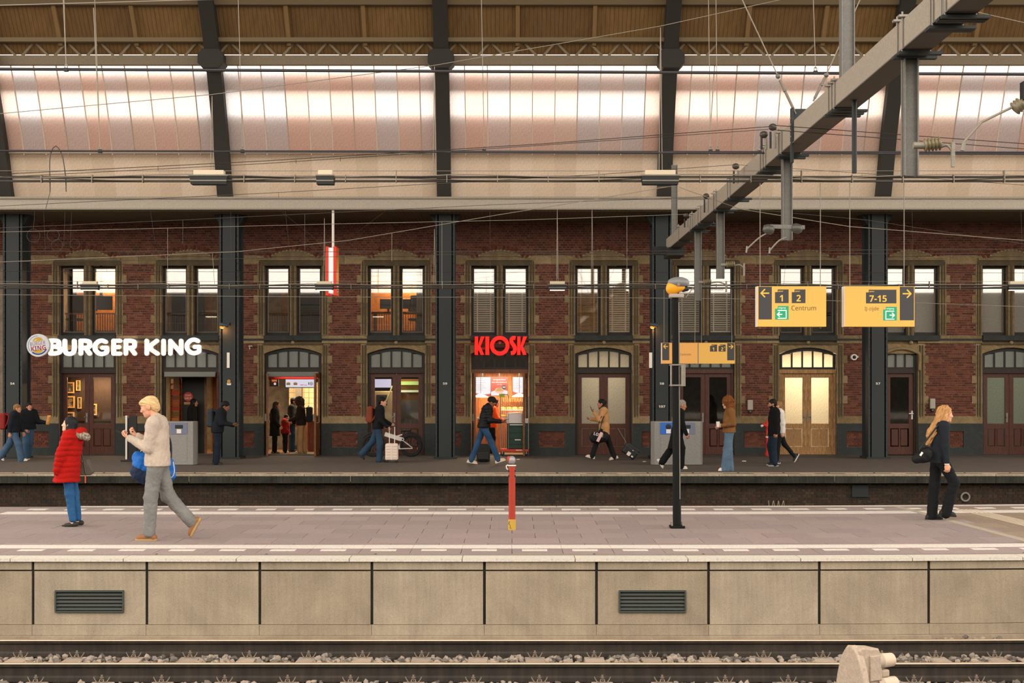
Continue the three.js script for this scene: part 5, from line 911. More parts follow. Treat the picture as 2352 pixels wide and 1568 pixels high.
// ---- horizontal service tubes with hanger rods
function hooked(t, px, y, z, top) { const x = (px - 1176) * -z / FOCAL; part('hanger_rod', bar(V(x, y + 0.05, z), V(x + (top?.[0] ?? 0), top?.[1] ?? roofY(x, z), z), 0.0055, 5), M.wireLight, t); const g = new THREE.TorusGeometry(0.018, 0.006, 6, 10); g.scale(1, 1.5, 1); g.translate(x, y + 0.045, z); part('hook', g, M.galv, t); part('tube_clip', box(x - 0.025, x + 0.025, y - 0.02, y + 0.025, z - 0.025, z + 0.025), M.iron, t); }
{
  const z = -19, y0 = P(0, 160, 19).y, t = thing('service_tube', 'single dark tube hung high under the roof', 'tube'), y1 = P(0, 169, 19).y;
  part('tube', bar(V(-9, y0 + 0.02, z), V(9, y1 - 0.02, z), 0.02, 10), mat('#3a3a40', 0.35, { metalness: 0.3 }), t);
  for (const px of [152, 1873]) hooked(t, px, y0 + (y1 - y0) * px / 2352, z, [-0.25, 14]);
  const z2 = -20.6, a = P(0, 346, 20.6).y, t2 = thing('service_tube', 'twin dark tubes hung side by side at mid height', 'tube');
  part('tube', bar(V(-9, a, z2), V(9, a - 0.025, z2), 0.013, 10), mat('#3a3a40', 0.35, { metalness: 0.3 }), t2); part('tube', bar(V(-9, a - 0.012, z2 + 0.12), V(9, a - 0.07, z2 + 0.12), 0.012, 10), mat('#3a3a40', 0.35, { metalness: 0.3 }), t2);
  for (const [px, lean] of [[230, -1], [557, -0.8], [1112, -0.5], [1632, -0.4], [1648, -0.3]]) hooked(t2, px, a - 0.01, z2, [lean * 0.35, 15]);
}
// ---- cable bundles with strip lamps
function bundle(py, d, label, hung, lamps, sag, thick) {
  const z = -d, y = P(0, py, d).y, t = thing('cable_tray', label, 'cable bundle'), dark = mat('#3b3834', 0.55), lite = M.wireLight;
  part('tray_tube', bar(V(-12.5, y + 0.02, z), V(12.5, y + 0.02, z), thick, 8), dark, t); part('tray_tube', bar(V(-12.5, y - thick * 2.2, z + 0.02), V(12.5, y - thick * 2.2, z + 0.02), thick, 8), dark, t);
  const pts = []; for (let k = 0; k <= 40; k++) pts.push(V(-12.5 + k * 0.625, y + 0.035 + sag * Math.sin(k * 1.1) - (k % 9 === 0 ? sag : 0), z + 0.035)); part('slack_cable', tube(pts, thick * 0.45, 160, 6), lite, t);
  const pts2 = []; for (let k = 0; k <= 40; k++) pts2.push(V(-12.5 + k * 0.625, y - thick * 1.1 + sag * 1.3 * Math.sin(k * 0.8 + 1), z + 0.05)); part('slack_cable', tube(pts2, thick * 0.45, 160, 6), M.wire, t);
  part('rail_wire', tube([V(-12.5, y + 0.11, z), V(0, y + 0.105, z), V(12.5, y + 0.11, z)], 0.004, 8, 4), lite, t);
  for (let k = 0; k < 30; k++) part('cable_tie', box(-10 + k * 0.7 - 0.005, -10 + k * 0.7 + 0.005, y - thick * 3.4, y + 0.05 + (k % 4 === 0 ? 0.06 : 0), z - 0.02, z + 0.06), lite, t);
  for (const [px, top] of hung) { const x = (px - 1176) * d / FOCAL; for (const dx of [-0.02, 0.025]) part('hanger_wire', bar(V(x, top, z), V(x + dx, y + 0.05, z), 0.006, 5), lite, t); }
  lamps.forEach(([px, w, lit, lab]) => { const x = (px - 1176) * d / FOCAL, l = thing('strip_lamp', lab, 'lamp', [x, y, z]); part('gear_box', rbox(w, 0.07, 0.14, 0.01, 0, 0.075, 0), M.cream, l); part('reflector', (() => { const g = shapeGeo([[-w * 0.62, 0.03], [w * 0.62, 0.03], [w * 0.58, -0.085], [-w * 0.58, -0.085]], 0.16); g.translate(0, 0, -0.08); return g; })(), M.ironDark, l); part('cover_rim', merge([bar(V(-w * 0.64, 0.035, 0.08), V(w * 0.64, 0.035, 0.08), 0.012, 8), bar(V(-w * 0.6, -0.04, 0.085), V(w * 0.6, -0.04, 0.085), 0.012, 8)]), M.galv, l); if (lit) { part('lamp_tube', box(-w * 0.5, w * 0.5, -0.1, -0.086, -0.05, 0.05), new THREE.MeshStandardMaterial({ color: '#ffffff', emissive: '#fff3d0', emissiveIntensity: 2.5 }), l); const a = new THREE.RectAreaLight('#fff0d0', 6, w, 0.1); a.position.set(x, y - 0.11, z); a.lookAt(x, y - 2, z); scene.add(a); } });
}
bundle(410, 20.48, 'thick bundle of dark and pale cables carrying the yellow signs', [[487, P(0, 218, 20.4).y], [998, P(0, 150, 20.4).y], [1517, P(0, 60, 20.4).y]], [[481, 0.42, false, 'strip lamp housing on the cable bundle beside the first rib'], [748, 0.2, false, 'small junction box on the cable bundle'], [1516, 0.42, false, 'strip lamp housing on the cable bundle above the pole']], 0.02, 0.017);
bundle(657, 34.08, 'lower cable bundle with lit strip lamps over the far platform', [[1280, P(0, 480, 34).y], [745, P(0, 500, 34).y], [998, P(0, 525, 34).y], [1360, P(0, 480, 34).y]], [[207, 0.34, true, 'lit strip lamp on the lower bundle over the picture doors'], [745, 0.34, true, 'lit strip lamp on the lower bundle by the striped sign'], [1280, 0.34, true, 'lit strip lamp on the lower bundle beyond the kiosk'], [2335, 0.34, true, 'lit strip lamp on the lower bundle past the yellow signs']], 0.02, 0.02);
// ---- single wires; each follows measured points at its distance
const wire = (pts, d, r0, m, label, drops = []) => { const r = r0 * 0.75, t = thing('overhead_wire', label, 'wire'), P3 = pts.map(([x, y, dd]) => P(x, y, dd ?? d)); const g = []; for (let k = 1; k < P3.length; k++) g.push(bar(P3[k - 1], P3[k], r, 5)); part('cable', merge(g), m, t); for (const [px, py, py2, lean] of drops) part('dropper', bar(P(px, py, d), P(px + (lean ?? 0), py2, d), r * 0.7, 5), m, t); return t; };
wire([[-200, 18], [520, -2], [900, -14]], 18, 0.011, M.wireLight, 'thick frayed rope wire close under the roof', [[215, 18, 340, 15], [145, -10, 150, 7]]);
wire([[-100, 270], [487, 217], [998, 150], [1517, 60], [1790, 0], [1960, -40]], 20.4, 0.007, M.wireLight, 'rope wire climbing from hanger to hanger across the ribs');
wire([[-100, 405], [600, 370], [1250, 330], [1775, 290]], 19, 0.006, M.wireDark, 'upper contact wire rising to the double insulator', [[363, 381, 392], [680, 366, 376], [782, 361, 371]]);
wire([[-100, 412], [600, 376], [1250, 333], [1765, 297]], 19.1, 0.005, M.wireDark, 'second contact wire just below the upper one');
wire([[1780, 288], [2352, 330], [2500, 341]], 17.2, 0.006, M.wireDark, 'contact wire sloping away past the wide drop post'); wire([[1775, 298], [2352, 342], [2500, 353]], 17.2, 0.006, M.wireDark, 'second contact wire sloping away past the wide drop post');
wire([[-100, 478], [640, 442], [1385, 400], [1690, 378]], 22.5, 0.006, M.wire, 'line wire rising to the inner mushroom insulator', [[640, 442, 455], [1388, 400, 412]]); wire([[1690, 378], [1980, 398], [2352, 425]], 22, 0.005, M.wire, 'line wire falling away beyond the inner insulator', [[1980, 398, 405]]);
wire([[-100, 528], [420, 505], [1135, 470], [1622, 452]], 26, 0.006, M.wire, 'line wire crossing low before the gutter girder', [[420, 505, 560], [700, 491, 575]]); wire([[-100, 535], [300, 526], [776, 514], [1200, 505], [1576, 492]], 27, 0.007, M.wireLight, 'pale line wire crossing low before the gutter girder', [[385, 524, 655], [1015, 510, 655], [1280, 500, 640], [1440, 496, 640]]);
wire([[-100, 577], [560, 578], [1180, 578], [1560, 576], [2352, 572]], 29, 0.008, M.wire, 'level dark wire in front of the upper window heads'); wire([[-100, 602], [300, 598], [640, 592], [1100, 583], [2352, 582]], 31, 0.007, M.wire, 'second level wire in front of the upper window heads');
wire([[-100, 623], [1176, 625], [2500, 627]], 32, 0.006, M.wireDark, 'thin level wire across the upper panes'); wire([[-100, 676], [790, 682], [1370, 683], [1680, 686], [2000, 692], [2352, 704]], 33, 0.009, M.wireLight, 'frayed pale wire across the middle of the upper windows');
wire([[-100, 606], [540, 578], [800, 552], [1140, 494], [1290, 470], [1540, 428]], 24, 0.007, M.wireLight, 'long pale wire slanting up to the far end of the gantry', [[488, 582, 655, 5], [900, 536, 600]]); wire([[1560, 430], [1700, 480], [1950, 520], [2352, 552], [2500, 563]], 24, 0.008, M.wireLight, 'frayed pale wire drooping from the gantry across the brick'); wire([[1720, 480], [1990, 505], [2352, 560]], 25, 0.005, M.wire, 'thin wire crossing the frayed one on the brick');
wire([[640, 481], [747, 566]], 38.06, 0.004, M.wire, 'thin stay wire slanting to the striped sign'); wire([[777, 566], [890, 481]], 38.06, 0.004, M.wire, 'thin stay wire rising from the striped sign');
wire([[2030, -20], [2352, 52], [2480, 80]], 16, 0.006, M.wireLight, 'wire leaving the gantry top towards the roof');
wire([[1508, 430], [1551, 428]], 33, 0.012, M.galv, 'short link wire at the top of the far gantry post');
for (const [x0, y0, x1, y1, label] of [[345, 478, 357, 560, 'thin drop wire beside the first iron column'], [530, 478, 531, 590, 'thin drop wire on the first iron column'], [655, 490, 665, 575, 'thin drop wire over the dim window'], [1125, 495, 1126, 620, 'thin drop wire over the kiosk window'], [1358, 500, 1362, 680, 'twisted drop wire over the half lit blinds'], [1815, 550, 1800, 655, 'thin drop wire under the middle post'], [2095, 470, 2098, 640, 'thin drop wire by the last column'], [2345, 555, 2350, 660, 'thin drop wire at the frosted doors'], [100, 478, 105, 590, 'thin drop wire beside the emblem column'], [150, 455, 146, 570, 'thin drop wire near the coiled cables'], [165, 455, 160, 585, 'second thin drop wire near the coiled cables']]) wire([[x0, 481], [x1, y1]], 38.06, 0.005, M.wire, label);
{ // cable loop over the bundle and coils of spare cable
  const t = thing('cable_loop', 'arched loop of spare cable rising over the bundle', 'cable'); part('loop', tube([P(115, 440, 20.5), P(117, 350, 20.5), P(128, 335, 20.5), P(140, 350, 20.5), P(150, 400, 20.5), P(152, 440, 20.5)], 0.008, 30, 6), M.wire, t); part('tail', bar(P(115, 440, 20.5), P(105, 480, 20.5), 0.005, 5), M.wire, t);
  const c = thing('cable_coil', 'loose coils of thin cable hanging before the brick', 'cable'); for (const [px, py, r] of [[77, 541, 15], [122, 540, 14], [131, 563, 13], [172, 560, 11]]) { const g = new THREE.TorusGeometry(r * 38.06 / FOCAL, 0.006, 5, 30), p = P(px, py, 38.06); g.translate(p.x, p.y, p.z); part('coil', g, M.wire, c); } part('hanging_end', bar(P(77, 527, 38.06), P(80, 481, 38.06), 0.005, 5), M.wire, c);
}
// ================================================================ PEOPLE
// smooth bodies from distance fields, meshed with surface nets
class Field {
  constructor(lo, hi, cell) { this.lo = lo; this.c = cell; this.n = [0, 1, 2].map((k) => Math.ceil((hi[k] - lo[k]) / cell) + 2); this.d = new Float32Array(this.n[0] * this.n[1] * this.n[2]).fill(9); }
  each(p, pad, fn) {
    const { lo, c, n, d } = this, a = [0, 1, 2].map((k) => Math.max(0, Math.floor((p.lo[k] - pad - lo[k]) / c))), b = [0, 1, 2].map((k) => Math.min(n[k] - 1, Math.ceil((p.hi[k] + pad - lo[k]) / c)));
    for (let z = a[2]; z <= b[2]; z++) for (let y = a[1]; y <= b[1]; y++) { let i = (z * n[1] + y) * n[0] + a[0]; for (let x = a[0]; x <= b[0]; x++, i++) d[i] = fn(d[i], p.f(lo[0] + x * c, lo[1] + y * c, lo[2] + z * c)); }
  }
  add(p, k = 0.02) { this.each(p, k + 2.5 * this.c, (o, v) => { if (o > 8) return v; const h = Math.max(k - Math.abs(o - v), 0) / k; return Math.min(o, v) - h * h * k * 0.25; }); return this; }
  cut(p) { this.each(p, 2.5 * this.c, (o, v) => Math.max(o, -v)); return this; }
  below(y) { const { lo, c, n, d } = this; for (let z = 0; z < n[2]; z++) for (let j = 0; j < n[1]; j++) { const yy = y - (lo[1] + j * c); for (let i = 0, q = (z * n[1] + j) * n[0]; i < n[0]; i++, q++) d[q] = Math.max(d[q], yy); } return this; }
  mesh(disp, tint) {
    const { lo, c, n, d } = this, [nx, ny, nz] = n, idx = new Int32Array(d.length).fill(-1), pos = [], tri = [], at = (x, y, z) => (z * ny + y) * nx + x;
    for (let z = 0; z < nz - 1; z++) for (let y = 0; y < ny - 1; y++) for (let x = 0; x < nx - 1; x++) {
      let s = 0, cnt = 0, ax = 0, ay = 0, az = 0; const v = [];
      for (let k = 0; k < 8; k++) { const q = d[at(x + (k & 1), y + ((k >> 1) & 1), z + (k >> 2))]; v.push(q); if (q < 0) s++; }
      if (!s || s === 8) continue;
      for (let k = 0; k < 8; k++) for (const b of [1, 2, 4]) if (!(k & b)) { const p = v[k], q = v[k | b]; if ((p < 0) !== (q < 0)) { const t = p / (p - q); ax += (k & 1) + (b === 1 ? t : 0); ay += ((k >> 1) & 1) + (b === 2 ? t : 0); az += (k >> 2) + (b === 4 ? t : 0); cnt++; } }
      idx[at(x, y, z)] = pos.length / 3; pos.push(lo[0] + (x + ax / cnt) * c, lo[1] + (y + ay / cnt) * c, lo[2] + (z + az / cnt) * c);
    }
    for (let z = 1; z < nz - 1; z++) for (let y = 1; y < ny - 1; y++) for (let x = 1; x < nx - 1; x++) {
      const o = d[at(x, y, z)] < 0;
      const quad = (a, b, e, f, flip) => { if (a < 0 || b < 0 || e < 0 || f < 0) return; if (flip) tri.push(a, b, e, a, e, f); else tri.push(a, e, b, a, f, e); };
      if (o !== d[at(x + 1, y, z)] < 0) quad(idx[at(x, y - 1, z - 1)], idx[at(x, y, z - 1)], idx[at(x, y, z)], idx[at(x, y - 1, z)], o);
      if (o !== d[at(x, y + 1, z)] < 0) quad(idx[at(x - 1, y, z - 1)], idx[at(x - 1, y, z)], idx[at(x, y, z)], idx[at(x, y, z - 1)], o);
      if (o !== d[at(x, y, z + 1)] < 0) quad(idx[at(x - 1, y - 1, z)], idx[at(x, y - 1, z)], idx[at(x, y, z)], idx[at(x - 1, y, z)], o);
    }
    const g = new THREE.BufferGeometry(); g.setAttribute('position', new THREE.Float32BufferAttribute(pos, 3)); g.setIndex(tri); g.computeVertexNormals();
    if (disp) { const P_ = g.attributes.position, N = g.attributes.normal; for (let i = 0; i < P_.count; i++) { const k = disp(P_.getX(i), P_.getY(i), P_.getZ(i)); P_.setXYZ(i, P_.getX(i) + N.getX(i) * k, P_.getY(i) + N.getY(i) * k, P_.getZ(i) + N.getZ(i) * k); } g.computeVertexNormals(); }
    if (tint) { const P_ = g.attributes.position, col = []; for (let i = 0; i < P_.count; i++) { const k = tint(P_.getX(i), P_.getY(i), P_.getZ(i)); col.push(...(Array.isArray(k) ? k : [k, k, k])); } g.setAttribute('color', new THREE.Float32BufferAttribute(col, 3)); }
    return g;
  }
}
const cone = (a, b, ra, rb = ra, q = 1) => {
  const [ax, ay, az] = a, dx = b[0] - ax, dy = b[1] - ay, dz = b[2] - az, L2 = dx * dx + dy * dy + dz * dz || 1e-9, R = Math.max(ra, rb) * Math.max(1, q), R1 = Math.max(ra, rb);
  return { lo: [Math.min(ax, b[0]) - R1, Math.min(ay, b[1]) - R1, Math.min(az, b[2]) - R], hi: [Math.max(ax, b[0]) + R1, Math.max(ay, b[1]) + R1, Math.max(az, b[2]) + R], f: (x, y, z) => { const zz = q === 1 ? z : az + (z - az) / q, px = x - ax, py = y - ay, pz = zz - az, t = Math.max(0, Math.min(1, (px * dx + py * dy + pz * dz) / L2)), ex = px - dx * t, ey = py - dy * t, ez = pz - dz * t; return Math.sqrt(ex * ex + ey * ey + ez * ez) - (ra + (rb - ra) * t); } };
};
const ell = (c, rx, ry, rz, tilt = 0) => { const ct = Math.cos(tilt), st = Math.sin(tilt), R = Math.max(rx, ry, rz); return { lo: c.map((v) => v - R), hi: c.map((v) => v + R), f: (x, y, z) => { const a = x - c[0], b = y - c[1], e = z - c[2], u = a * ct + b * st, v = -a * st + b * ct, k0 = Math.hypot(u / rx, v / ry, e / rz), k1 = Math.hypot(u / rx / rx, v / ry / ry, e / rz / rz); return k1 < 1e-6 ? -Math.min(rx, ry, rz) : k0 * (k0 - 1) / k1; } }; };
function fieldOf(prims, cell, k) { const lo = [9, 9, 9], hi = [-9, -9, -9]; for (const p of prims) for (let i = 0; i < 3; i++) { lo[i] = Math.min(lo[i], p.lo[i]); hi[i] = Math.max(hi[i], p.hi[i]); } const pad = 3 * cell + 0.01, F = new Field(lo.map((v) => v - pad), hi.map((v) => v + pad), cell); for (const p of prims) F.add(p, p.k ?? k); return F; }

// a head (x forward, y up, z to its right), 23 cm from chin to crown
const headGeo = (() => {
  const F = fieldOf([ell([-0.012, 0.035, 0], 0.098, 0.09, 0.076), ell([0.035, -0.02, 0], 0.062, 0.085, 0.06), ell([0.045, -0.072, 0], 0.048, 0.04, 0.046), ell([0.078, -0.096, 0], 0.018, 0.017, 0.022)], 0.0045, 0.03);
  for (const s of [-1, 1]) { F.cut(ell([0.103, 0.016, s * 0.033], 0.02, 0.012, 0.019)); F.add(ell([0.083, 0.016, s * 0.032], 0.013, 0.012, 0.014), 0.006); F.add(ell([-0.004, -0.006, s * 0.075], 0.026, 0.034, 0.011, 0.2), 0.008); F.add(ell([0.068, -0.018, s * 0.042], 0.024, 0.02, 0.018), 0.02); }
  F.add(cone([0.088, 0.022, 0], [0.113, -0.024, 0], 0.008, 0.0125), 0.014); F.add(ell([0.1, -0.03, 0], 0.014, 0.009, 0.018), 0.008); F.add(cone([0.08, 0.037, -0.03], [0.08, 0.037, 0.03], 0.012), 0.012);
  F.add(ell([0.093, -0.054, 0], 0.013, 0.007, 0.022), 0.006); F.add(ell([0.09, -0.068, 0], 0.013, 0.007, 0.018), 0.006); F.cut(ell([0.106, -0.061, 0], 0.012, 0.0018, 0.024));
  return F.mesh();
})();
const hands = {};
function handGeo(curl, side) { // wrist at the origin, fingers along x, palm towards -y; side +1 right hand
  const key = curl + '|' + side; if (hands[key]) return hands[key];
  const prims = [ell([0.05, 0, 0], 0.052, 0.017, 0.041), cone([-0.03, 0, 0], [0.03, 0, 0], 0.026, 0.022)], R = Math.PI / 180;
  [[-0.03, 0.07], [-0.01, 0.079], [0.011, 0.073], [0.03, 0.056]].forEach(([z, L], i) => { let p = [0.088 - Math.abs(z) * 0.25, 0, z * side], a = 0; const seg = [0.45, 0.32, 0.23]; seg.forEach((f, k) => { a += curl * [0.8, 1.1, 0.8][k] * (1 + 0.08 * i); const q = [p[0] + Math.cos(a * R) * L * f, p[1] - Math.sin(a * R) * L * f, p[2] + z * side * 0.06]; prims.push({ ...cone(p, q, 0.0092 - k * 0.0008, 0.0085 - k * 0.0008), k: 0.004 }); p = q; }); });
  prims.push({ ...cone([0.02, -0.006, -0.03 * side], [0.055, -0.02, -0.052 * side], 0.012, 0.0105), k: 0.012 }, { ...cone([0.055, -0.02, -0.052 * side], [0.085, -0.034 - curl * 0.0002, -0.05 * side], 0.0102, 0.008), k: 0.004 });
  return (hands[key] = fieldOf(prims, 0.004, 0.012).mesh());
}
const shoeGeo = (() => fieldOf([cone([-0.055, 0.042, 0], [-0.02, 0.075, 0], 0.036, 0.04), cone([-0.05, 0.036, 0], [0.1, 0.034, 0], 0.036, 0.034, 1.1), cone([0.02, 0.06, 0], [0.13, 0.032, 0], 0.036, 0.03, 1.25)], 0.008, 0.03).below(0.012).mesh())();
const flatGeo = (() => fieldOf([cone([-0.055, 0.04, 0], [0.04, 0.026, 0], 0.04, 0.034, 1.05), cone([0.03, 0.03, 0], [0.1, 0.024, 0], 0.036, 0.028, 1.1), cone([0.09, 0.022, 0], [0.16, 0.014, 0], 0.028, 0.012, 1.1)], 0.007, 0.02).below(0.004).mesh())();
const soleGeo = (() => { const s = new THREE.Shape(); s.moveTo(-0.095, 0); s.bezierCurveTo(-0.1, 0.042, -0.04, 0.036, 0.02, 0.038); s.bezierCurveTo(0.08, 0.046, 0.165, 0.05, 0.168, 0); s.bezierCurveTo(0.165, -0.05, 0.08, -0.046, 0.02, -0.038); s.bezierCurveTo(-0.04, -0.036, -0.1, -0.042, -0.095, 0); const g = new THREE.ExtrudeGeometry(s, { depth: 0.02, bevelEnabled: true, bevelSize: 0.004, bevelThickness: 0.004, bevelSegments: 1, curveSegments: 8 }); g.rotateX(-Math.PI / 2); g.translate(0, 0.004, 0); return g; })();
const D2R = Math.PI / 180;
const clothMat = (c, rough = 0.9) => new THREE.MeshPhysicalMaterial({ color: c, roughness: rough, vertexColors: true, specularIntensity: 0.4 });
const skinTone = (c) => new THREE.MeshPhysicalMaterial({ color: c, roughness: 0.55, specularIntensity: 0.5 });
const grain = (f = 70, a = 0.16, lo = 6, b = 0.12) => (x, y, z) => 1 + a * noise(x * f, y * f, z * f) + b * noise(x * lo + 3, y * lo, z * lo);
const people = {};

function person(o) {
  const d = FOCAL * EYE / (o.base - 878), dz = o.d ?? d, H = o.H, X = (o.px - 1176) * dz / FOCAL, turn = o.turn ?? (o.face > 0 ? 0 : Math.PI), near = o.nearSide ?? (o.face > 0 ? 1 : -1), cell = o.cell ?? 0.014, hs = H / 1.75;
  const L1 = 0.245 * H, L2 = 0.245 * H, ank = 0.052 * H;
  // skeleton: [forward, up, right]
  const leg = ([th, sh, ft], z) => { const k = [L1 * Math.sin(th * D2R), -L1 * Math.cos(th * D2R), z], a = [k[0] + L2 * Math.sin(sh * D2R), k[1] - L2 * Math.cos(sh * D2R), z * 0.9], p = ft * D2R, low = a[1] - ank * Math.cos(p) - Math.max(0.16 * -Math.sin(p) * hs, 0.09 * Math.sin(p) * hs, 0); return { k, a, p, low }; };
  const hipW = 0.05 * H, legs = [leg(o.legs[0], near * hipW), leg(o.legs[1], -near * hipW)], hipY = -Math.min(legs[0].low, legs[1].low), up = (v) => [v[0], v[1] + hipY, v[2]];
  const lean = (o.lean ?? 0) * D2R, T = 0.29 * H, sp = (t, f = 0) => [Math.sin(lean) * T * t + f, hipY + Math.cos(lean) * T * t, 0];
  const neckB = sp(1.02, 0.01), shW = (o.shoulder ?? 0.105) * H;
  const arm = (spec, s) => { const [ua, fa, out = 6] = spec, S = sp(0.93); S[2] = s * shW; const l1 = 0.172 * H, l2 = 0.15 * H, ou = Math.sin(out * D2R), co = Math.cos(out * D2R), E = [S[0] + l1 * Math.sin(ua * D2R) * co, S[1] - l1 * Math.cos(ua * D2R) * co, S[2] + s * l1 * ou], io = (spec[3] ?? 0) * D2R, W = [E[0] + l2 * Math.sin(fa * D2R) * Math.cos(io), E[1] - l2 * Math.cos(fa * D2R) * Math.cos(io), E[2] - s * l2 * Math.sin(io)]; return { S, E, W, s, dir: V(W[0] - E[0], W[1] - E[1], W[2] - E[2]).normalize(), hand: spec[4] === undefined ? 30 : spec[4], palm: spec[5] ?? 'in' }; };
  const arms = [arm(o.arms[0], near), arm(o.arms[1], -near)];
  const hp = (o.headPitch ?? 0) * D2R, nf = o.neckF ?? 0.03, headC = [neckB[0] + nf * hs + 0.02 * hs, neckB[1] + (o.neckUp ?? 0.135) * hs, 0];
  const hm = new THREE.Matrix4().makeTranslation(...headC).multiply(new THREE.Matrix4().makeRotationY((o.headYaw ?? 0) * D2R)).multiply(new THREE.Matrix4().makeRotationZ(hp)).multiply(new THREE.Matrix4().makeScale(hs, hs, hs));
  const t = thing('person', o.label, 'person', [X, o.y ?? 0, -dz], turn, o.group), skin = skinTone(o.skin ?? '#c98f72');
  // body: one continuous surface, head and hands welded on
  const tr = o.top, body = [];
  body.push(cone(sp(0.05), sp(0.5), 0.07, 0.07, 1.4), cone(sp(0.5), sp(0.85), 0.075, 0.08, 1.45), cone([arms[0].S[0], arms[0].S[1], -shW * 0.8], [arms[0].S[0], arms[0].S[1], shW * 0.8], 0.045), cone(neckB, [headC[0] - 0.02 * hs, headC[1] - 0.03 * hs, 0], 0.052 * hs, 0.05 * hs));
  for (const l of legs) { body.push(cone(up([0, 0, l.k[2]]), up(l.k), 0.06, 0.048), cone(up(l.k), up(l.a), 0.046, 0.036)); }
  for (const a of arms) body.push(cone(a.S, a.E, 0.04, 0.034), cone(a.E, a.hand === null ? a.E.map((v, i) => v + (a.W[i] - v) * 0.7) : a.W, 0.033, 0.026));
  const bodyParts = [fieldOf(body, Math.max(cell, 0.012), 0.03).mesh(), headGeo.clone().applyMatrix4(hm)];
  for (const a of arms) if (a.hand !== null) {
    const x = a.dir.clone(), yy = a.palm === 'up' ? V(x.y, -x.x, 0).normalize() : a.palm === 'down' ? V(-x.y, x.x, 0).normalize() : V(0, 0, a.s); if (a.palm === 'up' && yy.y > 0) yy.negate(); if (a.palm === 'down' && yy.y < 0) yy.negate();
    const z = new THREE.Vector3().crossVectors(x, yy).normalize(), y2 = new THREE.Vector3().crossVectors(z, x).normalize();
    bodyParts.push(handGeo(a.hand, a.s).clone().applyMatrix4(new THREE.Matrix4().makeBasis(x, y2, z).scale(V(hs, hs, hs)).setPosition(a.W[0], a.W[1], a.W[2])));
  }
  if (o.feetBare) for (const l of legs) { const A = up(l.a); bodyParts.push(fieldOf([cone([A[0], A[1], A[2]], [A[0], A[1] - ank * 0.6, A[2]], 0.03, 0.026), cone([A[0], A[1] - ank * 0.5, A[2]], [A[0] + 0.05, A[1] - ank * 0.6, A[2]], 0.024, 0.02, 1.1)], 0.008, 0.02).mesh()); }
  part('body', merge(bodyParts), skin, t);
  const eye = part('eyes', merge([-1, 1].map((s) => new THREE.SphereGeometry(0.0085, 8, 6).translate(0.0925, 0.017, s * 0.032))).applyMatrix4(hm), mat('#2a211c', 0.3), t);
  part('brows', merge([-1, 1].map((s) => bar(V(0.09, 0.036, s * 0.016), V(0.083, 0.038, s * 0.048), 0.0045, 5))).applyMatrix4(hm), mat(o.hair.brow ?? o.hair.color, 0.9), t);
  part('lips', new THREE.SphereGeometry(1, 10, 6).scale(0.006, 0.0085, 0.019).translate(0.1, -0.061, 0).applyMatrix4(hm), mat(o.lips ?? '#9c5a4c', 0.6), t);
  // top
  const th = tr.thick ?? 0.02, bulk = tr.bulk ?? 1, hem = tr.hem ?? 0.08, hemP = [sp(0)[0] + (tr.hemF ?? 0), hipY - hem, 0], fl = tr.flare ?? 1, topP = [];
  topP.push({ ...cone(sp(0.05), hemP, (0.1 + th) * bulk, (0.105 + th) * bulk * fl, 1.35), k: 0.05 }, { ...cone(sp(0.05), sp(0.5, tr.belly ?? 0.005), (0.1 + th) * bulk, (0.095 + th) * bulk, 1.35), k: 0.05 }, { ...cone(sp(0.5, tr.belly ?? 0.005), sp(0.82), (0.095 + th) * bulk, (0.097 + th) * bulk, 1.4), k: 0.05 });
  topP.push({ ...cone([arms[0].S[0], arms[0].S[1] + 0.005, -shW * 0.92], [arms[0].S[0], arms[0].S[1] + 0.005, shW * 0.92], 0.058 + th), k: 0.05 }, { ...cone(sp(0.96), [neckB[0], neckB[1] + (tr.collar ?? 0.015), 0], 0.07, 0.058 + th * 0.4), k: 0.03 });
  const sl = tr.sleeve ?? 0.05; for (const a of arms) { const c1 = a.W.map((v, i) => a.E[i] + (v - a.E[i]) * (tr.cuff ?? 0.97)); topP.push({ ...cone(a.S, a.E, sl + 0.012 + th * 0.6, sl + th * 0.5), k: 0.03 }, { ...cone(a.E, c1, sl + th * 0.5, sl * 0.72 + th * 0.3), k: 0.02 }); }
  const quilt = tr.quilt ? (x, y, z) => 0.011 * (Math.abs(Math.sin((y + 0.02 * noise(x * 6, y * 6, z * 6)) * Math.PI / tr.quilt)) - 0.55) : () => 0, fo = tr.fold ?? 0.009;
  const TF = fieldOf(topP, cell, 0.03).below(hemP[1]);
  part('top', TF.mesh((x, y, z) => quilt(x, y, z) + fo * fbm(x * 9 + o.px, y * 7, z * 9, 3) + fo * 0.5 * noise(x * 26, y * 18, z * 26), tr.tint ?? grain()), clothMat(tr.color, tr.rough ?? 0.9), t, tr.label);
  // trousers
  const bt = o.bottom, w = bt.w ?? 0.075, bp = [{ ...cone(sp(0.12), [0, hipY - 0.02, 0], bt.hip ?? 0.105, bt.hip ?? 0.11, 1.35), k: 0.05 }];
  for (const l of legs) { const A = up(l.a), end = [A[0], A[1] - (bt.drop ?? 0.02), A[2]]; bp.push({ ...cone(up([0, 0, l.k[2]]), up(l.k), bt.thigh ?? 0.088, (w + 0.07) / 2 * (bt.kneeK ?? 1)), k: 0.03 }, { ...cone(up(l.k), end, (w + 0.07) / 2 * (bt.kneeK ?? 1), w * 0.9), k: 0.03 }); }
  part('trousers', fieldOf(bp, cell, 0.03).mesh((x, y, z) => (bt.fold ?? 0.01) * fbm(x * 8, y * 12 + o.px, z * 8, 3) + 0.005 * noise(x * 30, y * 24, z * 30), bt.tint ?? grain(90, 0.14, 5, 0.22)), clothMat(bt.color), t);
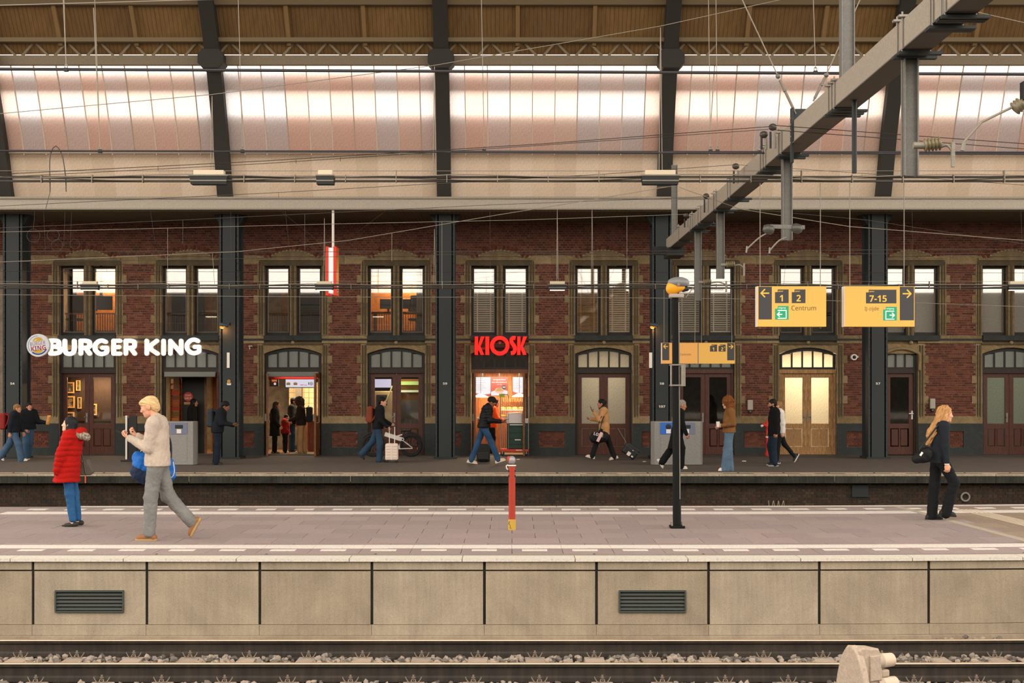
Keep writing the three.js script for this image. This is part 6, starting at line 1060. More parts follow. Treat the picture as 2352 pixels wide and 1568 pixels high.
  // shoes
  const sg = o.shoe.flat ? flatGeo : shoeGeo; for (const l of legs) {
    const A = up(l.a), m = new THREE.Matrix4().makeTranslation(A[0], A[1], A[2]).multiply(new THREE.Matrix4().makeRotationZ(l.p)).multiply(new THREE.Matrix4().makeTranslation(0, -ank, 0)).multiply(new THREE.Matrix4().makeScale(hs, hs, hs));
    const s = part('shoe', sg.clone().applyMatrix4(m), mat(o.shoe.color, 0.7), t); if (!o.shoe.flat) part('sole', soleGeo.clone().applyMatrix4(m), mat(o.shoe.sole ?? '#d9d2c8', 0.8), s);
  }
  // hair
  const h = o.hair, hc = Math.min(cell, 0.009), hp_ = [ell([-0.014, 0.045, 0], 0.107, 0.094, 0.086)], [sa, sb] = h.type === 'mop' ? [0.55, -0.83] : [0.92, -0.38], lines = (f) => (x, y, z) => { const q = x * sa - y * -sb, r = x * -sb + y * sa; return h.amp * (noise(q * f * 1.6, r * f * 0.18, z * f * 0.9) + 0.6 * noise(q * f * 3.4, r * f * 0.3, z * f * 1.5)); };
  let HF, amp = h.amp ?? 0.006; h.amp = amp;
  const local = (p) => p;
  if (h.type === 'short') { hp_.push(ell([-0.055, 0.0, 0], 0.062, 0.075, 0.078)); HF = fieldOf(hp_, hc, 0.02).cut(ell([0.115, -0.045, 0], 0.085, 0.115, 0.12)).cut(ell([0.03, -0.1, 0], 0.09, 0.08, 0.12)); }
  else if (h.type === 'mop') { hp_[0] = ell([-0.016, 0.04, 0], 0.105, 0.088, 0.083); hp_.push(ell([-0.062, -0.012, 0], 0.062, 0.085, 0.08), ell([0.06, 0.07, 0], 0.045, 0.034, 0.07)); HF = fieldOf(hp_, hc, 0.03).cut(ell([0.125, -0.045, 0], 0.085, 0.1, 0.12)).cut(ell([0.01, -0.075, 0.09], 0.055, 0.075, 0.05)).cut(ell([0.01, -0.075, -0.09], 0.055, 0.075, 0.05)); }
  else if (h.type === 'bob') { hp_.push(ell([-0.03, -0.04, 0], 0.085, 0.13, 0.095), cone([-0.06, -0.08, 0], [-0.05, -0.16, 0], 0.06, 0.06, 1.4)); HF = fieldOf(hp_, hc, 0.03).cut(ell([0.125, -0.04, 0], 0.085, 0.14, 0.13)); }
  else if (h.type === 'long') { hp_.push(ell([-0.045, -0.02, 0], 0.085, 0.12, 0.096), cone([-0.05, -0.08, 0], [-0.15, -0.3, 0], 0.085, 0.085, 1.25), cone([-0.15, -0.3, 0], [-0.21, -0.47, 0], 0.075, 0.03, 1.3), cone([-0.02, -0.1, 0.06], [-0.07, -0.32, 0.1], 0.05, 0.035), cone([-0.07, -0.32, 0.1], [-0.1, -0.4, 0.1], 0.035, 0.015)); HF = fieldOf(hp_, hc, 0.04).cut(ell([0.125, -0.04, 0], 0.08, 0.13, 0.13)); }
  else if (h.type === 'curly') { hp_.length = 0; hp_.push(ell([-0.02, 0.05, 0], 0.135, 0.13, 0.13), ell([-0.06, -0.05, 0], 0.11, 0.14, 0.13)); for (let k = 0; k < 70; k++) { const a = rr(0, 6.28), b = rr(-0.7, 1.5), cb = Math.cos(b); hp_.push({ ...ell([-0.03 + 0.125 * Math.cos(a) * cb, 0.03 + 0.14 * Math.sin(b), 0.125 * Math.sin(a) * cb], rr(0.02, 0.042), rr(0.02, 0.04), 0.034), k: 0.008 }); } HF = fieldOf(hp_, hc, 0.03).cut(ell([0.16, -0.05, 0], 0.085, 0.1, 0.11)); }
  else if (h.type === 'bun') { hp_.push(ell([-0.12, 0.03, 0], 0.035, 0.04, 0.04), ell([-0.05, 0.0, 0], 0.065, 0.08, 0.08)); HF = fieldOf(hp_, hc, 0.02).cut(ell([0.115, -0.045, 0], 0.085, 0.115, 0.12)); }
  else { hp_.push(ell([-0.03, 0.03, 0], 0.1, 0.085, 0.09)); HF = fieldOf(hp_, hc, 0.02).cut(ell([0.12, -0.07, 0], 0.1, 0.11, 0.13)).cut(ell([0, -0.12, 0], 0.16, 0.1, 0.15)); } // beanie or cap
  const hg = HF.mesh(h.type === 'curly' ? (x, y, z) => 0.022 * noise(x * 55, y * 55, z * 55) + 0.01 * noise(x * 110, y * 110, z * 110) : lines(h.freq ?? 60), (x, y, z) => { const q = x * sa - y * -sb, r = x * -sb + y * sa; return 1 + 0.5 * noise(q * 75, r * 9, z * 40) + 0.35 * noise(q * 190, r * 16, z * 90); }); hg.applyMatrix4(hm);
  part(h.part ?? 'hair', hg, clothMat(h.color, 0.65), t, h.label);
  if (o.beard) { const g = fieldOf([ell([0.047, -0.07, 0], 0.055, 0.05, 0.054), ell([0.03, -0.05, 0], 0.045, 0.05, 0.061)], 0.006, 0.02).cut(ell([0.105, -0.012, 0], 0.06, 0.04, 0.08)).mesh(null, grain(120, 0.2)); part('beard', g.applyMatrix4(hm), clothMat(o.beard, 0.9), t); }
  t.updateMatrixWorld(true);
  const world = (v) => V(v[0], v[1], v[2]).applyMatrix4(t.matrixWorld);
  return { t, arms, legs, sp, hipY, headC, neckB, shW, world, hm, H, hs, X, d: dz, near, turn };
}
// -------- things people carry
function phone(p, dir, label) { const t = thing('phone', label, 'phone', p.toArray(), 0); t.quaternion.setFromUnitVectors(V(0, 1, 0), dir.clone().normalize()); part('phone_body', rbox(0.012, 0.15, 0.074, 0.005), M.black, t); part('phone_glass', box(-0.008, -0.0065, -0.068, 0.068, -0.033, 0.033), mat('#2c3236', 0.15), t); }
function backpack(p, turn, w, h, dep, color, label, lab) { const t = thing('backpack', label, 'backpack', p.toArray(), turn); part('bag_body', rbox(dep, h, w, Math.min(dep, w) * 0.32, 0, 0, 0, 5), mat(color, 0.8, { map: fineTex }), t); part('front_pocket', rbox(dep * 0.5, h * 0.42, w * 0.74, 0.03, -dep * 0.42, -h * 0.18, 0, 4), mat(color, 0.75, { map: fineTex }), t); part('grab_handle', tube([V(0.03, h * 0.48, -0.04), V(0.03, h * 0.56, 0), V(0.03, h * 0.48, 0.04)], 0.009, 10), M.black, t); for (const s of [-1, 1]) part('shoulder_strap', tube([V(dep * 0.45, h * 0.42, s * w * 0.28), V(dep * 0.95, h * 0.36, s * w * 0.32), V(dep * 0.9, 0, s * w * 0.36), V(dep * 0.45, -h * 0.36, s * w * 0.36)], 0.014, 16), mat(color, 0.85), t); return t; }

// ---- the man in the oatmeal sweater
const denim = (f) => (x, y, z) => 1 + 0.16 * noise(x * 110, y * 110, z * 110) + 0.3 * noise(x * 4 + f, y * 5, z * 4);
{
  const m = person({ label: 'person in oatmeal sweater and grey jeans walking, holding a phone', px: 362, base: 1240, face: -1, H: 1.84, cell: 0.009, skin: '#d9a084', legs: [[8, 3, 0], [-14, -42, -62]], arms: [[12, 116, 4, 14, 50, 'up'], [10, 121, 4, 16, 45, 'up']], lean: 1, headPitch: -20, neckF: 0.06, neckUp: 0.15,
    top: { color: '#b7a99d', thick: 0.028, bulk: 1.16, hem: 0.05, fold: 0.012, sleeve: 0.056, tint: grain(140, 0.22, 8, 0.06) }, bottom: { color: '#777776', w: 0.088, hip: 0.125, thigh: 0.105, kneeK: 1.1, drop: -0.01, fold: 0.016, tint: denim(1) }, shoe: { color: '#8a5a33', sole: '#a3885f' }, hair: { type: 'mop', color: '#cfae80', amp: 0.006, freq: 40, brow: '#a8824f' }, lips: '#b06a5a' });
  const a = m.world(m.arms[0].W), b = m.world(m.arms[1].W), mid = a.clone().lerp(b, 0.5).add(V(-0.15, 0.045, 0)); phone(mid, V(-0.85, 0.5, 0), 'dark phone held in both hands by sweater wearer');
  const D = m.d + 0.28, at = (px, py, dd = 0) => P(px, py, D + dd), c = at(350, 1078), t = thing('duffel_bag', 'blue sports bag with white piping slung behind sweater wearer', 'bag', c.toArray()), blue = mat('#1f5fae', 0.6, { map: fineTex }), navy = mat('#1a2740', 0.7, { map: fineTex }), q = (px, py, dd = 0) => at(px, py, dd).sub(c);
  const bg = fieldOf([cone(q(332, 1066).toArray(), q(372, 1074).toArray(), 0.15, 0.16, 0.8), cone(q(318, 1048).toArray(), q(326, 1062).toArray(), 0.07, 0.1), cone(q(385, 1060).toArray(), q(388, 1090).toArray(), 0.06, 0.09)], 0.012, 0.05).mesh((x, y, z) => 0.03 * fbm(x * 9, y * 9, z * 9, 3) + 0.008 * noise(x * 34, y * 26, z * 30), grain(60, 0.18)); part('bag_body', bg, clothMat('#2067bd', 0.6), t);
  part('dark_panel', fieldOf([cone(q(322, 1082).toArray(), q(345, 1095).toArray(), 0.13, 0.12, 0.9)], 0.012, 0.05).mesh((x, y, z) => 0.026 * fbm(x * 9, y * 9, z * 9, 3), grain(60, 0.2)), clothMat('#1b2a44', 0.7), t, 'navy mesh panel'); part('piping', tube([q(323, 1036, -0.1), q(330, 1032, -0.1), q(338, 1036, -0.1)], 0.006, 12), M.white, t); part('piping', tube([q(398, 1060, -0.1), q(400, 1085, -0.1), q(394, 1096, -0.1), q(380, 1096, -0.1)], 0.006, 14), M.white, t); part('shoulder_strap', tube([q(322, 1050), q(335, 1000), q(362, 968), q(390, 1010), q(392, 1065)], 0.016, 30), navy, t); part('strap_end', bar(q(307, 1092), q(318, 1104), 0.02, 8), blue, t);
}
// ---- the woman in the red coat
{
  const m = person({ label: 'person in red quilted coat and blue jeans standing on the near platform', px: 157, base: 1208, face: -1, H: 1.56, cell: 0.009, skin: '#e0b59c', legs: [[-6, -6, 0], [-9, -8, 0]], arms: [[22, 14, 8, 0, null], [12, 10, 8, 0, null]], lean: -8, headPitch: 8, neckF: 0.02, neckUp: 0.125, feetBare: true,
    top: { color: '#a3140d', thick: 0.03, bulk: 1.12, hem: 0.22, hemF: 0.02, flare: 1.18, quilt: 0.075, fold: 0.01, sleeve: 0.058, cuff: 1.05, collar: 0.03, tint: grain(60, 0.12, 6, 0.1) }, bottom: { color: '#2a5684', w: 0.056, thigh: 0.085, tint: denim(2), drop: -0.02 }, shoe: { color: '#23241f', flat: true }, hair: { type: 'bob', color: '#1c1f22', amp: 0.004, freq: 80 }, lips: '#c0695e' });
  const hood = fieldOf([cone([-0.19, m.neckB[1] + 0.01, -0.08], [-0.19, m.neckB[1] + 0.01, 0.08], 0.055), cone([-0.19, m.neckB[1] - 0.06, 0], [-0.17, m.neckB[1] + 0.02, 0], 0.055, 0.06, 1.6)], 0.012, 0.04).mesh((x, y, z) => 0.01 * noise(x * 14, y * 14, z * 14), grain(60, 0.12)); part('hood', hood, clothMat('#a9150d', 0.9), m.t, 'red hood');
  const ring = []; for (let k = 0; k < 26; k++) { const a = k / 25, p = [-0.04 - 0.24 * a, m.neckB[1] - 0.03 - 0.03 * a + 0.02 * Math.sin(a * 3), (m.near) * (0.1 - 0.02 * a)]; ring.push({ ...ell(p, 0.04, 0.04, 0.045), k: 0.02 }); }
  part('fur_trim', fieldOf(ring, 0.007, 0.02).mesh((x, y, z) => 0.02 * Math.abs(noise(x * 60, y * 60, z * 60)) + 0.01 * noise(x * 130, y * 130, z * 130), (x, y, z) => 0.75 + 0.9 * noise(x * 50, y * 50, z * 50)), clothMat('#a89c8c', 1), m.t, 'grey fur trim');
  const D = m.d + 0.22, c = P(197, 1072, D), t = thing('handbag', 'quilted taupe handbag hanging behind the red coat', 'handbag', c.toArray()), q = (px, py) => P(px, py, D).sub(c);
  const s = shapeGeo([[-0.075, 0.09], [0.03, 0.09], [0.11, -0.06], [0.06, -0.1], [-0.08, -0.1]], 0.1, 0.015); s.translate(0, 0, -0.05); part('bag_body', s, mat('#6d675d', 0.7, { map: greyTex }), t); part('flap', bar(V(-0.01, 0.085, 0.07), V(0.02, -0.09, 0.072), 0.012, 6), mat('#4d4942', 0.6), t); part('buckle', rbox(0.03, 0.02, 0.02, 0.004, -0.02, 0.075, 0.065), M.galv, t); part('strap', tube([q(190, 1058), q(186, 1030), q(180, 1005), q(172, 990)], 0.009, 20), mat('#4a4038', 0.7), t);
}
// ---- the long-haired woman in black
{
  const m = person({ label: 'person with long wavy blond hair in black jacket and trousers walking', px: 2156, base: 1194, face: 1, H: 1.69, cell: 0.009, skin: '#d9a286', legs: [[29, -17, -6], [-5, -6, 0]], arms: [[1, 5, 5, 0, 34, 'in'], [-4, 4, 5, 0, 34, 'in']], lean: 4, headPitch: -6, neckF: 0.03, neckUp: 0.13,
    top: { color: '#20252c', thick: 0.02, bulk: 1.0, hem: 0.08, fold: 0.008, sleeve: 0.05, cuff: 0.98, collar: 0.03 }, bottom: { color: '#15171a', w: 0.085, thigh: 0.092, drop: 0.05 }, shoe: { color: '#101112', sole: '#141414' }, hair: { type: 'long', color: '#b98c5a', amp: 0.02, freq: 34, brow: '#946f44' }, lips: '#b0645a' });
  part('cuff', bar(V(...m.arms[0].W).add(V(-0.002, 0.012, 0)), V(...m.arms[0].W).add(V(0, -0.004, 0)), 0.036, 14), M.white, m.t, 'white shirt cuff');
  const c = P(2116, 1045, m.d - 0.16), D = m.d - 0.16, q = (px, py) => P(px, py, D).sub(c), t = thing('shoulder_bag', 'black slouchy shoulder bag with a small white label', 'bag', c.toArray());
  part('bag_body', fieldOf([cone(q(2106, 1052).toArray(), q(2128, 1042).toArray(), 0.07, 0.1, 0.7), cone(q(2104, 1055).toArray(), q(2128, 1054).toArray(), 0.045, 0.05)], 0.01, 0.04).mesh((x, y, z) => 0.008 * noise(x * 16, y * 16, z * 16), grain(60, 0.15)), clothMat('#141518', 0.6), t); part('white_label', box(-0.05, -0.02, -0.01, 0.05, 0.066, 0.07).rotateZ(-0.6).translate(0.0, -0.015, 0), M.white, t); part('strap', tube([q(2112, 1032), q(2130, 1008), q(2150, 982), q(2160, 972)], 0.012, 20), M.black, t);
}
// ---- travellers on the far platform
person({ label: 'person with fair hair, black jacket and baggy jeans walking beside the emblem column', px: 31, base: 1059, face: 1, H: 1.5, skin: '#c98e70', legs: [[24, 12, 4], [-20, -38, -30]], arms: [[-14, -4, 6, 0, 40], [12, 22, 6, 0, 40]], lean: 6, headPitch: -4, top: { color: '#1b2027', thick: 0.03, bulk: 1.05, hem: 0.04 }, bottom: { color: '#425973', w: 0.1, tint: denim(3) }, shoe: { color: '#d9d3cb', sole: '#e8e4dc' }, hair: { type: 'short', color: '#8a6540' } });
backpack(P(9, 967, 37.55), 0, 0.3, 0.42, 0.15, '#9c1f1c', 'red backpack worn beside the emblem column');
{ const m = person({ label: 'person in dark padded coat and jeans facing the tracks with a paper bag', px: 64, base: 1055, face: 1, turn: -0.85, nearSide: 1, H: 1.5, skin: '#c08468', legs: [[10, -4, 0], [-8, -22, -12]], arms: [[4, 30, 8, 20, 45], [12, 84, 22, -30, 55]], lean: 3, headPitch: 2, top: { color: '#171b21', thick: 0.035, bulk: 1.08, hem: 0.02 }, bottom: { color: '#3c5570', w: 0.1, tint: denim(4) }, shoe: { color: '#2a2a2c', sole: '#d8d2c8' }, hair: { type: 'cap', color: '#1e1a18', part: 'cap' } });
  const c = m.world(m.arms[1].W).add(V(0.07, 0.06, 0.03)), t = thing('paper_bag', 'crumpled brown paper snack bag held by the dark padded coat wearer', 'paper bag', c.toArray()); const g = fieldOf([cone([-0.01, -0.08, 0], [0.03, 0.08, 0], 0.045, 0.05)], 0.01, 0.02).mesh((x, y, z) => 0.014 * noise(x * 30, y * 30, z * 30)); part('bag', g, mat('#c98f4e', 0.8), t); part('folded_top', box(-0.01, 0.07, 0.09, 0.13, -0.02, 0.02), mat('#d8a766', 0.8), t); }
{ const m = person({ label: 'person in black with a beanie looking at a phone beside the iron column', px: 499, base: 1067, face: 1, H: 1.6, skin: '#8a5e48', legs: [[4, -5, 0], [-4, -4, 0]], arms: [[10, 82, 6, 6, 45, 'up'], [6, 76, 6, 6, 45, 'up']], lean: 14, headPitch: -22, neckF: 0.06, neckUp: 0.11, top: { color: '#191d24', thick: 0.03, bulk: 1.08, hem: 0.08 }, bottom: { color: '#1a2230', w: 0.085 }, shoe: { color: '#17181a', sole: '#2a2a2a' }, hair: { type: 'beanie', color: '#121316', part: 'beanie', amp: 0.002 } });
  phone(m.world(m.arms[0].W).add(V(0.13, 0.02, 0)), V(0.9, 0.3, 0), 'pale phone held by the beanie wearer'); backpack(m.world(m.sp(0.6, -0.21)), -0.12, 0.28, 0.44, 0.15, '#2b343d', 'grey backpack worn by the beanie wearer'); }
{ const m = person({ label: 'person in black jacket and jeans wheeling a white suitcase', px: 868, base: 1061, face: 1, H: 1.66, skin: '#cf9a80', legs: [[8, -2, 0], [-20, -44, -40]], arms: [[6, 48, 5, 0, 60, 'down'], [10, 62, 5, 8, 55]], lean: 6, headPitch: -4, top: { color: '#16181b', thick: 0.026, bulk: 1.06, hem: 0.06 }, bottom: { color: '#2c4158', w: 0.085, tint: denim(5) }, shoe: { color: '#1d2228', sole: '#22262a' }, hair: { type: 'short', color: '#1a1613', amp: 0.008 } });
  backpack(m.world(m.sp(0.62, -0.22)), -0.08, 0.3, 0.42, 0.16, '#8e3b1f', 'rust brown backpack worn by the suitcase traveller');
  const c = P(900, 1062, m.d - 0.2), t = thing('suitcase', 'white ribbed suitcase with its handle pulled up', 'suitcase', [c.x, 0, c.z]), sh = mat('#e3d2c6', 0.5); part('shell', rbox(0.32, 0.42, 0.22, 0.045, 0, 0.27, 0, 4), sh, t); for (let k = 0; k < 5; k++) for (const s of [-1, 1]) part('rib', rbox(0.11, 0.018, 0.235, 0.006, s * 0.085, 0.13 + k * 0.07, 0), mat('#d0bdb0', 0.5), t); part('centre_rib', rbox(0.035, 0.4, 0.235, 0.008, 0, 0.27, 0), sh, t); for (const s of [-1, 1]) { part('handle_tube', bar(V(s * 0.065, 0.47, -0.05), V(s * 0.065, 0.9, -0.05), 0.011, 8), M.white, t); const w = new THREE.CylinderGeometry(0.03, 0.03, 0.03, 12); w.rotateX(Math.PI / 2); w.translate(s * 0.12, 0.03, 0.06); part('wheel', w, M.rubber, t); const w2 = w.clone(); w2.translate(0, 0, -0.12); part('wheel', w2, M.rubber, t); } part('grip', bar(V(-0.08, 0.9, -0.05), V(0.08, 0.9, -0.05), 0.014, 8), M.black, t); }
{ const m = person({ label: 'person in black puffer jacket and jeans striding past the kiosk with a phone', px: 1111, base: 1066, face: 1, H: 1.74, skin: '#8a5a40', legs: [[27, 22, 18], [-20, -22, -10]], arms: [[12, 84, 6, 4, 45, 'up'], [8, 80, 6, 8, 45, 'up']], lean: 12, headPitch: -34, neckF: 0.06, neckUp: 0.105, top: { color: '#15171a', thick: 0.034, bulk: 1.1, hem: 0.02, quilt: 0.07, rough: 0.6 }, bottom: { color: '#2c4867', w: 0.08, tint: denim(6) }, shoe: { color: '#cdb9a4', sole: '#d8cab8' }, hair: { type: 'cap', color: '#141414', part: 'hair', amp: 0.004 } });
  phone(m.world(m.arms[0].W).add(V(0.12, 0.03, 0)), V(0.9, 0.35, 0), 'phone held by the striding puffer jacket wearer');
  const c = P(1110, 1045, 37.2), t = thing('backpack', 'black backpack with loose straps standing on the ground by the kiosk', 'backpack', [c.x, 0, c.z]); part('bag_body', rbox(0.34, 0.46, 0.22, 0.09, 0, 0.23, 0, 5), mat('#191a1c', 0.8, { map: fineTex }), t); part('front_pocket', rbox(0.26, 0.2, 0.08, 0.035, 0, 0.16, 0.11, 4), mat('#1f2022', 0.8), t); for (const s of [-1, 1]) part('loose_strap', tube([V(s * 0.12, 0.1, 0.1), V(s * 0.17, 0.05, 0.14), V(s * 0.14, 0.012, 0.2)], 0.012, 12), M.black, t); }
{ const m = person({ label: 'person in camel coat and scarf walking with a phone raised', px: 1388, base: 1057, face: -1, H: 1.6, skin: '#a9705a', legs: [[28, 20, 14], [-17, -22, -14]], arms: [[24, 142, 6, 0, 55, 'up'], [20, 96, 6, 0, 55, 'up']], lean: 2, headPitch: -6, top: { color: '#b88a5c', thick: 0.026, hem: 0.19, flare: 1.05, fold: 0.008, tint: grain(60, 0.1, 6, 0.08) }, bottom: { color: '#1b1c1e', w: 0.075, drop: 0.03 }, shoe: { color: '#d6c9ba', sole: '#d6c9ba' }, hair: { type: 'bun', color: '#17120f' } });
  part('scarf', fieldOf([cone([m.neckB[0] - 0.03, m.neckB[1] + 0.02, -0.03], [m.neckB[0] + 0.05, m.neckB[1] + 0.03, 0.03], 0.075, 0.07, 1.2)], 0.012, 0.03).mesh((x, y, z) => 0.014 * noise(x * 22, y * 22, z * 22), grain()), clothMat('#33312c'), m.t);
  phone(m.world(m.arms[0].W).add(V(-0.07, 0.1, 0)), V(-0.35, 0.9, 0), 'dark phone raised by the camel coat wearer');
  const c = P(1376, 1002, m.d - 0.25), q = (px, py) => P(px, py, m.d - 0.25).sub(c), t = thing('tote_bag', 'black bag with white LOVE lettering and a pink tag', 'bag', c.toArray()); part('bag_body', fieldOf([cone(q(1367, 1005).toArray(), q(1387, 1003).toArray(), 0.14, 0.14, 0.55)], 0.012, 0.03).mesh((x, y, z) => 0.012 * noise(x * 14, y * 14, z * 14), grain(50, 0.12)), clothMat('#16171a', 0.6), t); part('lettering', textGeo('LOVE', 0.075, 0.004, fontSans).rotateZ(-0.25).translate(-0.02, 0.05, 0.085), M.white, t); part('pink_tag', rbox(0.075, 0.26, 0.01, 0.004, 0, 0, 0).rotateZ(-0.45).translate(0.01, -0.01, 0.1), mat('#e3b6b6', 0.7), t); for (const dx of [0, 6]) part('strap', tube([q(1372 + dx, 988), q(1376 + dx, 970), q(1382 + dx, 955)], 0.012, 12), M.black, t);
  const s = P(1448, 1040, 38.2), su = thing('suitcase', 'black tilted suitcase with white stickers trailing behind', 'suitcase', [s.x, s.y + 0.06, s.z]); su.rotation.z = -0.62; part('shell', rbox(0.4, 0.3, 0.24, 0.04, 0, 0, 0, 3), mat('#1c1f22', 0.5), su); part('trim', rbox(0.41, 0.03, 0.25, 0.01, 0, 0.05, 0), mat('#33383c', 0.5), su); part('sticker', rbox(0.09, 0.1, 0.004, 0.002, 0.0, -0.09, 0.122), M.white, su); part('sticker', rbox(0.05, 0.04, 0.004, 0.002, 0.11, -0.1, 0.122), M.white, su); part('sticker', rbox(0.03, 0.02, 0.004, 0.002, 0.04, 0.04, 0.126), M.white, su); for (const z of [-0.08, 0.08]) { const w = new THREE.CylinderGeometry(0.03, 0.03, 0.03, 12); w.rotateX(Math.PI / 2); w.translate(0.17, -0.17, z); part('wheel', w, M.rubber, su); } part('pull_handle', bar(V(-0.2, 0.1, 0), V(-0.6, 0.28, 0), 0.01, 6), M.steel, su); }
person({ label: 'person with grey hair in a long black coat passing the slender pole', px: 1556, base: 1076, face: 1, H: 1.62, skin: '#b47a5c', legs: [[13, -3, 0], [-16, -38, -58]], arms: [[10, 22, 6, 0, 40], [-10, 0, 6, 0, 40]], lean: 6, headPitch: -12, top: { color: '#121315', thick: 0.03, hem: 0.4, flare: 1.25, hemF: -0.06 }, bottom: { color: '#141516', w: 0.095 }, shoe: { color: '#d3c8bc', sole: '#ded6cc' }, hair: { type: 'short', color: '#8d857b', amp: 0.008 } });
{ const m = person({ label: 'person with curly auburn hair in brown jacket holding a cup', px: 1675, base: 1081, face: -1, H: 1.66, cell: 0.011, skin: '#d2a189', legs: [[8, 6, 0], [1, -3, 0]], arms: [[-10, 82, 6, 6, 55], [-6, 74, 6, 10, 40]], lean: -2, headPitch: -4, top: { color: '#7a5330', thick: 0.026, bulk: 1.06, hem: 0.03, fold: 0.012 }, bottom: { color: '#566d83', w: 0.115, thigh: 0.1, drop: 0.05, tint: denim(7) }, shoe: { color: '#e6dcd6', sole: '#efe8e2' }, hair: { type: 'curly', color: '#7c4a24' } });
  const h = m.world(m.arms[0].W).add(V(-0.1, 0.02, 0.0)), t = thing('paper_cup', 'white paper cup in the hand of the curly haired traveller', 'cup', h.toArray()); part('cup', new THREE.CylinderGeometry(0.042, 0.032, 0.11, 18), M.white, t); part('lid', new THREE.CylinderGeometry(0.04, 0.045, 0.015, 18).translate(0, 0.06, 0), M.white, t); }
person({ label: 'person with dark beard in black jacket and dark trousers walking', px: 1778, base: 1070, face: -1, H: 1.62, skin: '#a9765c', legs: [[4, -4, 0], [12, -10, 0]], arms: [[-3, 4, 6, 0, 40], [6, 14, 6, 0, 40]], lean: -2, headPitch: -2, top: { color: '#121316', thick: 0.026, bulk: 1.1, hem: 0.14 }, bottom: { color: '#1c2836', w: 0.08, tint: denim(8) }, shoe: { color: '#23262a', sole: '#aeb0b2' }, hair: { type: 'short', color: '#16130f', amp: 0.003 }, beard: '#1a1512' });
person({ label: 'person in white shirt and black leggings walking behind the bearded traveller', px: 1792, base: 1064, face: -1, H: 1.56, skin: '#d0a088', legs: [[10, 4, 0], [-18, -42, -60]], arms: [[-8, 0, 4, 0, 40], [8, 12, 4, 0, 40]], lean: 0, headPitch: 0, top: { color: '#ded9d4', thick: 0.014, hem: 0.1 }, bottom: { color: '#17191c', w: 0.05, thigh: 0.08 }, shoe: { color: '#26282b', sole: '#d9d9d9' }, hair: { type: 'short', color: '#8a6a48' } });
// ---- people inside the shops
const inside = { cell: 0.018 };
person({ ...inside, label: 'person in black waiting inside by the staff door', px: 440, base: 1042, d: 41.38, face: 1, H: 1.56, skin: '#b07c60', legs: [[3, 0, 0], [-3, -2, 0]], arms: [[4, 20, 6, 0, 40], [2, 10, 6, 0, 40]], lean: 2, top: { color: '#131313', thick: 0.03, hem: 0.2 }, bottom: { color: '#131416', w: 0.07 }, shoe: { color: '#151515', sole: '#222222' }, hair: { type: 'bob', color: '#14110f' } });
{ const m = person({ ...inside, label: 'person in beige trousers with tousled hair queueing inside the restaurant', px: 692, base: 1042, d: 41.9, face: -1, H: 1.56, skin: '#c08a6a', legs: [[4, 0, 0], [-6, -6, 0]], arms: [[16, 70, 6, 4, 40], [10, 60, 6, 4, 40]], lean: 2, headPitch: -10, top: { color: '#2a2018', thick: 0.03, hem: 0.06 }, bottom: { color: '#b08d63', w: 0.09 }, shoe: { color: '#b59c7c', sole: '#cbb698' }, hair: { type: 'curly', color: '#3c2a1c' } });
  backpack(m.world(m.sp(0.55, -0.24)), Math.PI, 0.3, 0.44, 0.17, '#18181a', 'black backpack worn by the person in beige trousers'); }
person({ ...inside, label: 'person in a long dark coat queueing nearest the restaurant door leaf', px: 631, base: 1042, d: 41.5, face: 1, H: 1.48, skin: '#b07c60', legs: [[3, 0, 0], [-3, -2, 0]], arms: [[4, 40, 6, 0, 40], [2, 10, 6, 0, 40]], top: { color: '#17120f', thick: 0.03, hem: 0.3, flare: 1.1 }, bottom: { color: '#15120f', w: 0.06 }, shoe: { color: '#4a3a2c', sole: '#6a5a48' }, hair: { type: 'long', color: '#3a2616' } });
person({ ...inside, label: 'child in red and black queueing between the adults', px: 655, base: 1042, d: 42.1, face: 1, H: 1.1, skin: '#b98467', legs: [[3, 0, 0], [-3, -2, 0]], arms: [[4, 40, 6, 0, 40], [2, 10, 6, 0, 40]], top: { color: '#8c1c16', thick: 0.02, hem: 0.05 }, bottom: { color: '#1c1a1a', w: 0.06 }, shoe: { color: '#c8b8a8', sole: '#d8c8b8' }, hair: { type: 'short', color: '#1c1410' } });
person({ ...inside, label: 'person in a dark jacket and blue trousers further up the queue', px: 671, base: 1042, d: 42.7, face: 1, H: 1.58, skin: '#b98467', legs: [[3, 0, 0], [-3, -2, 0]], arms: [[4, 30, 6, 0, 40], [2, 10, 6, 0, 40]], top: { color: '#15181a', thick: 0.03, hem: 0.05 }, bottom: { color: '#22384a', w: 0.08 }, shoe: { color: '#222222', sole: '#444444' }, hair: { type: 'short', color: '#14100d' } });
person({ ...inside, label: 'person in orange safety vest and black trousers loading the roll cage', px: 1130, base: 1042, d: 41.3, face: 1, H: 1.56, skin: '#c08a6a', legs: [[4, -2, 0], [-4, -6, 0]], arms: [[20, 70, 6, 0, 40], [16, 64, 6, 0, 40]], lean: 6, headPitch: -12, top: { color: '#e04a16', thick: 0.026, hem: 0.1, rough: 0.8 }, bottom: { color: '#161616', w: 0.085 }, shoe: { color: '#1c1c1c', sole: '#333333' }, hair: { type: 'bob', color: '#2a160e' } });
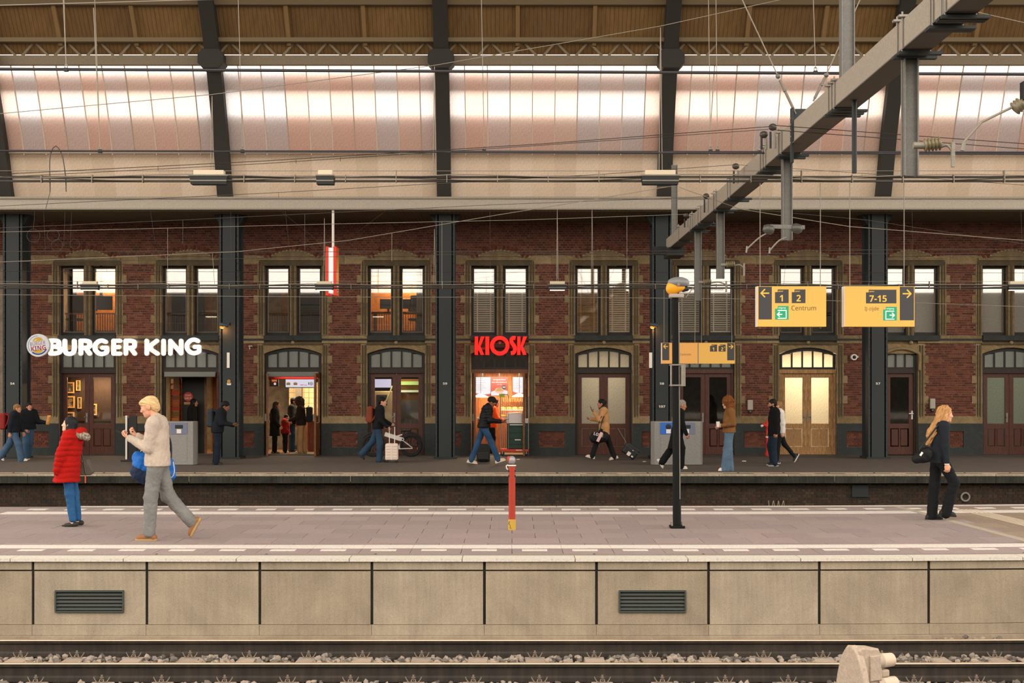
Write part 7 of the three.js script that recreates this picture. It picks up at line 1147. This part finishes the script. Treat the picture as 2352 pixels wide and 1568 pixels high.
// ================================================================ PLATFORM FURNITURE
{ // slender pole with a yellow and grey camera head
  const b = P(1555, 1212, 20.36), t = thing('platform_pole', 'slender dark pole with a yellow and grey lamp head on the near platform', 'pole', [b.x, 0, b.z]);
  const dk = mat('#0c0f10', 0.7, { specularIntensity: 0.4 });
  part('pole_shaft', bar(V(0, 0.02, 0), V(-0.025, 3.17, 0), 0.058, 20, 0.045), dk, t); part('conduit', bar(V(0.035, 0.4, 0.045), V(0.02, 3.1, 0.035), 0.009, 6), M.steel, t);
  part('base_flange', rbox(0.2, 0.035, 0.2, 0.008, 0, 0.018, 0), dk, t); for (const [x, z] of [[-0.075, 0.075], [0.075, 0.075], [-0.075, -0.075], [0.075, -0.075]]) part('flange_bolt', new THREE.CylinderGeometry(0.011, 0.011, 0.05, 8).translate(x, 0.05, z), M.galv, t);
  for (const y of [1.96, 2.24]) part('bracket_rod', merge([bar(V(-0.1, y, 0.06), V(0.1, y, 0.06), 0.012, 8), bar(V(-0.1, y, -0.06), V(0.1, y, -0.06), 0.012, 8)]), M.galv, t);
  for (const [x, w] of [[-0.09, 0.02], [0.07, 0.04], [0.1, 0.016]]) part('bracket_plate', box(x - w / 2, x + w / 2, 1.95, 2.25, 0.05, 0.075), M.galv, t);
  // head: grey shell over a yellow belly on a clear foot
  const hy = 3.2; part('head_shell', fieldOf([ell([0.02, hy + 0.175, 0], 0.15, 0.075, 0.11), cone([0.05, hy + 0.17, 0], [0.18, hy + 0.115, 0], 0.06, 0.012, 1.6)], 0.008, 0.03).below(hy + 0.12).mesh(), mat('#7f8186', 0.4), t, 'grey peaked shell');
  part('head_belly', fieldOf([ell([-0.06, hy + 0.1, 0], 0.09, 0.1, 0.09), cone([-0.09, hy + 0.08, 0], [-0.05, hy + 0.0, 0], 0.06, 0.035), cone([0, hy + 0.1, 0], [0.07, hy + 0.1, 0], 0.07, 0.05, 1.2)], 0.008, 0.02).mesh(), mat('#e8a118', 0.45), t, 'yellow belly'); part('lens', fieldOf([cone([0.09, hy + 0.09, 0], [0.13, hy + 0.085, 0], 0.05, 0.035)], 0.008, 0.02).mesh(), M.black, t); part('hinge', bar(V(0.01, hy + 0.14, 0.09), V(0.01, hy + 0.14, 0.12), 0.02, 12), M.galv, t);
  part('head_foot', rbox(0.2, 0.055, 0.14, 0.015, -0.01, hy - 0.01, 0), mat('#a89c96', 0.5), t); part('spring_arm', bar(V(0.12, hy - 0.03, 0.02), V(0.22, hy + 0.1, 0.02), 0.007, 6), M.wireLight, t);
}
{ // red bollard with a silver cap
  const b = P(1176, 1216, 20.1), t = thing('bollard', 'chipped red post with a silver domed cap and yellow foot', 'post', [b.x, 0, b.z]);
  part('post', bar(V(0, 0.14, 0), V(0, 0.86, 0), 0.046, 22), mat('#c23a1a', 0.6, { map: fleckTex }), t); part('foot', bar(V(0, 0, 0), V(0, 0.145, 0), 0.054, 22), mat('#dcb44a', 0.75, { map: fineTex }), t);
  const s = new THREE.SphereGeometry(0.052, 22, 16); s.scale(1, 1.15, 1); s.translate(-0.004, 0.945, 0); part('cap', s, mat('#b3aeb2', 0.4, { metalness: 0.3, map: fineTex }), t); const rg = new THREE.TorusGeometry(0.05, 0.008, 8, 24); rg.rotateX(Math.PI / 2); rg.translate(0, 0.872, 0); part('collar', rg, M.white, t); part('red_paint', fieldOf([ell([-0.045, 0.96, 0.0], 0.022, 0.045, 0.04)], 0.006, 0.01).mesh(), mat('#b23626', 0.6), t); part('hasp', tube([V(-0.05, 0.88, 0), V(-0.075, 0.87, 0), V(-0.07, 0.83, 0), V(-0.055, 0.82, 0)], 0.008, 10), M.white, t);
  for (const [x, y] of [[-0.04, 0.8], [0.04, 0.8], [-0.042, 0.73], [0.042, 0.73]]) part('black_mark', rbox(0.02, 0.03, 0.03, 0.006, x, y, 0.016), M.black, t); part('scrawl', tube([V(-0.03, 0.12, 0.045), V(-0.045, 0.09, 0.04), V(-0.03, 0.07, 0.046), V(-0.02, 0.05, 0.05), V(-0.03, 0.03, 0.047), V(-0.005, 0.025, 0.055)], 0.003, 20, 4), M.black, t, 'black scrawl');
}
function litterBin(px, label, blue) {
  const d = 36, b = P(px, 1067, d), t = thing('recycling_bin', label, 'bin', [b.x, 0, b.z]), gr = mat('#a7a5a2', 0.5, { metalness: 0.15, map: fineTex });
  const s = new THREE.Shape(); s.moveTo(-0.55, -0.2); s.lineTo(0.55, -0.2); s.absarc(0.42, 0, 0.2, -0.5, Math.PI / 2); s.lineTo(-0.42, 0.2); s.absarc(-0.42, 0, 0.2, Math.PI / 2, Math.PI + 0.5); const g = new THREE.ExtrudeGeometry(s, { depth: 1.02, bevelEnabled: true, bevelSize: 0.01, bevelThickness: 0.015, bevelSegments: 2 }); g.rotateX(Math.PI / 2); g.translate(0, 1.04, 0); g.rotateY(Math.PI); part('bin_body', g, gr, t);
  [[-0.22, blue], [0.22, '#6f7690']].forEach(([x, c]) => { part('bin_panel', box(x - 0.2, x + 0.2, 0.75, 1.03, 0.2, 0.222), mat(c, 0.6), t, c === blue ? 'blue panel' : 'grey blue panel'); const m = c === blue ? new THREE.SphereGeometry(0.07, 16, 10).scale(1, 1, 0.12).translate(x, 0.93, 0.222) : rbox(0.19, 0.085, 0.012, 0.004, x, 0.93, 0.222); part('bin_mouth', m, M.black, t); part('bin_notice', box(x - 0.055, x + 0.055, 0.77, 0.87, 0.222, 0.226), M.white, t); part('bin_door', box(x - 0.19, x + 0.19, 0.08, 0.73, 0.2, 0.215), gr, t); });
}
litterBin(395, 'grey recycling bin behind the sweater wearer', '#7d86a0'); litterBin(1554, 'grey recycling bin with a bright blue panel behind the slender pole', '#2a68c8');
{ // bicycle
  const d = 39.9, c = P(905, 1045, d), t = thing('bicycle', 'white framed fat-tyred bicycle leaning at the brown doors', 'bicycle', [c.x, 0, c.z]), wf = mat('#ddd6d2', 0.4), k = d / FOCAL, q = (px, py, z = 0) => V((px - 905) * k, (1045 - py) * k, z);
  for (const [px, r] of [[944, 26], [857, 26]]) { const w = q(px, 1045 - r), R = r * k - 0.035, g = new THREE.TorusGeometry(R, 0.04, 12, 36); g.translate(w.x, w.y, 0); const m = part('wheel', g, M.rubber, t); const rm = new THREE.TorusGeometry(R - 0.05, 0.018, 8, 32); rm.translate(w.x, w.y, 0); part('rim', rm, M.black, m); part('hub', bar(V(w.x, w.y, -0.05), V(w.x, w.y, 0.05), 0.045, 14), M.black, m); for (let s = 0; s < 10; s++) { const a = s * Math.PI / 5; part('spoke', bar(V(w.x, w.y, 0), V(w.x + Math.cos(a) * (R - 0.05), w.y + Math.sin(a) * (R - 0.05), 0), 0.003, 4), M.steel, m); } const f = []; for (let a = -0.3; a <= 2.6; a += 0.2) f.push(V(w.x + Math.cos(a) * (R + 0.07), w.y + Math.sin(a) * (R + 0.07), 0)); part('mudguard', tube(f, 0.022, 24, 6), M.black, t); }
  part('main_tube', beam(q(884, 993), q(925, 1006), 0.06, 0.11), wf, t); part('main_tube', beam(q(925, 1006), q(916, 1026), 0.045, 0.06), wf, t); part('seat_stay', bar(q(926, 1008, 0.05), q(947, 1024, 0.05), 0.012, 8), wf, t); part('chain_stay', bar(q(915, 1027, 0.05), q(948, 1026, 0.05), 0.014, 8), wf, t); part('seat_stay', bar(q(926, 1008, -0.05), q(947, 1024, -0.05), 0.012, 8), wf, t); const ring = new THREE.TorusGeometry(0.035, 0.012, 8, 18), rp = q(925, 1005, 0.07); ring.translate(rp.x, rp.y, rp.z); part('motor_ring', ring, wf, t); part('gusset', beam(q(905, 1000), q(924, 994), 0.03, 0.03), wf, t);
  part('seat_post', bar(q(922, 1000), q(930, 986), 0.016, 8), M.black, t); part('saddle', rbox(0.26, 0.06, 0.16, 0.028, q(932, 0).x, q(0, 985).y, 0, 3), M.black, t); part('fork', bar(q(872, 985), q(857, 1019), 0.022, 8), M.black, t); part('handlebar', tube([q(874, 966, -0.28), q(872, 968, 0), q(874, 966, 0.28)], 0.013, 14), M.black, t); part('stem', bar(q(872, 968), q(872, 990), 0.02, 8), M.black, t); part('reflector', rbox(0.015, 0.05, 0.03, 0.005, q(959, 0).x, q(0, 1026).y, 0.03), mat('#d88a1e', 0.4), t, 'orange reflector');
}
{ // sign stand with a bright edge
  const b = P(302, 1034, 37.6), t = thing('display_stand', 'black upright display stand with a bright white edge', 'stand', [b.x, 0, b.z]); part('panel', box(-0.06, 0.14, 0.05, 1.15, -0.03, 0.03), mat('#17191b', 0.35), t); part('edge_strip', box(-0.145, -0.105, 0.05, 1.16, -0.02, 0.04), M.white, t); part('foot_plate', rbox(0.7, 0.045, 0.4, 0.015, 0.12, 0.022, 0), M.black, t); part('rear_panel', box(-0.1, -0.06, 0.05, 1.1, -0.04, -0.01), M.black, t);
}
{ // red standpipe
  const b = P(1763, 1043, 40.2), t = thing('standpipe', 'red fire standpipe with two outlets against the plinth', 'standpipe', [b.x, 0, b.z]), rd = mat('#c5281c', 0.45); part('riser', bar(V(0, 0, 0), V(0, 0.78, 0), 0.05, 14), rd, t); part('flange', bar(V(0, 0.02, 0), V(0, 0.1, 0), 0.085, 14), rd, t); part('head', fieldOf([cone([0, 0.75, 0], [0, 0.92, 0], 0.055, 0.045), cone([0, 0.8, 0], [-0.12, 0.86, 0.05], 0.045, 0.04), cone([0, 0.8, 0], [0.1, 0.88, 0.05], 0.045, 0.04), cone([0, 0.9, 0], [-0.03, 0.98, 0], 0.03, 0.025)], 0.01, 0.03).mesh(), rd, t); part('outlet_cap', bar(V(-0.13, 0.84, 0.05), V(-0.19, 0.81, 0.06), 0.032, 12), M.white, t); part('band', bar(V(0, 0.5, 0), V(0, 0.54, 0), 0.054, 14), M.white, t);
}
for (const [px, py, label] of [[1722, 933, 'pale intercom box on the pier beside the light oak doors'], [2140, 930, 'pale intercom box on the pier beside the single brown door']]) { const p = V(fx(px), fy(py), ZW + 0.04), t = thing('intercom', label, 'intercom', p.toArray()); part('box', rbox(0.15, 0.28, 0.08, 0.02, 0, 0.04, 0.03), mat('#a9a294', 0.5), t); part('microphone', rbox(0.09, 0.09, 0.07, 0.02, 0, -0.14, 0.03), M.black, t); part('button', new THREE.SphereGeometry(0.012, 8, 6).translate(0, -0.14, 0.07), M.white, t); }
{ const p = V(fx(1960), fy(820), ZW + 0.06), t = thing('security_camera', 'white round security camera on the brick by the last column', 'camera', p.toArray()); part('housing', bar(V(0, 0, -0.06), V(0, 0, 0.06), 0.085, 20), M.white, t); part('lens', new THREE.SphereGeometry(0.05, 14, 10).scale(1, 1, 0.5).translate(0, 0, 0.06), M.black, t); part('cable_box', rbox(0.06, 0.05, 0.05, 0.01, 0.1, 0.01, -0.02), M.white, t); }
{ const p = V(fx(575), fy(797), ZW + 0.05), t = thing('security_camera', 'small white bracket camera on the brick beside the queue doorway', 'camera', p.toArray()); part('housing', rbox(0.1, 0.05, 0.1, 0.015, 0.02, 0.02, 0.02), mat('#b5aea2', 0.5), t); part('arm', box(-0.02, 0.0, -0.06, 0.0, -0.04, 0.0), M.white, t); part('lens', bar(V(0.04, 0.01, 0.07), V(0.05, 0.0, 0.09), 0.015, 8), M.black, t); }
for (const [px, x, label] of [[520, -7.4, 'grey lamp with orange glow on the column beside the beanie wearer'], [1508, 3.92, 'grey lamp with orange glow on the column with a number plate']]) { // small hooded wall lamps on the columns
  const p = P(px - 6, 748, 38.55), t = thing('column_lamp', label, 'lamp', p.toArray()); part('hood', fieldOf([ell([0, 0.02, 0], 0.13, 0.06, 0.08, -0.25), cone([0.1, 0.02, 0], [0.14, 0.1, -0.05], 0.02, 0.015)], 0.009, 0.02).mesh(), mat('#3a4649', 0.5), t); part('lamp_glass', new THREE.SphereGeometry(0.05, 14, 10).scale(1.3, 0.8, 1).translate(-0.04, -0.035, 0.01), new THREE.MeshStandardMaterial({ color: '#e09040', emissive: '#ffa040', emissiveIntensity: 0.55 }), t); part('arm', bar(V(0.14, 0.1, -0.05), V(0.13, 0.02, -0.15), 0.016, 8), M.iron, t); const l = new THREE.PointLight('#ffb060', 0.5); l.position.set(p.x - 0.04, p.y - 0.1, p.z + 0.02); scene.add(l);
}
{ // dwarf signal beside the near rail
  const d = 13.2, c = P(1980, 1500, d), t = thing('dwarf_signal', 'weathered white dwarf signal with hooded lamps beside the rail', 'signal', [c.x, -0.98, c.z], 0.5), w = mat('#cbb8a6', 0.75, { map: fineTex }), H = 0.62;
  const pl = new THREE.Shape(); pl.moveTo(-0.2, 0); pl.lineTo(0.2, 0); pl.bezierCurveTo(0.2, 0.35, 0.1, 0.6, 0.03, H); pl.bezierCurveTo(0.01, H + 0.02, -0.01, H + 0.02, -0.03, H); pl.bezierCurveTo(-0.1, 0.6, -0.2, 0.35, -0.2, 0); const pg = new THREE.ExtrudeGeometry(pl, { depth: 0.05, bevelEnabled: true, bevelSize: 0.012, bevelThickness: 0.012, bevelSegments: 2 }); pg.rotateY(-Math.PI / 2); pg.translate(-0.08, 0, 0); part('back_plate', pg, w, t);
  const bd = shapeGeo([[-0.1, 0], [0.16, 0], [0.13, H - 0.08], [0.1, H - 0.02], [-0.08, H], [-0.1, H - 0.02]], 0.17, 0.014); bd.translate(0, 0, -0.085); part('case', bd, w, t); part('case_door', shapeGeo([[0.0, 0.34], [0.125, 0.34], [0.105, H - 0.07], [0.0, H - 0.07]], 0.02, 0.006).translate(0, 0, 0.092), w, t);
  for (const [y, z, L] of [[H - 0.13, 0.05, 0.15], [0.28, 0.06, 0.18], [0.28, -0.09, 0.15]]) { const hood = new THREE.CylinderGeometry(0.062, 0.068, L, 20, 1, true, Math.PI * 0.9, Math.PI * 1.35); hood.rotateZ(-Math.PI / 2); hood.rotateX(0.2); hood.translate(0.15 + L / 2, y, z); const m = part('lamp_hood', hood, new THREE.MeshStandardMaterial({ color: '#c7b4a2', roughness: 0.75, side: THREE.DoubleSide }), t); part('lamp_mount', bar(V(0.1, y, z), V(0.17, y, z), 0.07, 18), w, m); const gl = new THREE.CircleGeometry(0.055, 18); gl.rotateY(Math.PI / 2); gl.translate(0.172, y, z); part('lamp_lens', gl, M.glassDark, m); }
  part('cap_block', rbox(0.1, 0.07, 0.1, 0.02, 0.2, 0.38, 0.04), w, t); part('latch', tube([V(-0.15, 0.32, 0.06), V(-0.17, 0.28, 0.08), V(-0.15, 0.2, 0.09), V(-0.17, 0.12, 0.1)], 0.012, 12), M.steel, t); part('stake', box(-0.05, 0.05, -0.1, 0.0, -0.05, 0.05), M.iron, t);
}
// ---- litter
for (const [px, py, w, c, label] of [[1709, 1060, 0.06, '#e8e2da', 'white scrap on the asphalt near the bearded traveller'], [1190, 1056, 0.05, '#e8e2da', 'white scrap on the asphalt before the kiosk'], [505, 1052, 0.06, '#dcd6ce', 'pale scrap on the asphalt beside the iron column'], [1480, 1016 + 45, 0.05, '#cfc8be', 'pale scrap on the asphalt by the recycling bin']]) { const d = FOCAL * EYE / (py - 878), p = P(px, py, d), g = new THREE.IcosahedronGeometry(w, 1); g.scale(1, 0.25, 0.6); const m = solo('litter_scrap', g, mat(c, 0.9), label, 'litter'); m.position.set(p.x, 0.014, p.z); }
for (const [px, z, w, c, label] of [[1994, -16.1, 0.06, '#cfd6da', 'pale blue paper scrap on the ballast'], [1743, -16.2, 0.035, '#e3ddd6', 'white paper scrap at the platform foot'], [105, -16.2, 0.05, '#d8d8d8', 'crumpled clear plastic at the platform foot'], [1020, -15.0, 0.03, '#e8e2da', 'small white scrap between the rails']]) { const x = (px - 1176) * -z / FOCAL, g = new THREE.IcosahedronGeometry(w, 1), p = g.attributes.position; for (let i = 0; i < p.count; i++) { const k = 1 + 0.4 * noise(p.getX(i) * 40, p.getY(i) * 40, p.getZ(i) * 40); p.setXYZ(i, p.getX(i) * k, p.getY(i) * k * 0.45, p.getZ(i) * k * 0.7); } g.computeVertexNormals(); const m = solo('litter_scrap', g, mat(c, 0.85), label, 'litter'); m.position.set(x, RT - 0.17, z); }
renderer.render(scene, camera);
